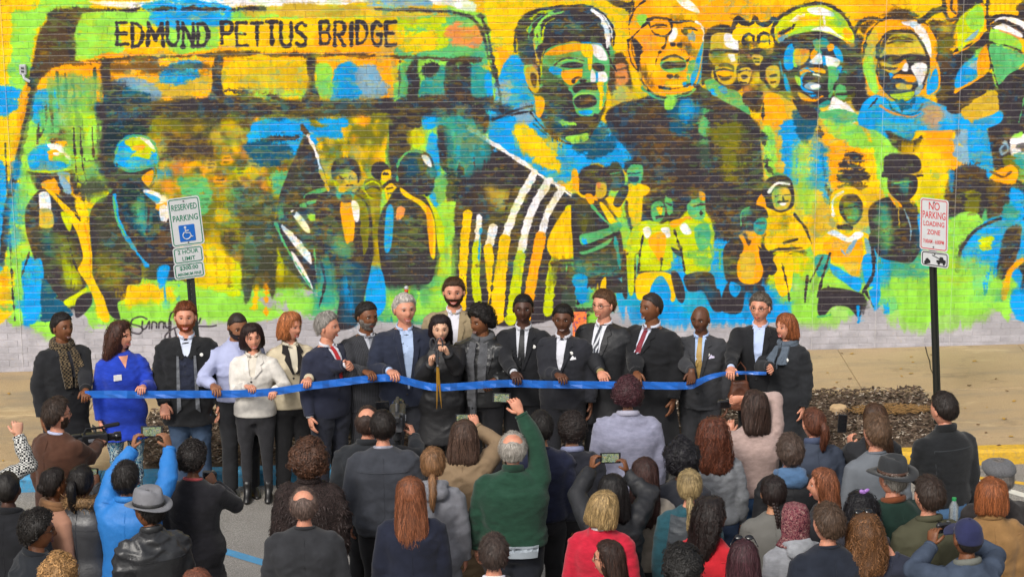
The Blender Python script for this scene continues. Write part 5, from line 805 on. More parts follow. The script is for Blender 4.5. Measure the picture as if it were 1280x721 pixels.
MB().prism(rrect(.15, .16, .008), -.0045, -.003, M=M1@Matrix.Translation((0,0,-.11))).obj('blue_panel', M_SBL, root)
Ms = M1@Matrix.Translation((0,0,-.11)); sb = MB()
def ic(pts, w_): sb.tube([Ms@Vector((x, -.006, z)) for x, z in pts], w_, 6)
sb.prism([(-.014+.012*cos(k*pi/4), .056+.012*sin(k*pi/4)) for k in range(8)], -.006, -.0045, M=Ms)
ic([(-.014, .04), (-.012, .002), (.024, .002), (.04, -.04), (.052, -.036)], .0055); ic([(-.012, .024), (.018, .024)], .005)
ic([(-.006+.036*cos(a), -.022+.036*sin(a)) for a in np.linspace(radians(115), radians(345), 14)], .005)
sb.obj('wheelchair_symbol', M_SW, root)
M2 = plate(235.3, 318.5, .285, .165, M_SG); text_obj('2 HOUR', .056, M2@Matrix.Translation((0,0,.032)), M_SG, root, .0008, .95); text_obj('LIMIT', .056, M2@Matrix.Translation((0,0,-.034)), M_SG, root, .0008, .95)
M3 = plate(236.5, 338, .29, .155, M_SG); text_obj('$300.00', .054, M3@Matrix.Translation((0,0,.028)), M_SG, root, .0012, 1.0); text_obj('MINIMUM FINE', .042, M3@Matrix.Translation((0,0,-.032)), M_SG, root, .0008, .8)
for M_, z in ((M1, .2), (M1, -.2), (M2, .065), (M3, .06)): MB().box((0,0,0), (.013, .012, .013), bev=.003).obj('bolt', M_BOLT, root).matrix_local = M_@Matrix.Translation((0, -.004, z))
# floodlight fitting on the wall, wall stub and orange panel
M_GAL = surf('galvanised_metal', 'b9bcc0', .45, .15, 20, metal=.3)
p = on_y(29, 91, -.03); root = empty('wall_bracket', tuple(p)); tag(root, 'small white metal conduit fitting on the wall above the left helmet', 'fitting')
MB().box((0, 0, .03), (.075, .05, .115), bev=.01).obj('junction_box', M_GAL, root); MB().tube([(0,-.01,-.02),(.015,-.03,-.06),(.06,-.04,-.085),(.075,-.04,-.09)], .017, 8).obj('conduit', M_GAL, root)
MB().box((0,-.029,.05), (.03,.008,.018)).box((0,-.029,.015), (.03,.008,.018)).obj('socket', surf('socket_dark', '4a4a4e', .6), root)
p = on_y(508, 361, -.12); root = empty('pipe_cap', (p[0], p[1], p[2]-.03)); tag(root, 'small white and red capped vent pipe sticking up above the silver haired man', 'pipe')
zb = gz(p[0])+KH; MB().tube([(0,0,zb-root.location.z),(0,0,.0)], .018, 10).obj('pipe', surf('pipe_dark', '3c4650', .6), root); MB().tube([(0,0,0),(0,0,.03)], .022, 12).obj('band', surf('pipe_red', 'd0502e', .6), root); MB().ell((0,0,.04), (.026,.026,.026), 12, 8).obj('cap', M_GAL, root, smooth=True)
p = on_y(724.5, 404, -.05); root = empty('orange_panel', tuple(p)); tag(root, 'weathered orange board leaning on the wall between two men in dark coats', 'board')
def pn(t, tc, col, c):
    v_ = N(t, 'ShaderNodeTexNoise', Scale=26.0, Detail=2.0); t.links.new(tc.outputs['Object'], v_.inputs['Vector']); r = ramp(t, v_.outputs[0], [(.38, lin('7d5a78')), (.46, lin('e9703c')), (.62, lin('f08a4c'))]); return r.outputs[0]
MB().box((0, 0, -.12), (.155, .012, .5), bev=.004).obj('board', surf('orange_board', 'e9703c', .7, .1, pattern=pn), root)
# ------------------------------------------------------------------ people: builders
from mathutils import noise as mno
TMP = bpy.data.scenes.new('tmp'); 
def vox(mb, size, smooth=3, fac=.55):
    me = bpy.data.meshes.new('t'); me.from_pydata(mb.v, [], mb.f); me.update()
    bm = bmesh.new(); bm.from_mesh(me); bmesh.ops.recalc_face_normals(bm, faces=bm.faces); bm.to_mesh(me); bm.free()
    o = bpy.data.objects.new('t', me); TMP.collection.objects.link(o)
    r = o.modifiers.new('r', 'REMESH'); r.mode = 'VOXEL'; r.voxel_size = size; r.adaptivity = 0
    s_ = o.modifiers.new('s', 'SMOOTH'); s_.factor = fac; s_.iterations = smooth
    vl = TMP.view_layers[0]; vl.update(); dg = vl.depsgraph; ev = o.evaluated_get(dg); m2 = bpy.data.meshes.new_from_object(ev)
    nv = len(m2.vertices); co = np.empty(nv*3, np.float32); m2.vertices.foreach_get('co', co)
    lt = np.empty(len(m2.polygons), np.int32); m2.polygons.foreach_get('loop_total', lt); li = np.empty(len(m2.loops), np.int32); m2.loops.foreach_get('vertex_index', li)
    nr = np.empty(nv*3, np.float32); m2.vertices.foreach_get('normal', nr)
    fs = []; k = 0
    if (lt == 4).all(): fs = li.reshape(-1, 4)
    else:
        for q in lt: fs.append(tuple(li[k:k+q])); k += q
    bpy.data.objects.remove(o); bpy.data.meshes.remove(me); bpy.data.meshes.remove(m2)
    return co.reshape(-1, 3), fs, nr.reshape(-1, 3)
_PH = np.random.RandomState(5).randint(0, 2**31, 4096).astype(np.int64); _PV = np.random.RandomState(6).rand(65536).astype(np.float32)*2-1
def vn3(P_):
    """smooth value noise on an array of points, about -1..1"""
    P_ = np.asarray(P_, np.float64)+1000.0; I = np.floor(P_).astype(np.int64); F_ = (P_-I).astype(np.float32); F_ = F_*F_*(3-2*F_)
    def h(i, j, k): return _PV[(i*73856093 ^ j*19349663 ^ k*83492791) & 65535]
    i, j, k = I[..., 0], I[..., 1], I[..., 2]; u, v, w = F_[..., 0], F_[..., 1], F_[..., 2]
    c00 = h(i, j, k)*(1-u)+h(i+1, j, k)*u; c10 = h(i, j+1, k)*(1-u)+h(i+1, j+1, k)*u; c01 = h(i, j, k+1)*(1-u)+h(i+1, j, k+1)*u; c11 = h(i, j+1, k+1)*(1-u)+h(i+1, j+1, k+1)*u
    return (c00*(1-v)+c10*v)*(1-w)+(c01*(1-v)+c11*v)*w
def wrinkle(co, nr, amp, seed, z0=.85, z1=1.45):
    x, y, z = co[:, 0], co[:, 1], co[:, 2]; o_ = np.array([seed*3.17, seed*1.71, seed*.93]); st = lambda *a: np.stack(a, -1)+o_
    d = vn3(st(x*5, y*5, z*6+x*2))*.5
    r1 = 1-np.abs(vn3(st(x*6+z*8, y*7, z*13-x*6)))*2.6; r2 = 1-np.abs(vn3(st(x*7-z*9+4, y*8+3, z*12+x*9)))*2.8; r3 = 1-np.abs(vn3(st(x*5, y*5, z*26+x*4)))*3.0
    zone = np.clip(vn3(st(x*3, y*3, z*3))*1.4+.6, .15, 1.3)
    d = d+(np.maximum(r1, -.1)**1*.8+np.maximum(r2, -.1)*.65)*zone+np.maximum(r3, 0)*.35*zone-.35
    return co+nr*(d*amp*1.35)[:, None]
# ---- head
HN, HM = 40, 30
def head_grid(n=HN, m=HM, fem=False):
    A, B = np.meshgrid(np.linspace(0, 2*pi, n, endpoint=False), np.linspace(-pi/2, pi/2, m+1))
    sx, sy, sz = np.cos(B)*np.sin(A), np.cos(B)*np.cos(A), np.sin(B)       # A = 0 looks forward (+y)
    f = lambda v, p: np.sign(v)*np.abs(v)**p
    X = .075*f(sx, .92); Y = .095*f(sy, .95); Z = .117*f(sz, .95)
    t = np.clip(-Z/.117, 0, 1); j = 1-(.34 if fem else .27)*t**1.6; X = X*j
    Y = np.where(Y < 0, Y*(1-.45*t**1.3), Y*(1-.06*t)); Y = Y-np.where(Y < 0, .008*(1-t), 0)
    Xf = X; fr = np.clip(Y/.05, 0, 1)
    G = lambda x0, z0, wx, wz: np.exp(-((Xf-x0)/wx)**2-((Z-z0)/wz)**2)*fr
    Y = Y-.006*fr*(np.abs(Xf) < .06)
    Y = Y+.013*G(0, .005, .010, .028)+.022*G(0, -.022, .0125, .015)+.005*G(0, .034, .045, .010)-.010*G(.031, .012, .016, .013)-.010*G(-.031, .012, .016, .013)
    Y = Y+.006*G(.042, -.028, .02, .022)+.006*G(-.042, -.028, .02, .022)+.008*G(0, -.06, .022, .013)+.010*G(0, -.1, .024, .016)-.004*G(0, -.078, .025, .008)
    return X, Y, Z
def grid_faces(n, m, base=0):
    return [(base+i*n+k, base+i*n+(k+1) % n, base+(i+1)*n+(k+1) % n, base+(i+1)*n+k) for i in range(m) for k in range(n)]
HG = {False: head_grid(), True: head_grid(fem=True)}
def hairline(al):
    xs_ = np.radians([0, 30, 55, 72, 90, 108, 135, 180]); zs = np.array([.070, .068, .058, .030, .000, -.022, -.062, -.078]); return np.interp(np.abs(al), xs_, zs)
def cap_offset(fem, fn):
    X, Y, Z = HG[fem]; al = np.arctan2(X, Y); th = fn(X, Y, Z, al)
    L_ = np.sqrt(X**2+Y**2+Z**2); k = 1+th/L_; return X*k, Y*k, Z*k, th
sstep = lambda x: np.clip(x, 0, 1)**2*(3-2*np.clip(x, 0, 1))
def ribbon(mb, pts, w, nrm, mi=0):
    """a lock of hair: thin three-sided sliver along pts"""
    n = len(pts); vs = []
    for i, p in enumerate(pts):
        t = (pts[min(i+1, n-1)]-pts[max(i-1, 0)]); s_ = t.cross(nrm[i]); s_ = s_.normalized() if s_.length > 1e-6 else Vector((1,0,0)); k = w*(1-.75*(i/(n-1))**2)
        vs += [p-s_*k, p+s_*k, p+nrm[i]*k*.7]
    fs = []
    for i in range(n-1):
        a, b = i*3, i*3+3; fs += [(a, a+2, b+2, b), (a+2, a+1, b+1, b+2)]
    mb.add(vs, fs, mi)
def locks(mb, src, n, length, w, rnd, flow='down', lift=.003, steps=4, curl=0.0, zmin=-9, inside=None, flare=.006):
    """strands that follow the surface of src"""
    V, F_ = src; bv_ = BVHTree.FromPolygons([tuple(v) for v in V], [tuple(f) for f in F_]); V = np.asarray(V)
    zfl = float(V[:, 2].min())+.012; tri = 0; Fa = F_; whorl = Vector((0, -.05, .13)); k = 0; tries = 0
    while k < n and tries < n*5:
        tries += 1; f = Fa[rnd.randrange(len(Fa))]; a, b, c = (Vector(V[f[q]]) for q in (0, 1, 2)); u, v = rnd.random(), rnd.random()
        p = a+(b-a)*u*.9+(c-b)*v*.9
        if p.z < zmin or (inside and not inside(p)): continue
        hit = bv_.find_nearest(p)
        if hit[0] is None: continue
        p, nr = hit[0], hit[1]; 
        c_ = Vector((0, -.02, .0)); 
        if (p-c_).dot(nr) < 0: nr = -nr
        pts = []; nrs = []; st = length*rnd.uniform(.6, 1.3)/steps; ph = rnd.uniform(0, 6.28); q = p; fl_ = rnd.uniform(-.2, 1.6)
        for s_ in range(steps+1):
            pts.append(q+nr*(lift*(.3+rnd.random()*.8)+flare*fl_*(s_/steps)**1.5+curl*.4*(1+sin(ph+s_*2.2)))); nrs.append(nr)
            if flow == 'down' and q.z < .07: d = Vector((0, 0, -1))
            elif flow == 'fwd': d = Vector((.5, .6, .2))
            else: d = (q-whorl); d = d-d.dot(nr)*nr; d = d.normalized()*.8+Vector((0, 0, -.25))
            d = d+Vector((rnd.gauss(0, .22), rnd.gauss(0, .22), rnd.gauss(0, .15)))
            d = d-d.dot(nr)*nr; d = d.normalized() if d.length > 1e-5 else Vector((0,0,-1))
            if curl: sd = d.cross(nr); d = (d+sd*sin(ph+s_*2.2)*1.1).normalized()
            q2 = q+d*st; h = bv_.find_nearest(q2)
            if h[0] is None or q2.z < zfl: break
            nn = h[1]; nn = -nn if (h[0]-c_).dot(nn) < 0 and h[0].z > -.05 else nn
            if nn.dot(nr) < 0: nn = -nn
            q = h[0]; nr = nn
        if len(pts) > 2: ribbon(mb, pts, w*rnd.uniform(.6, 1.3), nrs); k += 1
def curls(mb, src, n, r, rnd, inside=None):
    V, F_ = src; V = np.asarray(V)
    for i in range(n*3):
        if n <= 0: break
        f = F_[rnd.randrange(len(F_))]; p = Vector(V[f[0]])*.5+Vector(V[f[2]])*.5
        if inside and not inside(p): continue
        n -= 1; k = r*rnd.uniform(.6, 1.3); d = p.normalized(); p = p+d*rnd.uniform(-.3, 1.1)*k; ph = rnd.uniform(0, 6); a = d.orthogonal().normalized(); a = Quaternion(d, ph)@a; b = d.cross(a)
        pts = [p+a*cos(t)*k+b*sin(t)*k*.8+d*(t*.16*k) for t in (0, 1.5, 3.0, 4.5)]
        ribbon(mb, pts, k*.42, [(q-p).normalized()*.3+d for q in pts])
def curtain(mb, ctr, n=44, m=22, lump=.006, seed=0, freq=9):
    """hair hanging as a body: control rings (z, cx, cy, hx, hy) in head space"""
    C_2 = np.array(ctr, float); C_2 = C_2[np.argsort(C_2[:, 0])]; zs = np.linspace(C_2[0, 0], C_2[-1, 0], m); vs = []
    for z in zs:
        cx, cy, hx, hy = (np.interp(z, C_2[:, 0], C_2[:, k]) for k in (1, 2, 3, 4))
        for k in range(n):
            a = 2*pi*k/n; d = mno.noise(Vector((cos(a)*freq*.35+seed, sin(a)*freq*.35, z*5)))*lump*1.6+mno.noise(Vector((cos(a)*freq+seed, sin(a)*freq, z*9)))*lump
            tip = max(0, 1-(z-C_2[0, 0])/.05); d -= tip*.01*mno.noise(Vector((a*6, seed, 0)))*3
            vs.append((cx+(hx+d)*sin(a), cy+(hy+d)*cos(a), z+(tip*.02*mno.noise(Vector((cos(a)*5, sin(a)*5, seed))) if tip else 0)))
    fs = grid_faces(n, m-1)+[tuple(range(n))[::-1], tuple(range((m-1)*n, m*n))]
    fs = [f[::-1] for f in fs]; mb.add(vs, fs); return vs, fs
def hair_mat(c, rough=.5):
    nm = 'hair_'+c
    if nm in MATS: return MATS[nm]
    m_, t, b = new_mat(nm); g = N(t, 'ShaderNodeNewGeometry'); base = lin(c)
    r = ramp(t, g.outputs['Random Per Island'], [(0, sc3(base, .55)), (.45, base), (.8, sc3(base, 1.35)), (1, sc3(base, 1.8))])
    tc = N(t, 'ShaderNodeTexCoord'); mp = N(t, 'ShaderNodeMapping'); mp.inputs['Scale'].default_value = (1, 1, .12); t.links.new(tc.outputs['Object'], mp.inputs[0])
    n_ = N(t, 'ShaderNodeTexNoise', Scale=120.0, Detail=3.0); t.links.new(mp.outputs[0], n_.inputs['Vector']); mr = N(t, 'ShaderNodeMapRange'); mr.inputs['From Min'].default_value = .3; mr.inputs['From Max'].default_value = .7; mr.inputs['To Min'].default_value = .6; mr.inputs['To Max'].default_value = 1.35; t.links.new(n_.outputs[0], mr.inputs['Value'])
    hs = N(t, 'ShaderNodeHueSaturation'); t.links.new(r.outputs[0], hs.inputs['Color']); t.links.new(mr.outputs[0], hs.inputs['Value']); t.links.new(hs.outputs[0], b.inputs['Base Color'])
    bp = N(t, 'ShaderNodeBump', Strength=.8, Distance=.006); t.links.new(n_.outputs[0], bp.inputs['Height']); t.links.new(bp.outputs[0], b.inputs['Normal'])
    b.inputs['Roughness'].default_value = rough; b.inputs['Specular IOR Level'].default_value = .35; MATS[nm] = m_; return m_
SKIN = dict(pale='cf9a80', rosy='cb8d73', fair='d3a488', tan='c08a68', mid='8f6146', brown='74492f', dark='5f3c29', deep='4b3025')
def skin_mat(k):
    nm = 'skin_'+k
    if nm in MATS: return MATS[nm]
    m_, t, b = new_mat(nm); c = lin(SKIN[k]); tc = N(t, 'ShaderNodeTexCoord'); n_ = N(t, 'ShaderNodeTexNoise', Scale=22.0, Detail=4.0); t.links.new(tc.outputs['Object'], n_.inputs['Vector'])
    r = ramp(t, n_.outputs[0], [(.32, (c[0]*.86, c[1]*.78, c[2]*.76)), (.5, c), (.7, sc3(c, 1.12))]); t.links.new(r.outputs[0], b.inputs['Base Color'])
    n2 = N(t, 'ShaderNodeTexNoise', Scale=160.0, Detail=3.0); t.links.new(tc.outputs['Object'], n2.inputs['Vector']); bp = N(t, 'ShaderNodeBump', Strength=.25, Distance=.003); t.links.new(n2.outputs[0], bp.inputs['Height']); t.links.new(bp.outputs[0], b.inputs['Normal'])
    b.inputs['Roughness'].default_value = .48; b.inputs['Specular IOR Level'].default_value = .4
    b.inputs['Subsurface Weight'].default_value = .12; b.inputs['Subsurface Radius'].default_value = (.02, .008, .004); b.inputs['Subsurface Scale'].default_value = .3
    MATS[nm] = m_; return m_
# ---- cloth
def pat_check(c2, s, c3=None):
    def f(t, tc, col, c):
        ck = N(t, 'ShaderNodeTexChecker', Scale=s); t.links.new(tc.outputs['Object'], ck.inputs['Vector']); ck.inputs['Color2'].default_value = (*lin(c2), 1); t.links.new(col, ck.inputs['Color1']); return ck.outputs[0]
    return f
def pat_stripe(c2, s, axis=0, w=.85):
    def f(t, tc, col, c):
        wv = N(t, 'ShaderNodeTexWave', Scale=s, Distortion=.3); wv.bands_direction = 'XZ'[axis > 0] if axis < 3 else 'DIAGONAL'; t.links.new(tc.outputs['Object'], wv.inputs['Vector']); r = ramp(t, wv.outputs[0], [(w, (0, 0, 0)), (min(w+.08, 1), (1, 1, 1))])
        mx = N(t, 'ShaderNodeMix', data_type='RGBA'); t.links.new(r.outputs[0], mx.inputs['Factor']); t.links.new(col, mx.inputs['A']); mx.inputs['B'].default_value = (*lin(c2), 1); return mx.outputs['Result']
    return f
def pat_blot(cols, s):
    def f(t, tc, col, c):
        v = N(t, 'ShaderNodeTexNoise', Scale=s, Detail=3.0, Distortion=1.2); t.links.new(tc.outputs['Object'], v.inputs['Vector']); n_ = len(cols)
        r = ramp(t, v.outputs[0], [(.36+.3*i/n_, lin(q)) for i, q in enumerate(cols)]); r.color_ramp.interpolation = 'CONSTANT'; return r.outputs[0]
    return f
def cloth(c, kind='wool', pat=None, tagn=''):
    nm = '%s_%s%s' % (kind, c, tagn)
    c = tuple(v*.93+.007 for v in lin(c))
    if kind == 'leather': return surf(nm, c, .38, .2, 9, .35, 55, spec=.5, pattern=pat, dist=.006)
    if kind == 'nylon': return surf(nm, c, .55, .12, 7, .3, 40, spec=.35, pattern=pat)
    if kind == 'knit': return surf(nm, c, .95, .22, 16, .7, 190, stretch=(1,1,2.2), spec=.1, pattern=pat, dist=.004, sheen=.15)
    if kind == 'denim': return surf(nm, c, .9, .25, 7, .3, 200, spec=.15, pattern=pat, dist=.003)
    if kind == 'cotton': return surf(nm, c, .85, .08, 8, .3, 60, spec=.2, pattern=pat, dist=.004)
    if kind == 'fur': return surf(nm, c, .85, .5, 40, .9, 90, spec=.3, pattern=pat, dist=.02)
    return surf(nm, c, .92, .22, 9, .28, 220, spec=.15, pattern=pat, dist=.004, sheen=.1)
# ---- hands
def hand(mb, W, d, nrm, side, curl=.5, k=1.0, mi=0, spread=.12):
    """palm, four jointed fingers of different lengths, thumb off the side. W wrist, d finger direction, nrm out of the palm"""
    d = d.normalized(); nrm = (nrm-d*nrm.dot(d)).normalized(); s_ = d.cross(nrm)*side     # s_ points to the thumb side
    mb.tube([W-d*.025*k, W+d*.01*k, W+d*.045*k, W+d*.082*k, W+d*.092*k], [(.026*k, .021*k), (.029*k, .019*k), (.040*k, .0165*k), (.041*k, .013*k), (.036*k, .009*k)], 10, mi, flat=s_)
    for i, (o_, l, r) in enumerate(((.029, .070, .0088), (.010, .078, .0092), (-.010, .072, .0088), (-.028, .058, .0078))):
        p = W+(d*.083+s_*o_)*k; a = curl*(.75+.1*i); fd = (d+s_*(o_*spread*6)).normalized(); pts = [p-fd*.012*k, p]; ang = 0
        for seg, fl in enumerate((.45, .31, .24)):
            ang += a*(1.0, 1.15, .8)[seg]; v = fd*cos(ang)+nrm*sin(ang); pts.append(pts[-1]+v*(l*fl*k))
        mb.tube(pts, [r*k, r*k, r*.97*k, r*.9*k, r*.7*k], 6, mi)
    p = W+(d*.02+s_*.026)*k; v1 = (s_*.75+d*.62+nrm*.25).normalized(); v2 = (s_*.25+d*.8+nrm*(.3+curl*.5)).normalized()
    mb.tube([p-v1*.012*k, p+v1*.024*k, p+v1*.030*k+v2*.022*k, p+v1*.030*k+v2*.045*k], [.0125*k, .0115*k, .0102*k, .008*k], 6, mi)
def ik(S, W, l1, l2, hint):
    v = W-S; D = v.length; mx = (l1+l2)*.985
    if D > mx: v = v*(mx/D); W = S+v; D = mx
    if D < abs(l1-l2)+.05: D2 = abs(l1-l2)+.05; v = v*(D2/max(D, 1e-4)); W = S+v; D = D2
    a = (l1*l1-l2*l2+D*D)/(2*D); h = sqrt(max(l1*l1-a*a, 0)); n_ = v/D; p = hint-n_*hint.dot(n_)
    p = p.normalized() if p.length > 1e-4 else n_.orthogonal(); return S+n_*a+p*h, W
def patch(parent, name, bv_, poly, mat, front=1, off=.004, th=.004, res=.03, T=None):
    """cloth piece cut to the outline and laid on the garment below"""
    bm = bmesh.new(); vs = [bm.verts.new((x, 0, z)) for x, z in poly]; bm.faces.new(vs)
    bmesh.ops.triangulate(bm, faces=bm.faces[:])
    for _ in range(5):
        es = [e for e in bm.edges if e.calc_length() > res]
        if not es: break
        bmesh.ops.subdivide_edges(bm, edges=es, cuts=1); bmesh.ops.triangulate(bm, faces=[f for f in bm.faces if len(f.verts) > 3])
    for v in bm.verts:
        h = bv_.ray_cast(Vector((v.co.x, front*.7, v.co.z)), Vector((0, -front, 0)))
        y = h[0].y if h[0] is not None else front*.09
        if T is not None:
            ya = T(v.co.x, v.co.z, front)
            if front*y > front*ya+.045 or front*y < front*ya-.06: y = ya+front*.012
        elif front*y < .02: y = front*.05
        v.co.y = y+front*off
    be = [e for e in bm.edges if e.is_boundary]
    r_ = bmesh.ops.extrude_edge_only(bm, edges=be)
    for v in [g for g in r_['geom'] if isinstance(g, bmesh.types.BMVert)]: v.co.y -= front*(off+th+.002)
    for v in bm.verts: v.co.y += front*th*.5
    bmesh.ops.recalc_face_normals(bm, faces=bm.faces[:])
    me = bpy.data.meshes.new(name); bm.to_mesh(me); bm.free(); me.materials.append(mat)
    o = bpy.data.objects.new(name, me); COL.objects.link(o); o.parent = parent; return o
def mirror(poly): return [(-x, z) for x, z in poly]
M_EYEW = surf('eye_white', 'd8d2cc', .3, .03); M_EYED = surf('eye_dark', '241a16', .25, .05); M_TEETH = surf('teeth', 'ddd6cc', .3, .03)
M_SHOE = surf('black_shoe', '1d1c1c', .35, .2, 20, spec=.5); M_GLASSF = surf('spectacle_frame', '35302e', .35, .1, metal=.3); M_GOLD = surf('gold', 'c9973c', .35, .1, metal=.7); M_BADGE = surf('white_badge', 'e4e2de', .5, .04); M_PEARL = surf('pearl', 'e4dfd8', .25, .04)
def lips_mat(sk): return surf('lips_'+sk, {'pale': 'b4645a', 'rosy': 'b4584f', 'fair': 'b85f58', 'tan': '9b5148', 'mid': '7e4a40', 'brown': '6b3c36', 'dark': '57302b', 'deep': '452824'}[sk], .45, .08, 30)
NPPL = 0; GR_ = 'people lined up along the blue ribbon'
def person(label, x=0, top=0, h=1.74, face=0.0, Y=None, sex='m', build=1.0, skin='pale', hair='short', hc='3b2a20', hair_t=.014, head=(0, 0, 0), lean=(0, 0), turn=0.0,
           top_k='jacket', tc='23252b', tm='wool', tpat=None, ttag='', tlen=None, off=.024, lower='trousers', lc='1e1e22', lm='wool', lpat=None, ltag='', shoes=True, armA=None, armB=None, sleeve=True,
           shirt=None, vz=1.18, vx=.045, tie=None, tiepat=None, lapel=True, lapelc=None, beard=None, specs=None, smile=0, facevis=True, badge=None, pocket=None, collar=None, scarf=None, hood=None, hat=None, hatc='333333', group=None, extra=None, fine=True, cuff=None, bust=True, curlA=.9, curlB=.9, legs=None, sidehint=None):
    """x, top: photo position of the crown, turned into a standing place on the ground"""
    global NPPL
    NPPL += 1; rnd = random.Random(NPPL*17); fem = sex == 'f'
    if Y is None: g = on_ground(x, top, h); bx, by = float(g[0]), float(g[1])
    else: g = on_y(x, top, Y); bx, by = float(g[0]), float(Y); h = float(g[2])-gz(bx)
    if legs == 'kerb': pass
    zg = gz(bx); s = h/1.765; rz = radians(face)     # face 0: looks at the wall; 180: looks at the camera
    root = empty('person', (bx, by, zg), rz); tag(root, label, 'person', group)
    def loc(px, py, fwd):                         # photo point at fwd metres nearer the camera (negative: nearer the wall) into body space
        p = Vector(on_y(px, py, by-fwd))-Vector((bx, by, zg)); p = Matrix.Rotation(-rz, 3, 'Z')@p; return p/s
    S = lambda v: Vector(v)*s
    lx, ly = lean; hipz = .93
    def bend(p):                                  # shear of the upper body about the hips
        p = Vector(p); k = max(0.0, p.z-hipz)/.5; return Vector((p.x+lx*k, p.y+ly*k-.03*abs(ly)*k*k, p.z-.12*(lx*lx+ly*ly)*k))
    tq = radians(turn)
    def tw(p):
        k = min(1, max(0.0, (p[2]-.95)/.35)); return Vector((p[0]*cos(tq*k)-p[1]*sin(tq*k), p[0]*sin(tq*k)+p[1]*cos(tq*k), p[2]))
    B_ = lambda p: bend(tw(p))
    shx = (.160 if fem else .180)*(.55+.45*build); shz = 1.385
    tor = ([(.80,.150,.105,-.01),(.88,.178,.128,-.012),(.96,.176,.125,-.005),(1.06,.138,.105,.0),(1.16,.145,.108,.0),(1.26,.166,.118,.005),(1.34,.166,.105,.0),(1.39,.150,.092,-.005),(1.43,.112,.075,-.01),(1.462,.075,.062,-.012),(1.485,.056,.054,-.012)] if fem else
           [(.80,.150,.105,-.01),(.88,.170,.122,-.01),(.96,.168,.122,-.003),(1.06,.156,.118,.005),(1.16,.164,.122,.006),(1.27,.182,.126,.006),(1.34,.190,.116,.0),(1.39,.176,.100,-.005),(1.43,.130,.082,-.01),(1.462,.085,.068,-.012),(1.488,.060,.058,-.012)])
    bw = 1.06+(build-1)*.95
    def trings(o_, z0=None, flare=0.0):
        R = []
        for z, hx, hy, cy in tor:
            if z0 is not None and z < z0-.001: continue
            f = 1+(bw-1)*(1.0 if z < 1.3 else .6 if z < 1.44 else .2); R.append((0, cy, z, hx*f+o_, hy*(1+(bw-1)*1.1*(z < 1.38))+o_))
        return R
    hh = radians(head[0])-tq*0; hpitch, htilt = radians(head[1]), radians(head[2])
    # arms
    A = []
    flip = cos(rz) < 0
    for key, spec, cu in (('A', armA, curlA), ('B', armB, curlB)):
        sx = (-1 if key == 'A' else 1)*(-1 if flip else 1)
        Sh = B_((sx*shx, -.005, shz)); hint = Vector((sx*.55, -.75, -.55)); nrm = None; ddir = None
        if spec is None: T = Sh+Vector((sx*.07, .03+.02*rnd.random(), -.56)); W = T+Vector((0, 0, .03)); hint = Vector((sx*.5, -1, 0)); cu = .35
        else:
            T = loc(*spec[:3]); up = T.z > shz-.1
            if up: hint = Vector((sx*1.0, -.1, -.75))
            if len(spec) > 3 and spec[3]: hint = Vector(spec[3])
            if len(spec) > 4 and spec[4]: ddir = Vector(spec[4]).normalized()
            if len(spec) > 5 and spec[5]: nrm = Vector(spec[5])
            W = T-(ddir if ddir else (T-Sh).normalized())*.075
        E_, W = ik(Sh, W, .285, .255, hint)
        fd = (W-E_).normalized(); dd = ddir if ddir else (fd*.8+(T-W).normalized()*.4 if spec else fd*.9+Vector((0, .15, -.2))).normalized()
        if nrm is None: nrm = Vector((-sx, .2, 0)) if spec is None else (Vector((0, -.3, -1)) if T.z < 1.3 else Vector((-sx*.5, 1, 0)))
        A.append((sx, Sh, E_, W, dd, nrm, cu, spec))
    # body: one continuous surface under the clothes, with head and hands
    mb = MB(); mb.loft([(r[0], r[1], r[2], r[3], r[4]) for r in trings(-.006)], 16); mb.v = [tuple(B_(v)) for v in mb.v]
    st_ = 1.0 if legs != 'stride' else 0
    legx = .088*(.7+.3*bw); hips = [Vector((q*legx, 0, .90)) for q in (-1, 1)]
    kn = [Vector((q*(legx+.008), .015, .49)) for q in (-1, 1)]; an = [Vector((q*(legx+.012), -.01, .085)) for q in (-1, 1)]
    for i in (0, 1): mb.tube([hips[i]+Vector((0, 0, .03)), hips[i]*.6+kn[i]*.4, kn[i], kn[i]*.6+an[i]*.4+Vector((0, -.012, 0)), an[i]], [.082*bw, .074*bw, .052, .05, .036], 10)
    for i in (0, 1): mb.tube([an[i]+Vector((0, -.03, -.03)), an[i]+Vector((0, .05, -.045)), an[i]+Vector((0, .11, -.055))], [.028, .028, .022], 8, round_ends=True)
    for sx, Sh, E_, W, dd, nrm, cu, sp_ in A: mb.ell(Sh-Vector((sx*.012, 0, .004)), (.055, .052, .06), 10, 6); mb.tube([Sh, (Sh+E_)/2, E_, E_*.55+W*.45, W-(W-E_).normalized()*.0], [.05, .047, .038, .038, .027], 10, round_ends=True)
    nb = B_((0, -.012, 1.46)); npv = B_((0, -.008, 1.535))
    Rh = Matrix.Rotation(tq, 3, 'Z')@Matrix.Rotation(hh, 3, 'Z')@Matrix.Rotation(hpitch, 3, 'X')@Matrix.Rotation(htilt, 3, 'Y')
    hc_ = npv+Rh@Vector((0, .018, .098)); HS = 1.03 if fem else 1.06; hsx = HS*(1.0+.06*(bw-1)/.2)
    mb.tube([nb-Vector((0, 0, .03)), nb, npv+(hc_-npv)*.25], [.064 if not fem else .052, .061 if not fem else .049, .058 if not fem else .048], 12)
    co, fs, nr = vox(mb, .023 if group == GR_ else .030, 2)
    vs = [tuple(v) for v in co]; F2 = [tuple(f) for f in fs]; fm = [0]*len(F2)
    h2 = MB()
    X, Y_, Z = HG[fem]; P3 = np.stack([X*hsx, Y_*HS, Z*HS], -1).reshape(-1, 3)
    h2.add([hc_+Rh@Vector(p) for p in P3], [f[::-1] for f in grid_faces(HN, HM)]); 
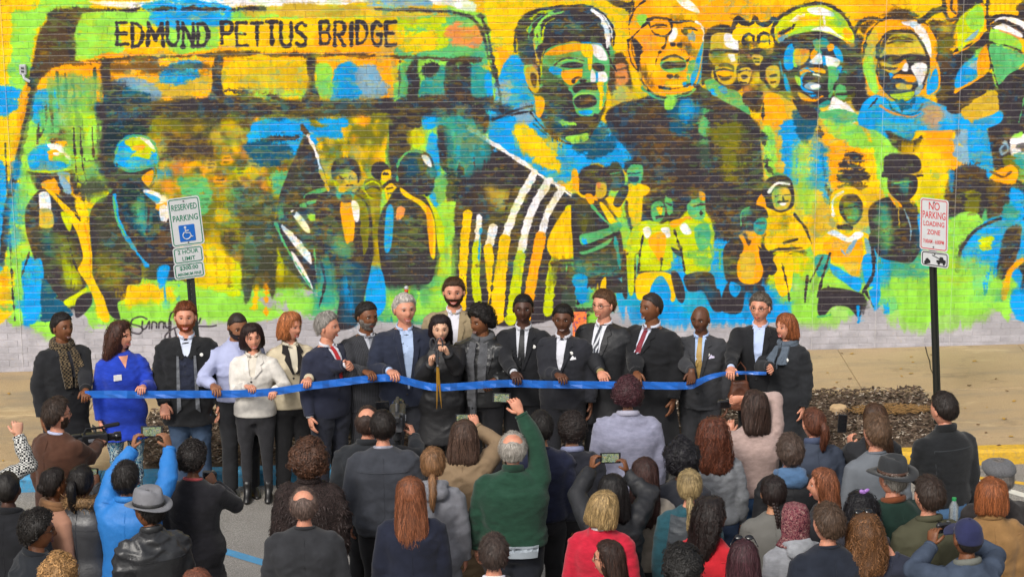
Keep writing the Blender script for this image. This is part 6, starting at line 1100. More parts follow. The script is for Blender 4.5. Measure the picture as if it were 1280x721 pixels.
    for q in (-1, 1): h2.ell(hc_+Rh@Vector((q*.078*hsx, -.008, -.004)), (.011, .020, .032), 8, 6, R=Rh@Matrix.Rotation(q*-.35, 3, 'Z'))
    for sx, Sh, E_, W, dd, nrm, cu, sp_ in A: hand(h2, W, dd, nrm, sx, cu, (1.0 if fem else 1.1))
    k = len(vs); vs += [tuple(v) for v in h2.v]; F2 += [tuple(i+k for i in f) for f in h2.f]
    M_SK = skin_mat(skin)
    body = mesh_obj('body', [(v[0]*s, v[1]*s, v[2]*s) for v in vs], F2, M_SK, root, True)
    H = lambda p: (hc_+Rh@Vector((p[0]*hsx, p[1]*HS, p[2]*HS)))*s
    def fin(mbx, name, mat, smooth=True, mats=None, hd=True, par=None):
        if hd: mbx.v = [tuple(H(v)) for v in mbx.v]
        else: mbx.v = [tuple(Vector(v)*s) for v in mbx.v]
        return mbx.obj(name, mat, par or root, smooth, mats)
    hmat = hair_mat(hc)
    # face
    if facevis:
        for q in (-1, 1):
            e = MB(); e.ell((q*.031, .0725, .012), (.0138, .008, .0054 if not smile else .0042), 10, 6, 0); e.ell((q*.031, .0785, .0118), (.0065, .0035, .0062), 8, 5, 1); fin(e, 'eye', None, True, [M_EYEW, M_EYED])
            e = MB(); e.tube([(q*.015, .0845, .017), (q*.031, .0835, .0215), (q*.047, .0735, .0165)], [.0016, .0028, .0016], 5); fin(e, 'eyelid', surf('lid_'+skin, {'deep': '1c120e', 'dark': '24150f', 'brown': '301c14', 'mid': '4a2c1e'}.get(skin, '6a4030'), .6, .1))
            e = MB(); e.tube([(q*.013, .0885, .0355), (q*.030, .0865, .0395), (q*.050, .0745, .0325)], [.0018, .0028, .0014], 5); fin(e, 'eyebrow', hair_mat(beard or (hc if hair != 'bald' else '1d1613')))
        lm_ = lips_mat(skin); e = MB(); w = .030 if smile else .021; y0 = .0865
        if smile:
            cz = -.062; e.tube([(-w, y0-.012, cz+.006), (-w*.5, y0-.001, cz-.0005), (0, y0+.003, cz-.001), (w*.5, y0-.001, cz-.0005), (w, y0-.012, cz+.006)], [.0015, .003, .0036, .003, .0015], 6)
            e.tube([(-w, y0-.012, cz+.006), (-w*.5, y0-.003, cz-.012), (0, y0+.001, cz-.017), (w*.5, y0-.003, cz-.012), (w, y0-.012, cz+.006)], [.0015, .0034, .0042, .0034, .0015], 6); fin(e, 'lips', lm_)
            e = MB(); e.ell((0, y0-.0055, cz-.0075), (w*.74, .0050, .0072), 10, 6); fin(e, 'teeth', M_TEETH)
        else: e.tube([(-w, y0-.010, -.064), (-w*.4, y0+.001, -.0605), (0, y0+.0025, -.062), (w*.4, y0+.001, -.0605), (w, y0-.010, -.064)], [.0014, .0032, .003, .0032, .0014], 6); e.tube([(-w, y0-.010, -.065), (0, y0+.001, -.070), (w, y0-.010, -.065)], [.0014, .0042, .0014], 6); fin(e, 'lips', lm_)
    if beard:
        def bf_(X, Y, Z, al):
            mth = np.exp(-((X)/.022)**2-((Z+.066)/.010)**2)*(Y > 0); low = sstep((-.030-Z)/.015+ (np.abs(X) > .055)*.0)*(Y > .0)+(sstep((.0-Z)/.02)*(np.abs(X) > .058)*(Y > -.01)*(Y < .05))
            return np.clip(low, 0, 1)*.010*(1-mth*1.6)*(Y > -.02)-.004+mno_arr(X, Y, Z, 60)*.002
        X1, Y1, Z1, th = cap_offset(fem, bf_); e = MB(); VV = np.stack([X1, Y1, Z1], -1).reshape(-1, 3); FF = [f[::-1] for f in grid_faces(HN, HM)]
        e.add(VV, FF); tf = th.reshape(-1); locks(e, (VV, [f for f in FF if min(tf[list(f)]) > .003]), 120, .018, .0022, rnd, 'down', .002, 3); fin(e, 'beard', hair_mat(beard))
    if specs:
        e = MB(); 
        for q in (-1, 1):
            e.tube([(q*.032+.020*cos(a)*1.05, .088-.010*abs(cos(a))*(cos(a)*q > 0), .010+.0155*sin(a)) for a in np.linspace(0, 2*pi, 13)], .0018, 5, cap=False); e.tube([(q*.052, .080, .016), (q*.074, .03, .014), (q*.080, -.01, .010)], .0018, 5)
        e.tube([(-.012, .092, .012), (0, .097, .014), (.012, .092, .012)], .0016, 5); fin(e, 'spectacles', M_GLASSF)
    # hair
    make_hair(fin, hair, hair_t, hc, hmat, rnd, fem, hat)
    if hat: make_hat(fin, hat, hatc, rnd, fem)
    # lower garment
    zt = tlen if tlen is not None else (.84 if top_k in ('jacket', 'fleece') else .90)
    if lower:
        mt = MB(); vv = .019 if group == GR_ else .032
        mt.loft(trings(.010)[:4], 16)
        for i in (0, 1):
            o3 = .020; rl = [(.086+o3)*bw, (.078+o3)*bw, .058+o3, .052+o3+.006, .046+o3+.010] if not lower.startswith('slim') else [.088*bw+.012, .078*bw+.012, .062, .055, .044]
            mt.tube([hips[i]+Vector((0, 0, .02)), hips[i]*.6+kn[i]*.4, kn[i], kn[i]*.6+an[i]*.4+Vector((0, -.012, 0)), an[i]+Vector((0, 0, -.01))], rl, 12)
        mt.v = [tuple(B_(v)) for v in mt.v]; co, fs, nr = vox(mt, vv, 2); co = wrinkle(co, nr, .007, NPPL)
        mesh_obj('trousers', co*s, fs, cloth(lc, lm, lpat, ltag), root, True)
    if shoes:
        for i in (0, 1):
            e = MB(); a = an[i]; x0 = a.x
            if shoes == 'boots':
                e.loft([(x0, .03, .012, .040, .115), (x0, .03, .03, .040, .112), (x0, .02, .06, .036, .09), (x0, -.005, .10, .036, .052), (x0, -.01, .16, .042, .046), (x0, -.01, .20, .044, .048)], 14); e.tube([(x0, -.06, .05), (x0, -.062, .0)], [.022, .010], 8)
            else: e.loft([(x0, .045, .0, .046, .140), (x0, .045, .022, .047, .142), (x0, .04, .024, .042, .132), (x0, .035, .05, .040, .115), (x0, .0, .078, .038, .07), (x0, -.015, .10, .036, .045)], 14)
            fin(e, 'shoe', M_SHOE, True, hd=False)
    # upper garment
    mg = MB(); R = trings(off, zt if zt > .8 else .80)
    if zt > .80: R = [(0, R[0][1], zt, R[0][3], R[0][4])]+R
    R[-1] = (0, -.012, 1.490, .066+off*.35, .062+off*.35)
    if shirt: R[-2:] = [(0, -.012, 1.466, .074, .066)]
    if zt < .80:
        w0, d0 = R[0][3], R[0][4]; n_ = 5; R = [(0, -.01, zt+(.78-zt)*i/n_, w0+(.05*(1-i/n_)), d0+.04*(1-i/n_)) for i in range(n_)]+R
    mg.loft(R, 24, pw=2.4)
    if fem and bust: [mg.ell((q*.068, .075+.03*(bw-1), 1.27), (.066+off*.6, .055+off, .062+off*.5), 10, 8) for q in (-1, 1)]
    if bw > 1.12 and not fem: mg.ell((0, .06, 1.08), (.14*bw, .10*bw, .13), 12, 8)
    mg.v = [tuple(B_(v)) for v in mg.v]
    if sleeve:
        for sx, Sh, E_, W, dd, nrm, cu, sp_ in A:
            ra = .056*(.6+.4*bw); o2 = off*.75
            mg.ell(Sh-Vector((sx*.016, 0, .012)), (ra+o2*.9, ra+o2, ra+o2*.8), 12, 8)
            fw = (W-E_).normalized(); mg.tube([Sh, Sh*.5+E_*.5, E_, E_*.5+W*.5, W-fw*.005], [ra+o2, ra-.003+o2, ra-.010+o2, ra-.014+o2, .032+o2*.7], 14)
            mg.ell(E_, (ra-.008+o2,)*3, 10, 6)
    co, fs, nr = vox(mg, .0145 if group == GR_ else .0155, 4 if top_k != 'puffer' else 2)
    amp = {'jacket': .0055, 'coat': .007, 'sweater': .008, 'shirt': .007, 'puffer': .012, 'fleece': .007, 'leather': .010, 'fur': .014, 'dress': .008}.get(top_k, .008)
    co = wrinkle(co, nr, amp, NPPL+50)
    # cut the garment off level with its hem, cuffs stay
    gm = cloth(tc, tm, tpat, ttag)
    gar = mesh_obj({'jacket': 'jacket', 'coat': 'coat', 'sweater': 'sweater', 'shirt': 'shirt', 'puffer': 'jacket', 'fleece': 'jacket', 'leather': 'jacket', 'fur': 'coat', 'dress': 'dress'}.get(top_k, 'jacket'), co*s, fs, gm, root, True)
    if top_k == 'fur':
        e = MB(); rr_ = rnd; nv = len(co)
        for i in range(1500):
            j = rr_.randrange(nv); p = Vector(co[j]); n_ = Vector(nr[j]); d = (Vector((rr_.gauss(0, .3), rr_.gauss(0, .3), -.7))+n_*.7).normalized(); ribbon(e, [p, p+d*.014, p+d*.026-Vector((0, 0, .004))], .0045, [n_]*3)
        fin(e, 'fur', hair_mat(tc), hd=False, par=gar)
    if top_k in ('jacket', 'coat', 'leather', 'fleece') and sleeve:
        for sx, Sh, E_, W, dd, nrm, cu, sp_ in A:
            ra = .056*(.6+.4*bw)+off*.75; ax = (E_-Sh).normalized(); c_ = Sh+ax*.035-Vector((sx*.01, 0, 0)); a1 = ax.orthogonal().normalized(); a2 = ax.cross(a1); e = MB()
            e.tube([c_+(a1*cos(t)+a2*sin(t))*(ra-.001) for t in np.linspace(0, 2*pi, 19)], .0028, 4, cap=False); fin(e, 'seam', gm, hd=False, par=gar)
            e = MB(); fw = (W-E_).normalized(); e.tube([W-fw*.028, W-fw*.004], [.037+off*.5, .036+off*.5], 14); fin(e, 'sleeve_cuff', gm, hd=False, par=gar)
    bv_ = BVHTree.FromPolygons([tuple(v) for v in co*s], [tuple(map(int, f)) for f in fs])
    def unB(z): return Vector(B_((0, 0, z)))*s
    cx0 = (bend((0, 0, 1.3)).x)*s
    def PT(name, poly, mat, front=1, off_=.004, th=.004, res=.03, par=None):
        pl = []
        def TA(x_, z_, f_):
            x_, z_ = x_/s, z_/s; zs_ = [r_[2] for r_ in R]; hx = np.interp(z_, zs_, [r_[3] for r_ in R]); hy = np.interp(z_, zs_, [r_[4] for r_ in R]); cy = np.interp(z_, zs_, [r_[1] for r_ in R])
            q_ = max(0, 1-min(1, abs(x_/hx))**2.4)**(1/2.4); y_ = cy+f_*hy*q_
            if fem and f_ > 0: y_ += .028*exp(-((abs(x_)-.068)/.06)**2-((z_-1.27)/.06)**2)
            return y_*s
        for x_, z_ in poly:
            if z_ > 1.43: z_ = 1.43+(z_-1.43)*(.70 if shirt else .62)
            b = B_((x_, .11*front, z_)); pl.append((b.x*s, b.z*s))
        return patch(par or root, name, bv_, pl, mat, front, off_, th, res, TA)
    cm = cloth(collar[1], collar[2] if len(collar) > 2 else tm) if collar else gm
    # neck pieces
    nk = lambda r, z, th_, y=-.012, pitch_=.12, rr=1.0: [tuple(B_((r*sin(a), y+r*.95*cos(a), z-pitch_*r*cos(a)))) for a in np.linspace(0, 2*pi, 19)]
    if shirt and vz > -1:
        smt = cloth(shirt, 'cotton', extra.get('shirtpat') if extra else None, 'p' if extra and extra.get('shirtpat') else ''); 
        PT('shirt_front', [(-vx, 1.478), (vx, 1.478), (vx*1.25, 1.40), (vx*.9, 1.30), (.008, vz), (-.008, vz), (-vx*.9, 1.30), (-vx*1.25, 1.40)], smt, 1, .003, .003)
        e = MB(); e.tube(nk(.068, 1.478, 0, pitch_=.30)[1:-1], [(.022, .007)]*17, 6, flat=(0, 0, 1)); fin(e, 'shirt_collar', smt, hd=False)
        for q in (-1, 1): PT('collar_tip', [(q*.012, 1.482), (q*.060, 1.492), (q*.062, 1.462), (q*.036, 1.425)], smt, 1, .010, .004)
    if top_k in ('jacket', 'coat', 'leather') and not facevis:
        e = MB(); v_ = []
        for i in range(15):
            z_ = 1.43-(1.43-max(zt, .8)-.02)*i/14; b = B_((0, -.1, z_))*s; h_ = bv_.ray_cast(Vector((b.x, -.8, b.z)), Vector((0, 1, 0)))
            if h_[0]: v_.append(h_[0]+Vector((0, -.0005, 0)))
        if len(v_) > 3: e.tube(v_, .0026, 4); e.obj('seam', gm, gar)
    if tie:
        tmt = cloth(tie, 'nylon', tiepat, 't' if tiepat else ''); PT('tie', [(-.019, 1.476), (.019, 1.476), (.013, 1.445), (.030, 1.24), (.010, vz-.005), (-.010, vz-.005), (-.030, 1.24), (-.013, 1.445)], tmt, 1, .010, .004)
        PT('tie_knot', [(-.022, 1.482), (.022, 1.482), (.013, 1.442), (-.013, 1.442)], tmt, 1, .016, .006)
    if lapel and shirt:
        lpm = cloth(lapelc, tm) if lapelc else gm
        for q in (-1, 1): PT('lapel', [(q*(vx+.006), 1.488), (q*(vx+.040), 1.480), (q*(vx+.066), 1.405), (q*(vx+.034), 1.385), (q*(vx+.052), 1.345), (q*.022, vz-.012), (q*.006, vz-.004), (q*(vx*.92), 1.30), (q*(vx*1.28), 1.40)], lpm, 1, .013, .005)
        for k_ in range(2): 
            p = B_((.012, .2, vz-.05-.1*k_))*s; hit = bv_.ray_cast(Vector((p.x, .7, p.z)), Vector((0, -1, 0)))
            if hit[0]: e = MB(); e.ell(hit[0]+Vector((0, .003, 0)), (.010, .004, .010), 8, 5); e.obj('button', M_SHOE, root, True)
    if collar:
        ck = collar[0]
        if ck == 'stand': e = MB(); e.tube(nk(.072, 1.497, 0, pitch_=.28), [(.030, .013)]*19, 8, flat=(0, 0, 1), cap=False); fin(e, 'collar', cm, hd=False)
        elif ck == 'fold': e = MB(); e.tube(nk(.080, 1.480, 0, pitch_=.30), [(.026, .018)]*19, 8, flat=(0, 0, 1), cap=False); fin(e, 'collar', cm, hd=False)
        elif ck == 'ring': e = MB(); e.tube(nk(.068, 1.482, 0, pitch_=.25), [(.013, .012)]*19, 7, flat=(0, 0, 1), cap=False); fin(e, 'collar', cm, hd=False)
        elif ck == 'fur':
            e = MB(); e.tube(nk(.105, 1.478, 0, pitch_=.3), [.040]*19, 8, cap=False); V_, F_ = np.array(e.v), list(e.f)
            for i in range(700):
                j = rnd.randrange(len(V_)); p = Vector(V_[j])+Vector((rnd.gauss(0, .015), rnd.gauss(0, .015), rnd.gauss(0, .01))); c_ = B_((0, -.012, 1.46)); d = ((p-c_).normalized()+Vector((rnd.gauss(0, .5), rnd.gauss(0, .5), rnd.gauss(0, .5)))).normalized(); ribbon(e, [p-d*.01, p+d*.012, p+d*.03], .004, [d.orthogonal()]*3)
            fin(e, 'fur_collar', hair_mat(collar[1]), hd=False)
    if scarf:
        sm_ = cloth(scarf[0], 'knit', scarf[2] if len(scarf) > 2 else None, 's' if len(scarf) > 2 else ''); e = MB(); e.tube(nk(.082, 1.487, 0, pitch_=.25), [.032]*19, 10, cap=False); e.tube(nk(.090, 1.462, 0, pitch_=.3), [.030]*19, 10, cap=False); fin(e, 'scarf', sm_, hd=False)
        if scarf[1]:
            for q in (-1, 1): PT('scarf_end', [(q*.02, 1.46), (q*.085, 1.47), (q*.105, 1.3), (q*.075, scarf[1]), (q*.012, scarf[1]), (q*.02, 1.25)], sm_, 1, .016, .010)
    if hood: e = MB(); e.ell(B_((0, -.115, 1.455)), (.125, .07, .085), 14, 10); e.tube(nk(.092, 1.478, 0, pitch_=.35), [.034]*19, 8, cap=False); e.v = [tuple(Vector(v)*s) for v in e.v]; co2, fs2, nr2 = vox(e, .014, 3); co2 = wrinkle(co2/s, nr2, .008, NPPL+9)*s; mesh_obj('hood', co2, fs2, cloth(hood, 'knit'), root, True)
    if badge:
        p = B_((badge[0], .2, badge[1]))*s; hit = bv_.ray_cast(Vector((p.x, .7, p.z)), Vector((0, -1, 0)))
        if hit[0]:
            e = MB(); c_ = hit[0]+Vector((0, .006, 0)); w, h_ = (badge[2], badge[3]) if len(badge) > 2 else (.017, .017)
            if len(badge) > 2: e.box(c_+Vector((0, .004, 0)), (w, .006, h_), bev=.002)
            else: e.ell(c_, (w, .005, h_), 12, 6)
            e.obj('badge', M_BADGE, root)
    if pocket: PT('pocket_square', [(-.09*pocket[1], 1.292), (-.145*pocket[1], 1.298), (-.138*pocket[1], 1.318), (-.125*pocket[1], 1.308), (-.112*pocket[1], 1.332), (-.098*pocket[1], 1.310)], cloth(pocket[0], 'cotton'), 1, .006, .004, .02)
    if cuff:
        for sx, Sh, E_, W, dd, nrm, cu, sp_ in A: e = MB(); fw = (W-E_).normalized(); e.tube([W-fw*.03, W+fw*.012], [.036, .034], 12); fin(e, 'cuff', cloth(cuff, 'cotton'), hd=False)
    info = dict(root=root, s=s, PT=PT, fin=fin, B=B_, bv=bv_, A=A, H=H, rnd=rnd, gar=gar, co=co, nr=nr, head=(hc_, Rh), gm=gm, base=Vector((bx, by, zg)), rz=rz)
    return info
def mno_arr(X, Y, Z, f): return vn3(np.stack([X*f, Y*f, Z*f], -1))*.8
def make_hair(fin, style, t, hc, mat, rnd, fem, hat=None):
    if style == 'none': return
    e = MB(); FF = [f[::-1] for f in grid_faces(HN, HM)]; sd = rnd.random()*50
    nf = 75 if style in ('short', 'fringe', 'crop', 'thin', 'recede') else 30
    Xg, Yg, Zg = HG[fem]; nz = mno_arr(Xg+sd, Yg, Zg, nf)
    def base(th, hl=None, bald=0, lump=.5):
        def f(X, Y, Z, al):
            h_ = hairline(al) if hl is None else hl(al); m_ = sstep((Z-h_)/.016)
            if bald == 1: m_ = m_*(1-sstep((Z-.040)/.02)*(Y > -.07)*1.0); 
            if bald == 2: m_ = m_*(1-sstep((Z-.045)/.03)*np.exp(-((Y+.045)/.045)**2))
            if bald == 3: m_ = m_*(1-sstep((Z-.03)/.03)*sstep((Y+.02)/.03))
            return m_*(th*(1+nz*lump)+.003)-(1-m_)*.008
        return f
    def cap(fn):
        X1, Y1, Z1, th = cap_offset(fem, fn); VV = np.stack([X1, Y1, Z1], -1).reshape(-1, 3); e.add(VV, FF); tf = th.reshape(-1)
        return VV, [f for f in FF if min(tf[list(f)]) > .002]
    k_n = 1.0
    if style == 'crop': src = cap(base(min(t, .006), lump=1.2)); 
    elif style == 'short': src = cap(base(t)); locks(e, src, 760, .040, .0017, rnd, 'whorl', .005, 3, flare=.010 if t > .012 else .003)
    elif style == 'fringe': src = cap(base(t*.7, bald=1)); locks(e, src, 380, .030, .0018, rnd, 'down', .004, 3)
    elif style == 'thin': src = cap(base(t*.8, bald=2)); locks(e, src, 460, .036, .0018, rnd, 'whorl', .004, 3)
    elif style == 'recede': src = cap(base(t, bald=3)); locks(e, src, 460, .036, .0019, rnd, 'whorl', .004, 3)
    elif style == 'bald': return
    elif style in ('afro', 'curlytop'):
        big = .055 if style == 'afro' else .026
        if t > .03: big = t
        src = cap(base(big, hl=lambda al: np.interp(np.abs(al), np.radians([0, 40, 70, 95, 120, 180]), [.068, .06, .01, -.03, -.06, -.07]), lump=.65 if style == 'afro' else .5)); curls(e, src, 950, .0115 if style == 'afro' else .0090, rnd)
    else:
        ins = lambda p: not (p.y > .030 and p.z < .088 and abs(p.x) < .085)
        src = cap(base(.014, lump=.4)); locks(e, src, 220, .06, .0019, rnd, 'whorl', .005, 3)
        L_ = {'bob': [(.128,0,-.01,.035,.04),(.112,0,-.012,.068,.074),(.08,0,-.016,.089,.080),(.03,0,-.024,.101,.098),(-.03,0,-.032,.108,.092),(-.08,0,-.040,.112,.082),(-.115,0,-.046,.104,.070)],
              'long': [(.128,0,-.01,.035,.04),(.112,0,-.012,.066,.072),(.08,0,-.016,.086,.078),(.02,0,-.026,.096,.092),(-.06,0,-.045,.102,.080),(-.13,0,-.068,.106,.068),(-.20,0,-.098,.112,.056),(-.28,0,-.125,.105,.044),(-.36,0,-.140,.075,.030)],
              'shoulder': [(.128,0,-.01,.035,.04),(.112,0,-.012,.068,.074),(.08,0,-.016,.089,.080),(.02,0,-.026,.101,.096),(-.05,0,-.040,.108,.084),(-.11,0,-.056,.114,.070),(-.17,0,-.078,.112,.056),(-.20,0,-.085,.095,.045)],
              'curly_long': [(.140,0,-.01,.04,.045),(.12,0,-.014,.080,.085),(.08,0,-.022,.104,.088),(.02,0,-.03,.122,.106),(-.06,0,-.048,.134,.092),(-.14,0,-.068,.140,.078),(-.22,0,-.095,.130,.062),(-.28,0,-.11,.10,.045)],
              'pony': [(.118,0,-.012,.05,.055),(.10,0,-.016,.072,.078),(.06,0,-.02,.083,.088),(.01,0,-.034,.082,.076),(-.04,0,-.048,.068,.055),(-.065,0,-.052,.05,.04)]}
        key = style if style in L_ else 'pony'
        seed = rnd.random()*20; V1, F1 = curtain(e, L_[key], seed=seed, lump={'curly_long': .010}.get(style, .006), freq=9)
        if style == 'curly_long': locks(e, (V1, F1), 560, .10, .0024, rnd, 'down', .008, 6, curl=.009, inside=ins); curls(e, (V1, F1), 200, .010, rnd, inside=ins)
        else: locks(e, (V1, F1), 760 if key != 'pony' else 420, {'long': .16, 'shoulder': .12, 'bob': .10}.get(style, .05), .0018, rnd, 'down', .006, 4, inside=ins)
        tail = None
        if style == 'pony': tail = [(0, -.10, .03), (0, -.135, .035), (.005, -.155, -.0), (.01, -.155, -.07), (.0, -.14, -.14), (.01, -.13, -.20)]; rad = [.016, .026, .032, .030, .024, .008]
        if style == 'lowpony': tail = [(0, -.09, -.045), (0, -.118, -.055), (.005, -.155, -.10), (.01, -.19, -.17), (.0, -.205, -.25), (.01, -.20, -.31)]; rad = [.014, .022, .028, .026, .020, .007]
        if tail:
            q = MB(); q.tube(tail, rad, 12); n0 = len(q.v); vv = [Vector(v)+Vector((mno.noise(Vector(v)*60+Vector((seed, 0, 0))), 0, 0))*.006 for v in q.v]; e.add(vv, q.f); locks(e, (vv, q.f), 150, .09, .003, rnd, 'down', .004, 4)
            b = MB(); b.tube([(.014*cos(a), tail[0][1]-.012, tail[0][2]+.014*sin(a)) for a in np.linspace(0, 2*pi, 9)], .005, 5, cap=False); fin(b, 'hair_tie', surf('hair_tie', '3a2430', .8))
        if style == 'bun': e.ell((0, -.115, .055), (.042, .034, .040), 14, 10); q = MB(); q.ell((0, -.115, .055), (.043, .035, .041), 14, 10); locks(e, (q.v, q.f), 160, .04, .003, rnd, 'whorl', .003)
        if style == 'lowbun': e.ell((0, -.105, -.01), (.045, .034, .040), 14, 10); q = MB(); q.ell((0, -.105, -.01), (.046, .035, .041), 14, 10); locks(e, (q.v, q.f), 160, .04, .003, rnd, 'whorl', .003)
        if style == 'braid':
            for i in range(9): z = -.05-i*.024; y = -.095-.03*sin(i*.3); [e.ell((q2*.010+.004*i, y, z-.006*(q2 > 0)), (.017-.001*i, .016-.001*i, .018), 8, 6) for q2 in (-1, 1)]
            b = MB(); b.ell((.034, -.112, -.262), (.012, .012, .008), 8, 5); fin(b, 'hair_tie', surf('pink_tie', 'b05070', .8))
    fin(e, 'hair', mat)
def make_hat(fin, kind, c, rnd, fem):
    X, Y, Z = HG[fem]; FF = [f[::-1] for f in grid_faces(HN, HM)]
    m_ = cloth(c, 'knit' if kind == 'beanie' else 'wool'); e = MB()
    def shell(fn, name, mat):
        X1, Y1, Z1, th = cap_offset(fem, fn); q = MB(); q.add(np.stack([X1, Y1, Z1], -1).reshape(-1, 3), FF); return fin(q, name, mat)
    if kind == 'beanie': shell(lambda X, Y, Z, al: sstep((Z-(.030-.045*(np.abs(al) > 1.2)*1.0))/.01)*(.017+.0035*np.sin(Z*330)*(Z < .05))-.006, 'beanie', m_)
    elif kind == 'cap':
        shell(lambda X, Y, Z, al: sstep((Z-(.042-.055*sstep((np.abs(al)-1)/1.2)))/.008)*(.020+.006*(Z > .07))-.006, 'cap', m_)
        vs = []; n = 14
        for i in range(n+1):
            a = -1.15+2.3*i/n
            for r_, z_ in ((.085, .046), (.165-.02*abs(a), .036-.012*cos(a)*0)):
                vs.append((r_*sin(a)*.95, r_*cos(a)*1.05, z_-.012*abs(a)))
        top = vs; bot = [(x, y, z-.006) for x, y, z in vs]; N2 = len(vs); fs = [(2*i, 2*i+1, 2*i+3, 2*i+2) for i in range(n)]+[(N2+2*i, N2+2*i+2, N2+2*i+3, N2+2*i+1) for i in range(n)]+[(2*i+1, N2+2*i+1, N2+2*i+3, 2*i+3) for i in range(n)]
        e.add(top+bot, fs); fin(e, 'brim', m_, False)
        e = MB(); e.ell((0, -.01, .143), (.008, .008, .005), 8, 5); fin(e, 'cap_button', m_)
    elif kind == 'flatcap':
        e.loft([(0, -.005, .035, .088, .105), (0, 0, .065, .108, .128), (0, .01, .095, .106, .128), (0, .0, .120, .085, .10), (0, -.01, .132, .05, .06)], 24); q = MB(); q.v = e.v; q.f = e.f; q.m = e.m; fin(q, 'cap', cloth(c, 'wool', pat_blot(('4e4e50', '6a6a6c', '5a5a5e'), 160), 'h'))
    elif kind in ('fedora', 'brimhat'):
        wide = .075 if kind == 'brimhat' else .055; n = 36; zb = .045; vs = []
        for rr_, dz in ((0, .004), (1, .0), (1, -.005), (0, -.002)):
            for k in range(n):
                a = 2*pi*k/n; hx, hy = .092+rr_*wide, .112+rr_*wide; roll = rr_*(.022*abs(sin(a))**2-.010*cos(a)**2)
                vs.append((hx*sin(a), -.005+hy*cos(a), zb+dz+roll))
        fs = [(i*n+k, i*n+(k+1) % n, ((i+1) % 4)*n+(k+1) % n, ((i+1) % 4)*n+k) for i in range(4) for k in range(n)]; e.add(vs, fs); fin(e, 'brim', m_)
        e = MB(); vs = []; prof = [(0, 1.0), (.03, .99), (.07, .95), (.10, .90), (.118, .80), (.122, .6), (.118, .3), (.115, .02)]
        for dz, k_ in prof:
            for k in range(n):
                a = 2*pi*k/n; dent = .020*exp(-(sin(a)*k_/.35)**2)*(dz > .09)*(1-.3*cos(a)); pinch = 1-.16*(dz > .08)*max(0, cos(a))*abs(sin(a)); vs.append((.093*k_*sin(a)*pinch, -.005+.113*k_*cos(a), zb+dz-dent))
        e.add(vs, [f[::-1] for f in grid_faces(n, len(prof)-1)]+[tuple(range((len(prof)-1)*n, len(prof)*n))]); fin(e, 'crown', m_)
        e = MB(); e.loft([(0, -.005, zb+.002, .0945, .1145), (0, -.005, zb+.028, .0935, .1125)], 32, pw=2); fin(e, 'hat_band', cloth('4a2f22' if kind == 'brimhat' else '2e2e30', 'nylon'))
    elif kind == 'headscarf':
        pt = pat_blot(('3b1f28', '6d2b3a', '8a5a5c', '4a2430', 'a08078'), 70)
        q = MB(); curtain(q, [(.135,0,-.01,.04,.05),(.12,0,-.012,.075,.085),(.08,0,-.014,.094,.103),(.02,0,-.02,.101,.102),(-.04,0,-.025,.10,.092),(-.09,0,-.03,.095,.086),(-.14,0,-.02,.11,.095),(-.17,0,-.02,.13,.10)], lump=.005, seed=rnd.random()*9, freq=3); fin(q, 'headscarf', cloth(c, 'cotton', pt, 'h'))
# ------------------------------------------------------------------ the people holding the ribbon
YR = float(on_ground(322, 625)[1]); RIB = YR-.34
GR = 'people lined up along the blue ribbon'; GC = 'spectators standing in the crowd'
def rib(label, x, top, dy, face, a=None, b=None, **k):
    Y = YR+dy; f = Y-RIB
    if a: a = (a[0], a[1], a[2] if len(a) > 2 and a[2] is not None else f)+tuple(a[3:])
    if b: b = (b[0], b[1], b[2] if len(b) > 2 and b[2] is not None else f)+tuple(b[3:])
    return person(label, x, top, Y=Y, face=face, armA=a, armB=b, group=GR, **k)
BLK = '1f2024'
p = rib('man in long black overcoat and checked scarf at the left end of the ribbon', 76, 391, .10, 215, None, (108, 495), skin='brown', hair='short', hc='1c1614', hair_t=.008, head=(12, 0, 0), top_k='coat', tc='1b1c20', tlen=.50, off=.034, scarf=('6a5a42', 1.12, pat_check('1f1c1a', 55)), shirt='23232a', vz=1.22, lapel=True, smile=1, curlB=1.1)
p = rib('woman in a bright cobalt blue long sweater with brown wavy hair and a name tag', 149, 403, .02, 205, None, (180, 489), sex='f', build=1.12, skin='rosy', hair='curly_long', hc='4a2c22', head=(38, 0, 0), top_k='sweater', tc='1f3fb4', tm='knit', tlen=.66, off=.022, lower='slim', lc='6d94a8', lm='cotton', lpat=pat_blot(('1d2f52', 'b8c4c4', '3f7f96', '26406c', '9fb0ac'), 26), ltag='print', smile=1, badge=(.085, 1.285, .075, .055))
p['PT']('neckline', [(-.045, 1.485), (.045, 1.485), (.0, 1.36)], skin_mat('rosy'), 1, .003, .003)
p = rib('red bearded man in an open black blazer, navy vest and blue jeans', 231, 378, .12, 185, (205, 516, .22), None, skin='rosy', hair='short', hc='6e3a20', hair_t=.015, beard='8a4520', top_k='coat', tc='1a1b1e', tlen=.70, off=.036, shirt='c7cfe0', vz=1.34, vx=.050, lc='3d4f68', lm='denim', smile=1, badge=(-.13, 1.34))
PTm = cloth('23283a', 'knit'); p['PT']('vest', [(-.030, 1.36), (0, 1.31), (.030, 1.36), (.060, 1.30), (.062, .95), (-.062, .95), (-.060, 1.30)], PTm, 1, .006, .005)
for q in (-1, 1): p['PT']('cardigan_edge', [(q*.062, 1.42), (q*.082, 1.36), (q*.100, .82), (q*.062, .86)], cloth('6f7278', 'knit'), 1, .010, .008)
p = rib('bald man in a pale lavender dress shirt and black trousers looking down', 294, 388, .16, 200, (266, 489), None, skin='mid', hair='crop', hc='2a201c', hair_t=.002, head=(8, -18, 0), build=1.08, beard='2a1f1a', top_k='shirt', tc='aab0d2', tm='cotton', tlen=.94, off=.020, collar=('ring', 'aab0d2'), lc='212226')
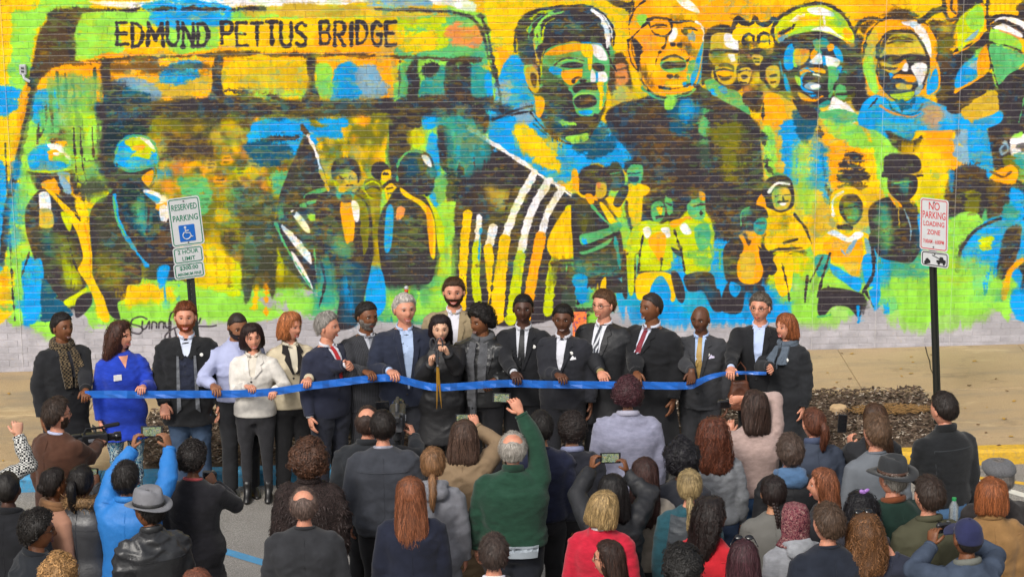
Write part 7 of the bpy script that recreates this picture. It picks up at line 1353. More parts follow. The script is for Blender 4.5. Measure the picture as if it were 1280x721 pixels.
p['PT']('placket', [(-.014, 1.46), (.014, 1.46), (.014, .95), (-.014, .95)], cloth('a2a8cc', 'cotton'), 1, .003, .002)
p = rib('woman with a dark bob in a fitted white jacket and heeled black boots', 315, 404, 0, 180, (311, 489), (345, 495), sex='f', build=1.0, skin='rosy', hair='bob', hc='2a1a18', head=(16, -4, 4), top_k='jacket', tc='d9d4cc', tm='wool', tlen=.86, off=.020, shirt='d5cdbf', vz=1.28, vx=.04, lower='slim', lc='2a2a2e', shoes='boots', smile=1)
p = rib('woman with strawberry blonde bob in a cream jacket edged in black', 361, 390, .14, 200, None, (386, 479), sex='f', build=1.0, skin='rosy', hair='bob', hc='a8663c', head=(30, -6, 0), top_k='jacket', tc='c4b79c', tm='wool', tlen=.86, off=.020, shirt='d6cdb8', vz=1.22, vx=.035, lapelc='211d1c', lc='17171a', smile=1)
p = rib('grey haired man in a navy suit and red tie seen in profile', 408, 391, -.02, 222, None, (433, 459, None, (.3, -1, -.4)), skin='rosy', hair='short', hc='8b8680', hair_t=.015, head=(28, 0, 0), build=1.1, top_k='jacket', tc='23273a', tlen=.80, off=.026, shirt='cccdd6', vz=1.14, vx=.042, tie='b3242a', lc='20232f', cuff='d8dae2')
p = rib('heavyset man with a grey goatee in a charcoal pinstripe suit', 457, 377, .22, 205, (460, 470), None, skin='brown', hair='short', hc='1d1916', hair_t=.007, head=(10, -4, 0), build=1.2, beard='77706a', top_k='jacket', tc='2c2d31', tm='wool', tpat=pat_stripe('4c4d54', 22, 0, .88), ttag='pin', tlen=.78, off=.026, shirt='b9bcc6', vz=1.20, vx=.05, tie='8c8f99', lc='2a2b2f', lpat=pat_stripe('4c4d54', 22, 0, .88), ltag='pin')
p = rib('silver haired man in a navy blazer over an open pale blue shirt', 505, 368, .14, 190, (488, 471), None, skin='rosy', hair='short', hc='b5aea6', hair_t=.012, head=(10, 0, 0), build=1.18, top_k='jacket', tc='22283a', tlen=.80, off=.028, shirt='a9bcdc', vz=.98, vx=.050, lc='23252c', smile=1, cuff='a9bcdc')
p = rib('tall bearded man in a tan blazer standing behind the woman with scissors', 567, 348, .85, 178, None, None, skin='rosy', hair='short', hc='46301f', hair_t=.014, beard='3d2719', build=1.22, top_k='jacket', tc='9b8a6c', tlen=.80, off=.028, shirt='d8d7e0', vz=1.08, vx=.048, lc='3b3a3c', smile=1)
p = rib('laughing woman with long dark hair in a black coat cutting the ribbon', 550, 393, .10, 182, (540, 446, .40, (.4, -.8, -.8), (-.1, .3, .9), (-.5, .6, 0)), (555, 434, .42, (-.4, -.8, -.8), (.35, .3, .75), (.5, .5, 0)), sex='f', build=1.1, skin='fair', hair='long', hc='241a1c', head=(2, -6, 0), top_k='coat', tc='1b1b1e', tm='nylon', tlen=.52, off=.036, collar=('fold', '1c1c20', 'nylon'), smile=1, lc='17171a', curlA=1.3, curlB=1.3)
SC_P = p
p = rib('man with a tall afro in a black leather jacket and long grey scarf', 603, 384, .16, 160, None, (616, 484, .36), skin='brown', hair='curlytop', hc='1b1614', hair_t=.042, head=(-28, -8, 0), build=1.05, top_k='leather', tc='1f2022', tm='leather', tlen=.84, off=.030, collar=('fold', '1f2022', 'leather'), scarf=('55565a', 1.0), lc='1c1c20', smile=1)
p['PT']('scarf_tail', [(.005, 1.05), (.085, 1.05), (.092, .60), (.012, .60)], cloth('55565a', 'knit'), 1, .03, .012)
for q in (-1, 1): p['PT']('jacket_lapel', [(q*.05, 1.46), (q*.13, 1.44), (q*.15, 1.33), (q*.11, 1.18), (q*.08, 1.3)], cloth('26272a', 'leather'), 1, .010, .008)
p = rib('tall slim man in a black suit, black tie and white shirt with lapel badge', 654, 368, .20, 172, (644, 472), None, skin='deep', hair='short', hc='151210', hair_t=.006, head=(4, 0, 0), top_k='jacket', tc='1a1b20', tlen=.78, off=.026, shirt='c8cad2', vz=1.14, vx=.052, tie='15161a', lc='191a1e', badge=(-.11, 1.33), cuff='c8cad2')
p = rib('young man in a dark suit with open white collar and white pocket square', 704, 380, .06, 168, (700, 475), None, skin='dark', hair='short', hc='171310', hair_t=.009, head=(2, -6, 0), build=1.12, top_k='jacket', tc='24252c', tlen=.80, off=.026, shirt='cccdd6', vz=1.20, vx=.042, lc='222329', smile=1, badge=(-.10, 1.35), pocket=('e0e0e4', 1))
p = rib('brown haired man in glasses, black raincoat and silver striped tie', 755, 363, .20, 155, (757, 481), None, skin='rosy', hair='short', hc='5a3f2a', hair_t=.015, head=(-14, 0, 0), build=1.1, specs=True, top_k='coat', tc='1d1e22', tm='nylon', tlen=.58, off=.036, shirt='dadce6', vz=1.12, vx=.05, tie='3a3e48', tiepat=pat_stripe('c3c6cc', 14, 3, .55), lc='2b2c32', smile=1, cuff='9a8a5a')
p = rib('balding man in a long black overcoat with a dark red tie', 815, 366, .10, 142, (796, 474), None, skin='brown', hair='crop', hc='2b2320', hair_t=.005, head=(-18, 0, 0), build=1.15, top_k='coat', tc='16171b', tlen=.44, off=.038, shirt='c9cede', vz=1.26, vx=.045, tie='7c2030', lc='17181c', smile=1)
p = rib('bald man in a grey suit with gold tie and pocket square', 877, 381, .12, 168, (864, 474, None, None, (0, .2, -1), (0, 1, 0)), None, skin='dark', hair='bald', hc='241c18', head=(-14, -8, 0), build=1.08, top_k='jacket', tc='35363a', tlen=.78, off=.026, shirt='a9c0e6', vz=1.10, vx=.042, tie='a98a4c', lc='323337', badge=(-.085, 1.33), pocket=('cfc8e0', 1))
p = rib('grey haired man in glasses and black blazer with pale blue shirt', 951, 367, .18, 168, (912, 466), None, skin='rosy', hair='short', hc='5f554c', hair_t=.016, head=(-12, 0, 0), specs=True, build=1.08, top_k='jacket', tc='191a1e', tlen=.78, off=.026, shirt='b4c4e6', vz=1.06, vx=.046, lc='1d1e22', cuff='b4c4e6')
p = rib('auburn haired woman in a long dark coat and grey blue scarf at the right end', 984, 392, .04, 140, (962, 462), None, sex='f', build=1.05, skin='rosy', hair='bob', hc='8a4f2e', head=(-14, -4, 0), top_k='coat', tc='202226', tlen=.34, off=.034, scarf=('56616e', 1.30), lc='1d1d20', smile=1, badge=(-.10, 1.34))
# the ribbon
pts = [(106, 493), (140, 492.5), (180, 493), (232, 492.5), (267, 492.5), (311, 491.5), (345, 489), (386, 482.5), (420, 478.5), (460, 473.5), (488, 472), (505, 475), (525, 480.5), (547, 484), (580, 482.5), (612, 480), (644, 479), (672, 480), (700, 480.5), (757, 481), (796, 481), (830, 482), (862, 481.5), (872, 478), (888, 471), (911, 466), (935, 466), (958, 466.5)]
c = cr(pts, False, 4); mb = MB(); V = []; n = len(c)
for i, (x, y) in enumerate(c):
    q = i/(n-1); w = 4.6 if x < 870 else 4.6-2.6*min(1, (x-870)/40); wob = .012*sin(x*.11)+.008*sin(x*.31)
    a = on_y(x, y-w, RIB+wob+.004*sin(x*.2)); b = on_y(x, y, RIB-.001+wob); d = on_y(x, y+w, RIB+wob+.012*sin(x*.23+1)); V += [tuple(a), tuple(b), tuple(d)]
V2 = [(x, y+.0025, z) for x, y, z in V]; N3 = len(V); fs = []
for i in range(n-1):
    for k in (0, 1): A0 = i*3+k; fs += [(A0, A0+1, A0+4, A0+3), (N3+A0, N3+A0+3, N3+A0+4, N3+A0+1)]
    fs += [(i*3, i*3+3, N3+i*3+3, N3+i*3), (i*3+2, N3+i*3+2, N3+i*3+5, i*3+5)]
mb.add(V+V2, fs); o = mb.obj('ribbon', surf('blue_satin', '1763c0', .35, .12, 5, .12, 30, spec=.5, sheen=.3), None, False); tag(o, 'long blue satin ribbon held across the whole line of people', 'ribbon')
# giant scissors, blades down through the ribbon
ys = SC_P['base'].y-.43; q0 = Vector(on_y(545, 424, ys)); q1 = Vector(on_y(547, 457, ys-.01)); q2 = Vector(on_y(546, 511, ys-.03)); q3 = Vector(on_y(552, 510, ys-.03))
root = empty('scissors', tuple(q1)); tag(root, 'oversized ceremonial scissors with gold blades and dark handles held upright', 'scissors')
for e_, s_ in ((q2, -1), (q3, 1)):
    m_ = MB(); d = (e_-q1); m_.tube([Vector((0, 0, .01)), d*.1, d*.6, d], [(.004, .011), (.004, .012), (.003, .009), (.0015, .002)], 6, flat=(0, 1, 0)); m_.obj('blade', M_GOLD, root)
for s_ in (-1, 1):
    u = q0-q1; m_ = MB(); m_.tube([Vector((0, 0, -.01)), u*.35+Vector((s_*.008, 0, 0)), u*.6+Vector((s_*.012, 0, 0))], .009, 8)
    cc = u*.82+Vector((s_*.030, 0, 0)); m_.tube([cc+Vector((.026*cos(a), 0, .055*sin(a))) for a in np.linspace(0, 2*pi, 15)], .008, 7, cap=False); m_.obj('handle', surf('dark_handle', '3c3c40', .4, .1, spec=.5), root)
m_ = MB(); m_.ell((0, -.012, 0), (.010, .006, .010), 10, 6); m_.obj('pivot', M_BOLT, root)
# brown leather bag hanging between the two right-hand men
def bag(px, py, Y, label):
    p_ = on_y(px, py, Y); r_ = empty('handbag', tuple(p_)); tag(r_, label, 'bag'); lm_ = cloth('6b3d28', 'leather'); m_ = MB(); m_.loft([(0, 0, -.15, .085, .035), (0, 0, -.12, .105, .05), (0, 0, .0, .10, .045), (0, 0, .11, .075, .028), (0, 0, .13, .06, .012)], 16); co, fs, nr = vox(m_, .012, 2); co = wrinkle(co, nr, .008, 77); mesh_obj('pouch', co, fs, lm_, r_, True)
    m_ = MB(); m_.tube([(-.055, 0, .12), (-.045, .0, .24), (0, 0, .30), (.045, 0, .24), (.055, 0, .12)], .007, 7); m_.obj('strap', lm_, r_)
bag(925, 492, YR-.05, 'slouchy brown leather bag hanging between the grey suit and black blazer men')
# ------------------------------------------------------------------ the crowd, seen from behind
M_PHONE = surf('black_glass', '141518', .18, .05, spec=.6); M_PCASE = surf('phone_case', '26282c', .45, .1); M_SCR = surf('screen_image', '5b6a58', .3, .3, 40, pattern=pat_blot(('3c4a3a', '8c9a6a', '4a5f78', '9b8f5a'), 60))
def crowd(label, x, top, h=1.70, face=0, a=None, b=None, **k):
    k.setdefault('facevis', False); k.setdefault('fine', True)
    return person(label, x, top, h=h, face=face, armA=a, armB=b, group=GC, **k)
def phone(px, py, Y, label, w=.15, h=.078, roll=0, scr=True, rz=0, tilt=-10):
    p_ = on_y(px, py, Y); r_ = empty('smartphone', tuple(p_)); tag(r_, label, 'phone', 'phones held up by spectators'); r_.rotation_euler = (radians(tilt), radians(roll), radians(rz))
    MB().box((0, 0, 0), (w, .010, h), bev=.004).obj('case', M_PCASE, r_); MB().box((0, -.0055, 0), (w*.92, .002, h*.90)).obj('bezel', M_PHONE, r_)
    if scr: MB().box((0, -.0070, 0), (w*.80, .0016, h*.78)).obj('screen', M_SCR, r_)
    m_ = MB(); m_.ell((-w*.4, .0055, h*.3), (.006, .003, .006), 8, 5); m_.obj('lens', M_PHONE, r_); return r_
def compact(px, py, Y, label, rz=0, roll=0):
    p_ = on_y(px, py, Y); r_ = empty('camera', tuple(p_)); tag(r_, label, 'camera'); r_.rotation_euler = (0, radians(roll), radians(rz))
    MB().box((0, 0, 0), (.115, .035, .07), bev=.010).obj('camera_body', surf('camera_plastic', '212226', .4, .1, spec=.5), r_); m_ = MB(); m_.tube([(0, .015, 0), (0, .045, 0), (0, .06, 0)], [.026, .025, .022], 14); m_.obj('lens', M_PHONE, r_, True); MB().box((0, -.0185, 0), (.07, .003, .05)).obj('screen', M_PHONE, r_); MB().box((.03, 0, .040), (.02, .02, .010), bev=.003).obj('shutter_button', M_BOLT, r_); return r_
def belt(p, mat, z=1.03):
    co = p['co']; e = MB(); n = 26; r_ = []
    for k in range(n+1):
        a = 2*pi*k/n; o_ = p['B'](Vector((0, 0, z)))*p['s']; h = p['bv'].ray_cast(o_+Vector((sin(a), cos(a), 0))*.8, Vector((-sin(a), -cos(a), 0)), .8); r_.append((h[0] if h[0] else o_+Vector((sin(a)*.18, cos(a)*.14, 0)))+Vector((sin(a), cos(a), 0))*.004)
    e.tube(r_, [(.022, .006)]*len(r_), 6, flat=(0, 0, 1), cap=False); e.obj('belt', mat, p['root'])
def seam(p, pts, back=1, mat=None, w=.0035):
    """raised seam on the garment"""
    v = []
    for x_, z_ in pts:
        b = p['B']((x_, -.1*back, z_))*p['s']; h = p['bv'].ray_cast(Vector((b.x, -back*.8, b.z)), Vector((0, back, 0)))
        if h[0]: v.append(h[0]+Vector((0, -back*.001, 0)))
    if len(v) > 1: e = MB(); e.tube(v, w, 5); e.obj('seam', mat or p['gm'], p['root'])
lin_ = lambda a, b, n=8: [(a[0]+(b[0]-a[0])*i/n, a[1]+(b[1]-a[1])*i/n) for i in range(n+1)]
UP = lambda s_: (s_, .2, -.6)
# --- back rows first (nearest the ribbon)
p = crowd('man in brown tweed blazer and glasses filming with a shoulder camera', 70, 499, 1.72, -38, None, (128, 553, -.42, (.5, -.6, -.9)), skin='rosy', hair='short', hc='33261e', hair_t=.020, head=(-18, 0, 0), build=1.12, specs=True, facevis=True, beard='3b2c22', top_k='jacket', tc='4e3022', tm='wool', off=.028, collar=('ring', 'b9bfdc', 'cotton'), tlen=.80)
seam(p, lin_((0, 1.44), (0, .84))); Yc = p['base'].y+.42
def camcorder(px, py, Y, rz, label, kk=1.0, mic=True):
    p_ = on_y(px, py, Y); r_ = empty('video_camera', tuple(p_)); r_.rotation_euler = (0, 0, radians(rz)); tag(r_, label, 'video camera'); r_.scale = (kk,)*3
    bm_ = surf('camera_grey', '2c2d30', .45, .12, 30, spec=.5); MB().box((0, 0, 0), (.11, .26, .12), bev=.012).obj('camera_body', bm_, r_); m_ = MB(); m_.tube([(0, .12, .0), (0, .20, .0), (0, .205, 0), (0, .27, 0)], [.040, .040, .050, .052], 16); m_.obj('lens', M_PHONE, r_, True)
    m_ = MB(); m_.tube([(0, -.10, .06), (0, -.08, .11), (0, .08, .11), (0, .11, .06)], .013, 8); m_.obj('handle', bm_, r_); MB().box((0, -.18, .04), (.05, .10, .05), bev=.008).obj('viewfinder', bm_, r_); MB().box((-.11, .02, .07), (.10, .012, .07), R=Matrix.Rotation(radians(12), 3, 'Z'), bev=.004).obj('side_screen', M_PHONE, r_)
    MB().box((0, -.145, -.02), (.075, .05, .10), bev=.006).obj('battery', surf('battery_grey', '55565a', .5), r_); MB().box((.058, -.04, .0), (.006, .06, .03)).obj('panel', surf('panel_pale', 'a9abb0', .5), r_)
    if mic: m_ = MB(); m_.tube([(.05, -.08, .12), (.05, .10, .135)], .010, 10); m_.tube([(.05, .10, .135), (.05, .115, .136), (.05, .24, .146), (.05, .255, .147)], [.016, .022, .022, .014], 12); m_.obj('microphone', surf('mic_foam', '232326', .95), r_)
    m_ = MB(); m_.tube([(0, 0, -.05), (0, 0, -.14)], [.030, .022], 10); m_.obj('mount', bm_, r_); return r_
camcorder(118, 548, Yc, -72, 'black video camera with foam microphone held by the man in brown tweed', .8)
# left edge: a raised checked sleeve
crowd('person in houndstooth checked sleeve raising a fist at the left edge', -38, 545, 1.72, 0, None, (22, 532, -.22, (1, -.1, -.9), (.0, .1, 1)), skin='pale', hair='short', hc='3b2a20', top_k='jacket', tc='c9c9c4', tm='cotton', tpat=pat_check('26262a', 62), ttag='hound', off=.026, curlB=1.5)
crowd('black man in black coat half hidden at the left edge, back of head', 8, 590, 1.74, -8, skin='deep', hair='crop', hc='17120f', build=1.1, top_k='coat', tc='16171c', tlen=.6, off=.03, collar=('fold', '16171c'))
crowd('woman in a salmon tan jacket with dark hair pulled into a bun, profile right', 66, 586, 1.64, -55, sex='f', skin='brown', hair='lowbun', hc='1d1512', top_k='jacket', tc='a97c66', facevis=True, tm='cotton', scarf=('8a6444', 0), off=.026)
p = crowd('woman in grey leather jacket with shaggy fur collar and parted dark hair', 101, 583, 1.66, -14, None, (118, 596, -.34, None, (-.2, .2, 1)), sex='f', skin='dark', hair='pony', hc='1a1513', build=1.15, top_k='leather', tc='37383c', tm='leather', collar=('fur', '8a6d4c'), off=.032, head=(-12, 0, 0), tlen=.86)
seam(p, lin_((-.17, 1.30), (.17, 1.30))); seam(p, lin_((0, 1.30), (0, .9)))
phone(112, 590, p['base'].y+.36, 'silver phone at the ear of the woman with the fur collar', .13, .07, 5)
p = crowd('person in a vivid blue jacket and black beanie holding a phone overhead', 158, 577, 1.74, -4, (171, 543, -.38, (-1.2, -.2, -.2), (.15, .1, 1), (.9, .3, 0)), (209, 545, -.38, (1.2, -.2, -.2), (-.25, .1, 1), (-.9, .3, 0)), skin='mid', hair='short', hc='1a1513', head=(-10, 10, 0), build=1.08, top_k='jacket', tc='2577c4', tm='nylon', hat='beanie', hatc='232428', off=.028, collar=('fold', '2577c4', 'nylon'), tlen=.84, lc='2c3c5c', lm='denim')
phone(190, 539, p['base'].y+.40, 'phone held sideways in both hands by the person in the blue jacket', .165, .082)
for sx, Sh, E_, W, dd, nrm, cu, sp_ in p['A'][:1]: e = MB(); fw = (W-E_).normalized(); e.tube([(W-fw*.012), (W+fw*.010)], .036, 12); p['fin'](e, 'watch', M_PHONE, hd=False)
p = crowd('woman in long black sweater with short dark curls and a red collar', 240, 554, 1.70, -16, None, (268, 600, -.30, (.8, -.5, -.5)), sex='f', build=1.12, skin='brown', hair='curlytop', hc='1c1614', hair_t=.018, head=(-22, 0, 0), top_k='sweater', tc='1b1a20', tm='knit', tlen=.60, off=.026, collar=('ring', 'a8474a', 'knit'), lc='19191d')
compact(262, 594, p['base'].y+.33, 'small black camera held up by the woman in the black sweater', -20)
p = crowd('man in a grey felt fedora and black leather jacket looking left', 186, 616, 1.72, 30, skin='brown', hair='short', hc='1a1513', head=(24, 0, 0), facevis=True, specs=True, build=1.12, top_k='leather', tc='26272a', tm='leather', collar=('stand', '26272a', 'leather'), hat='fedora', hatc='77777c', off=.034, tlen=.86)
seam(p, lin_((-.2, 1.31), (.2, 1.31))); seam(p, lin_((-.2, 1.40), (-.16, 1.0)))
p = crowd('bespectacled man with short black hair in a black coat turned right at lower left', 44, 640, 1.76, -60, skin='brown', hair='curlytop', hc='17120f', hair_t=.012, head=(-18, -4, 0), facevis=True, specs=True, build=1.2, top_k='coat', tc='1b1f26', tlen=.7, off=.032, collar=('fold', '171b22'))
crowd('person with frizzy sandy blonde curls at the bottom edge, only hair showing', 72, 702, 1.62, -5, sex='f', skin='tan', hair='afro', hc='9a7448', top_k='jacket', tc='3b3a3e')
crowd('person with smooth reddish brown hair just showing at the bottom edge', 246, 712, 1.62, -5, sex='f', skin='tan', hair='bob', hc='7a4a38', top_k='jacket', tc='3b3a3e')
crowd('woman in a dark brown fur coat with a round brown afro', 385, 556, 1.70, 0, sex='f', build=1.15, skin='brown', hair='afro', hc='4a3022', top_k='fur', tc='2a1d1b', tm='fur', tlen=.5, off=.045, collar=('fold', '2a1d1b', 'fur'))
p = crowd('balding grey brown haired man in a charcoal suit jacket, back turned', 379, 611, 1.72, 2, skin='rosy', hair='thin', hc='5e4d46', build=1.2, top_k='jacket', tc='2b2c30', off=.030, collar=('ring', '2b2c30'), tlen=.8)
seam(p, lin_((0, 1.46), (0, .84)), w=.002)
p = crowd('balding man in black jacket working a large video camera on a tripod', 459, 509, 1.72, -6, None, (514, 535, -.40, (1, -.4, -.8), (-.35, .3, .9), (-1, .2, 0)), skin='rosy', hair='thin', hc='3b2c26', build=1.1, top_k='jacket', tc='24272c', off=.030, collar=('fold', '24272c'))
Yv = p['base'].y+.45; camcorder(497, 520, Yv, 0, 'large shoulder video camera with side screen on a tripod head', 1.12, False)
q_ = Vector(on_y(497, 541, Yv)); rt = empty('tripod', (q_.x, q_.y, gz(q_.x))); tag(rt, 'dark tripod standing under the large video camera', 'tripod'); hz = q_.z-gz(q_.x); tm_ = surf('tripod_black', '2a2b2e', .45, .1, spec=.5)
MB().tube([(0, 0, hz), (0, 0, hz-.05), (0, 0, hz-.06), (0, 0, hz-.12)], [.035, .045, .03, .028], 12).obj('tripod_head', tm_, rt); MB().tube([(0, 0, hz-.12), (0, 0, hz-.5)], .016, 8).obj('column', tm_, rt)
for k in range(3): a = 2*pi*k/3+.5; e = MB(); e.tube([(0, 0, hz-.14), (cos(a)*.20, sin(a)*.20, hz*.45), (cos(a)*.38, sin(a)*.38, 0)], [.018, .014, .010], 8); e.obj('leg', tm_, rt)
p = crowd('man with cropped dark hair in a slate grey wool jacket, centre left', 478, 514, 1.76, 2, skin='rosy', hair='short', hc='1f1815', hair_t=.010, build=1.22, top_k='jacket', tc='3a3d45', off=.032, collar=('ring', '9a9aa8', 'knit'), tlen=.8)
p['PT']('yoke', [(-.20, 1.33), (.20, 1.33), (.20, 1.325), (-.20, 1.325)], p['gm'], -1)
crowd('woman with long auburn hair over a navy wool coat, back turned', 513, 597, 1.68, 3, sex='f', build=1.15, skin='rosy', hair='long', hc='7c4a30', top_k='coat', tc='171c2e', tlen=.5, off=.034)
crowd('woman with light brown ponytail in a pale grey hooded coat', 541, 560, 1.68, -3, sex='f', build=1.08, skin='rosy', hair='lowpony', hc='7d5a3c', top_k='coat', tc='77787f', tlen=.55, off=.032, hood='7c7d84')
p = crowd('woman with shoulder length brown hair in a belted tan trench coat', 580, 526, 1.68, -8, None, (592, 523, -.34, (1, -.3, -.4), (-.3, .2, 1)), sex='f', build=1.08, skin='rosy', hair='shoulder', hc='4e3a30', top_k='coat', tc='8a745a', tm='cotton', tlen=.5, off=.030, collar=('fold', '8a745a', 'cotton'))
belt(p, cloth('2c2522', 'leather'), 1.04); phone(578, 522, p['base'].y+.36, 'dark phone raised by the woman in the trench coat', .11, .062)
p = crowd('grey haired man in a dark green fleece reaching up with a phone', 641, 541, 1.76, -2, None, (641, 492, -.16, (1.2, -.2, -.4), (-.45, .1, .9)), skin='rosy', hair='thin', hc='9a948c', build=1.32, top_k='fleece', tc='1c4030', tm='knit', off=.028, collar=('stand', '1a3a2c', 'knit'), tlen=.92, lc='20242f', turn=0)
p['PT']('shirt_tail', [(-.19, .95), (.19, .95), (.18, .86), (-.18, .87)], cloth('9aa3ac', 'cotton'), -1, .006)
phone(627, 497, p['base'].y+.20, 'phone with lit screen held highest by the man in green', .135, .072, 3)
crowd('man with dark hair in navy sweater partly hidden by the green fleece arm', 676, 516, 1.72, 0, skin='tan', hair='short', hc='1e1a18', build=1.05, top_k='sweater', tc='1b2038', tm='knit', off=.026, collar=('ring', '1b2038', 'knit'))
crowd('person with curly black hair and checked collar over a navy vest', 715, 519, 1.66, 4, skin='tan', hair='curlytop', hc='241c1a', hair_t=.026, build=1.05, top_k='sweater', tc='22242e', tm='knit', off=.026, collar=('fold', '8d93b4', 'cotton'))
p = crowd('woman with short maroon hair and pearl earrings in a lavender grey sweater', 785, 474, 1.74, 0, sex='f', build=1.42, skin='mid', hair='curlytop', hc='3f2026', hair_t=.016, top_k='sweater', tc='8f90a6', tm='knit', tlen=.80, off=.032, collar=('fold', 'a9a8ba', 'cotton'), lc='3c3d44')
for q in (-1, 1): e = MB(); e.ell((q*.084, -.005, -.048), (.008, .008, .008), 8, 6); p['fin'](e, 'earring', M_PEARL)
crowd('man with grey brown hair and dark suit jacket at the bottom edge', 617, 670, 1.70, 0, skin='rosy', hair='short', hc='3b2f2a', hair_t=.018, top_k='jacket', tc='1d1f26', off=.026, collar=('ring', 'd8dae4', 'cotton'))
p = crowd('woman in black puffer jacket with tousled black hair raising a phone', 766, 594, 1.66, 3, (741, 574, -.36, (-1.2, -.2, -.3), (.15, .1, 1), (.9, .3, 0)), (781, 578, -.36, (1.2, -.2, -.3), (-.25, .1, 1), (-.9, .3, 0)), sex='f', build=1.15, skin='brown', hair='shoulder', hc='1a1616', top_k='puffer', tc='202125', tm='nylon', off=.040)
phone(763, 572, p['base'].y+.39, 'black phone held sideways by the woman in the puffer jacket', .15, .078)
crowd('woman with very long straight dark brown hair and a shoulder bag', 806, 573, 1.66, -4, sex='f', skin='rosy', hair='long', hc='3a2420', top_k='coat', tc='8a8278', off=.030, build=1.05)
crowd('woman with windblown blonde bob in a bright red sweater', 752, 614, 1.66, -10, sex='f', build=1.15, skin='rosy', hair='bob', hc='9c8258', top_k='sweater', tc='c01f38', tm='knit', off=.024, collar=('ring', 'e3e1e2', 'cotton'), head=(-14, 0, 8))
crowd('woman with long dark hair and glasses looking left at the bottom edge', 762, 676, 1.66, 50, sex='f', skin='rosy', hair='long', hc='33211a', specs=True, facevis=True, head=(20, 0, 0), top_k='jacket', tc='33333a')
crowd('person with a big round black afro in front of the lavender sweater', 852, 556, 1.66, 0, sex='f', skin='brown', hair='afro', hc='17151a', top_k='jacket', tc='2c2e36', off=.026)
p = crowd('woman with blonde ponytail in a charcoal vest and teal sleeves', 862, 588, 1.66, -4, sex='f', skin='rosy', hair='lowpony', hc='94805a', top_k='sweater', tc='24505c', tm='knit', off=.026)
p['PT']('vest_back', [(-.14, 1.44), (.14, 1.44), (.17, 1.2), (.17, .92), (-.17, .92), (-.17, 1.2)], cloth('3c4248', 'nylon'), -1, .006, .01)
crowd('woman with very long curly auburn hair in a heather grey cardigan', 892, 524, 1.66, 2, sex='f', build=1.1, skin='rosy', hair='curly_long', hc='5f3322', top_k='sweater', tc='808388', tm='knit', off=.026, lc='3a4a66', lm='denim')
crowd('woman in a red jacket with long dark crinkled hair and glasses, looking right', 889, 624, 1.68, -48, sex='f', build=1.12, skin='brown', hair='curly_long', hc='241a18', specs=True, facevis=True, head=(-22, 0, 0), top_k='jacket', tc='b81c28', tm='wool', off=.030)
crowd('person with tight black curls at the bottom edge below the red jacket', 853, 690, 1.62, 0, sex='f', skin='brown', hair='afro', hc='1b1918', top_k='jacket', tc='2d2f38')
p = crowd('woman in dusty pink sweater bending one arm over her head with a camera', 942, 489, 1.72, 12, (912, 530, -.30, (-.9, -.2, -.6), (.1, .3, 1)), (918, 500, -.24, (1.4, -.3, .9), (-1, .2, -.2)), sex='f', build=1.28, skin='rosy', hair='shoulder', hc='3d2c25', top_k='sweater', tc='b29a93', tm='knit', tlen=.92, off=.024, lc='4a6a94', lm='denim', head=(20, 0, 8), collar=('ring', '2b2326', 'cotton'))
compact(905, 505, p['base'].y+.30, 'small camera held at eye level by the woman in pink', 15)
crowd('young man with tousled brown hair and a blue hood over a black jacket', 988, 546, 1.66, 6, skin='rosy', hair='short', hc='4b3c34', hair_t=.026, top_k='jacket', tc='17181c', tm='nylon', off=.034, hood='4d6d92')
crowd('woman with auburn hair tied back in a slate blue jacket', 1018, 511, 1.66, 10, sex='f', build=1.12, skin='rosy', hair='pony', hc='5d3626', head=(16, 0, 0), top_k='jacket', tc='3c4454', tm='cotton', off=.030, collar=('stand', '46506a', 'cotton'), tlen=.82)
p = crowd('woman with long brown hair in a dark coat holding up a phone', 1094, 505, 1.66, 10, (1062, 548, -.34, (-.9, -.3, -.8), (-.1, .2, 1), (1, .2, 0)), None, sex='f', skin='rosy', hair='long', hc='4e3626', top_k='coat', tc='25262a', tlen=.55, off=.030, head=(14, 0, 0))
phone(1053, 529, p['base'].y+.36, 'upright black phone held by the woman in the dark coat', .072, .145, 4, False)
crowd('young man with light brown hair in a plain grey crew neck sweatshirt', 1096, 521, 1.72, 14, skin='rosy', hair='short', hc='5d4634', hair_t=.022, head=(12, 0, 0), top_k='sweater', tc='6a6f76', tm='cotton', off=.024, collar=('ring', '646a72', 'cotton'), lc='3a3c44')
crowd('man in a wide brimmed black hat and bottle green jacket with brown collar', 1117, 577, 1.70, 26, skin='rosy', hair='short', hc='8a857e', hat='brimhat', hatc='2b2d30', top_k='jacket', tc='163028', tm='wool', off=.030, collar=('fold', '7a4326', 'wool'), build=1.08, head=(10, 0, 0))
p = crowd('tall man with short dark hair in a black fleece and jeans, far right', 1183, 491, 1.80, 22, (1163, 560, -.22, (-.8, -.6, -.3)), None, skin='rosy', hair='short', hc='241c18', hair_t=.012, head=(14, -8, 0), build=1.08, facevis=True, beard=None, top_k='fleece', tc='1b1d20', tm='knit', off=.026, collar=('stand', '17191c', 'knit'), tlen=.90, lc='54779e', lm='denim')
seam(p, lin_((-.16, 1.36), (.16, 1.36), 6), mat=cloth('33363a', 'nylon'), w=.004); seam(p, [(-.16, 1.36), (-.15, 1.2), (-.12, 1.0)], mat=cloth('33363a', 'nylon'), w=.004)
crowd('woman with a dark braid down the back of a grey green jacket', 967, 596, 1.64, 3, sex='f', build=1.1, skin='tan', hair='braid', hc='241a18', top_k='jacket', tc='6b6a66', tm='cotton', off=.028)
p = crowd('woman in a maroon patterned headscarf and light grey hooded top', 994, 630, 1.64, 22, sex='f', build=1.08, skin='tan', hair='none', hc='241a18', hat='headscarf', hatc='6d2b3a', top_k='sweater', tc='8e9096', tm='knit', off=.028, hood='979aa0')
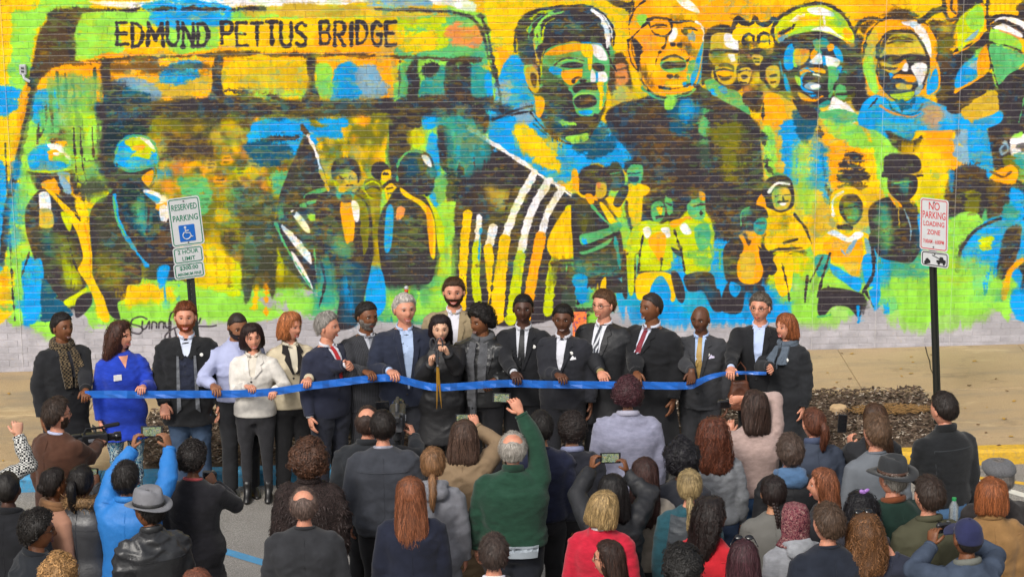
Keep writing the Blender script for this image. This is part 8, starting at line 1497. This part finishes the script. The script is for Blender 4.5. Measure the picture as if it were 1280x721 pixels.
crowd('woman with wavy auburn hair seen in profile facing left', 1030, 586, 1.66, 62, sex='f', skin='rosy', hair='shoulder', hc='7a4930', facevis=True, smile=1, head=(22, 0, 0), top_k='jacket', tc='26262b', off=.028)
p = crowd('person with loose black curls tied with a purple ribbon', 1077, 617, 1.60, 12, sex='f', skin='brown', hair='curly_long', hc='17151a', top_k='jacket', tc='34343c', off=.026)
e = MB(); e.ell((0, -.03, .150), (.030, .012, .018), 10, 6, R=Matrix.Rotation(.5, 3, 'Y')); e.ell((.03, -.03, .158), (.024, .010, .015), 10, 6, R=Matrix.Rotation(-.4, 3, 'Y')); p['fin'](e, 'hair_ribbon', surf('purple_satin', '9a6fb8', .4))
p = crowd('man with brown hair in a dark navy suit jacket near the bottom right', 1036, 632, 1.74, 14, skin='rosy', hair='short', hc='4a382b', hair_t=.020, head=(14, 0, 0), build=1.15, top_k='jacket', tc='1b212e', off=.028, collar=('ring', '1b212e'))
seam(p, lin_((0, 1.46), (0, .9)), w=.002)
p = crowd('woman with curly caramel hair and sunglasses pushed up on her head', 1082, 644, 1.64, 8, None, (1104, 689, -.05, (1, -.2, -.5), (-.6, .3, .6)), sex='f', skin='rosy', hair='curly_long', hc='6e4a2c', top_k='jacket', tc='2c3040', off=.028)
e = MB()
for q in (-1, 1): e.ell((q*.036, .035, .142), (.030, .010, .022), 12, 6, R=Matrix.Rotation(-.9, 3, 'X')); e.tube([(q*.066, .03, .138), (q*.098, -.03, .10), (q*.102, -.07, .07)], .004, 6)
e.tube([(-.01, .042, .147), (.01, .042, .147)], .004, 6); p['fin'](e, 'sunglasses', M_PHONE)
crowd('man with thick dark brown hair in an olive green field jacket', 1162, 598, 1.74, 18, skin='rosy', hair='short', hc='33261f', hair_t=.020, head=(10, 0, 0), build=1.12, top_k='jacket', tc='474634', tm='cotton', off=.032, collar=('fold', '474634', 'cotton'))
p = crowd('man in a navy baseball cap and faded denim jacket aiming a camera', 1210, 650, 1.72, 24, (1166, 668, -.34, (-1, -.2, -.5), (.2, .2, 1), (.9, .3, 0)), (1196, 662, -.36, (1, -.3, -.5), (-.5, .3, .8), (-.9, .3, 0)), skin='brown', hair='crop', hc='1d1816', hat='cap', hatc='22264a', build=1.15, top_k='jacket', tc='3f4a5c', tm='denim', off=.032, collar=('fold', '6a6c66', 'cotton'), head=(-6, 4, 0))
compact(1180, 659, p['base'].y+.38, 'black camera in the hands of the man in the navy cap', 20)
crowd('person in a grey tweed flat cap behind the auburn bob', 1250, 577, 1.70, 8, skin='rosy', hair='short', hc='6b6560', hat='flatcap', hatc='5c5c60', build=1.1, top_k='coat', tc='2e2a2a', tlen=.6, off=.032)
crowd('woman with a straight auburn bob in a camel coat at the right edge', 1240, 598, 1.68, 4, sex='f', build=1.15, skin='rosy', hair='bob', hc='8a4f2c', top_k='coat', tc='8f6c42', tlen=.6, off=.032, collar=('fold', '8f6c42'))
p = crowd('woman with dark red hair and sunglasses on top, pale blue collar, bottom edge', 930, 676, 1.62, -6, sex='f', skin='tan', hair='shoulder', hc='40242a', top_k='jacket', tc='2d3440', collar=('fold', '8a9ac8', 'cotton'))
e = MB()
for q in (-1, 1): e.ell((q*.036, .035, .140), (.030, .010, .022), 12, 6, R=Matrix.Rotation(-.9, 3, 'X')); e.tube([(q*.066, .03, .136), (q*.094, -.03, .10)], .004, 6)
p['fin'](e, 'sunglasses', M_PHONE)
# green capped water bottle
Yb = float(on_ground(1192, 590, 1.0)[1]); pb = on_y(1192, 640, float(on_ground(1162, 598, 1.74)[1])+.25); r_ = empty('water_bottle', tuple(pb)); tag(r_, 'clear plastic water bottle with a green cap beside the black fleece', 'bottle')
m_, t_, b_ = new_mat('clear_plastic'); b_.inputs['Base Color'].default_value = (.75, .82, .85, 1); b_.inputs['Roughness'].default_value = .12; b_.inputs['Transmission Weight'].default_value = .75; b_.inputs['IOR'].default_value = 1.2
MB().tube([(0, 0, -.11), (0, 0, -.10), (0, 0, -.02), (0, 0, .0), (0, 0, .04), (0, 0, .075), (0, 0, .09)], [.030, .034, .034, .031, .034, .018, .013], 16).obj('bottle_body', m_, r_, True); MB().tube([(0, 0, .088), (0, 0, .108)], [.016, .016], 14).obj('cap', surf('green_cap', '2f9a5a', .4), r_)
for s_ in list(bpy.data.scenes):
    if s_.name == 'tmp': bpy.data.scenes.remove(s_)

#print('TRIS', sum(sum(len(p.vertices)-2 for p in o.data.polygons) for o in bpy.data.objects if o.type=='MESH'))
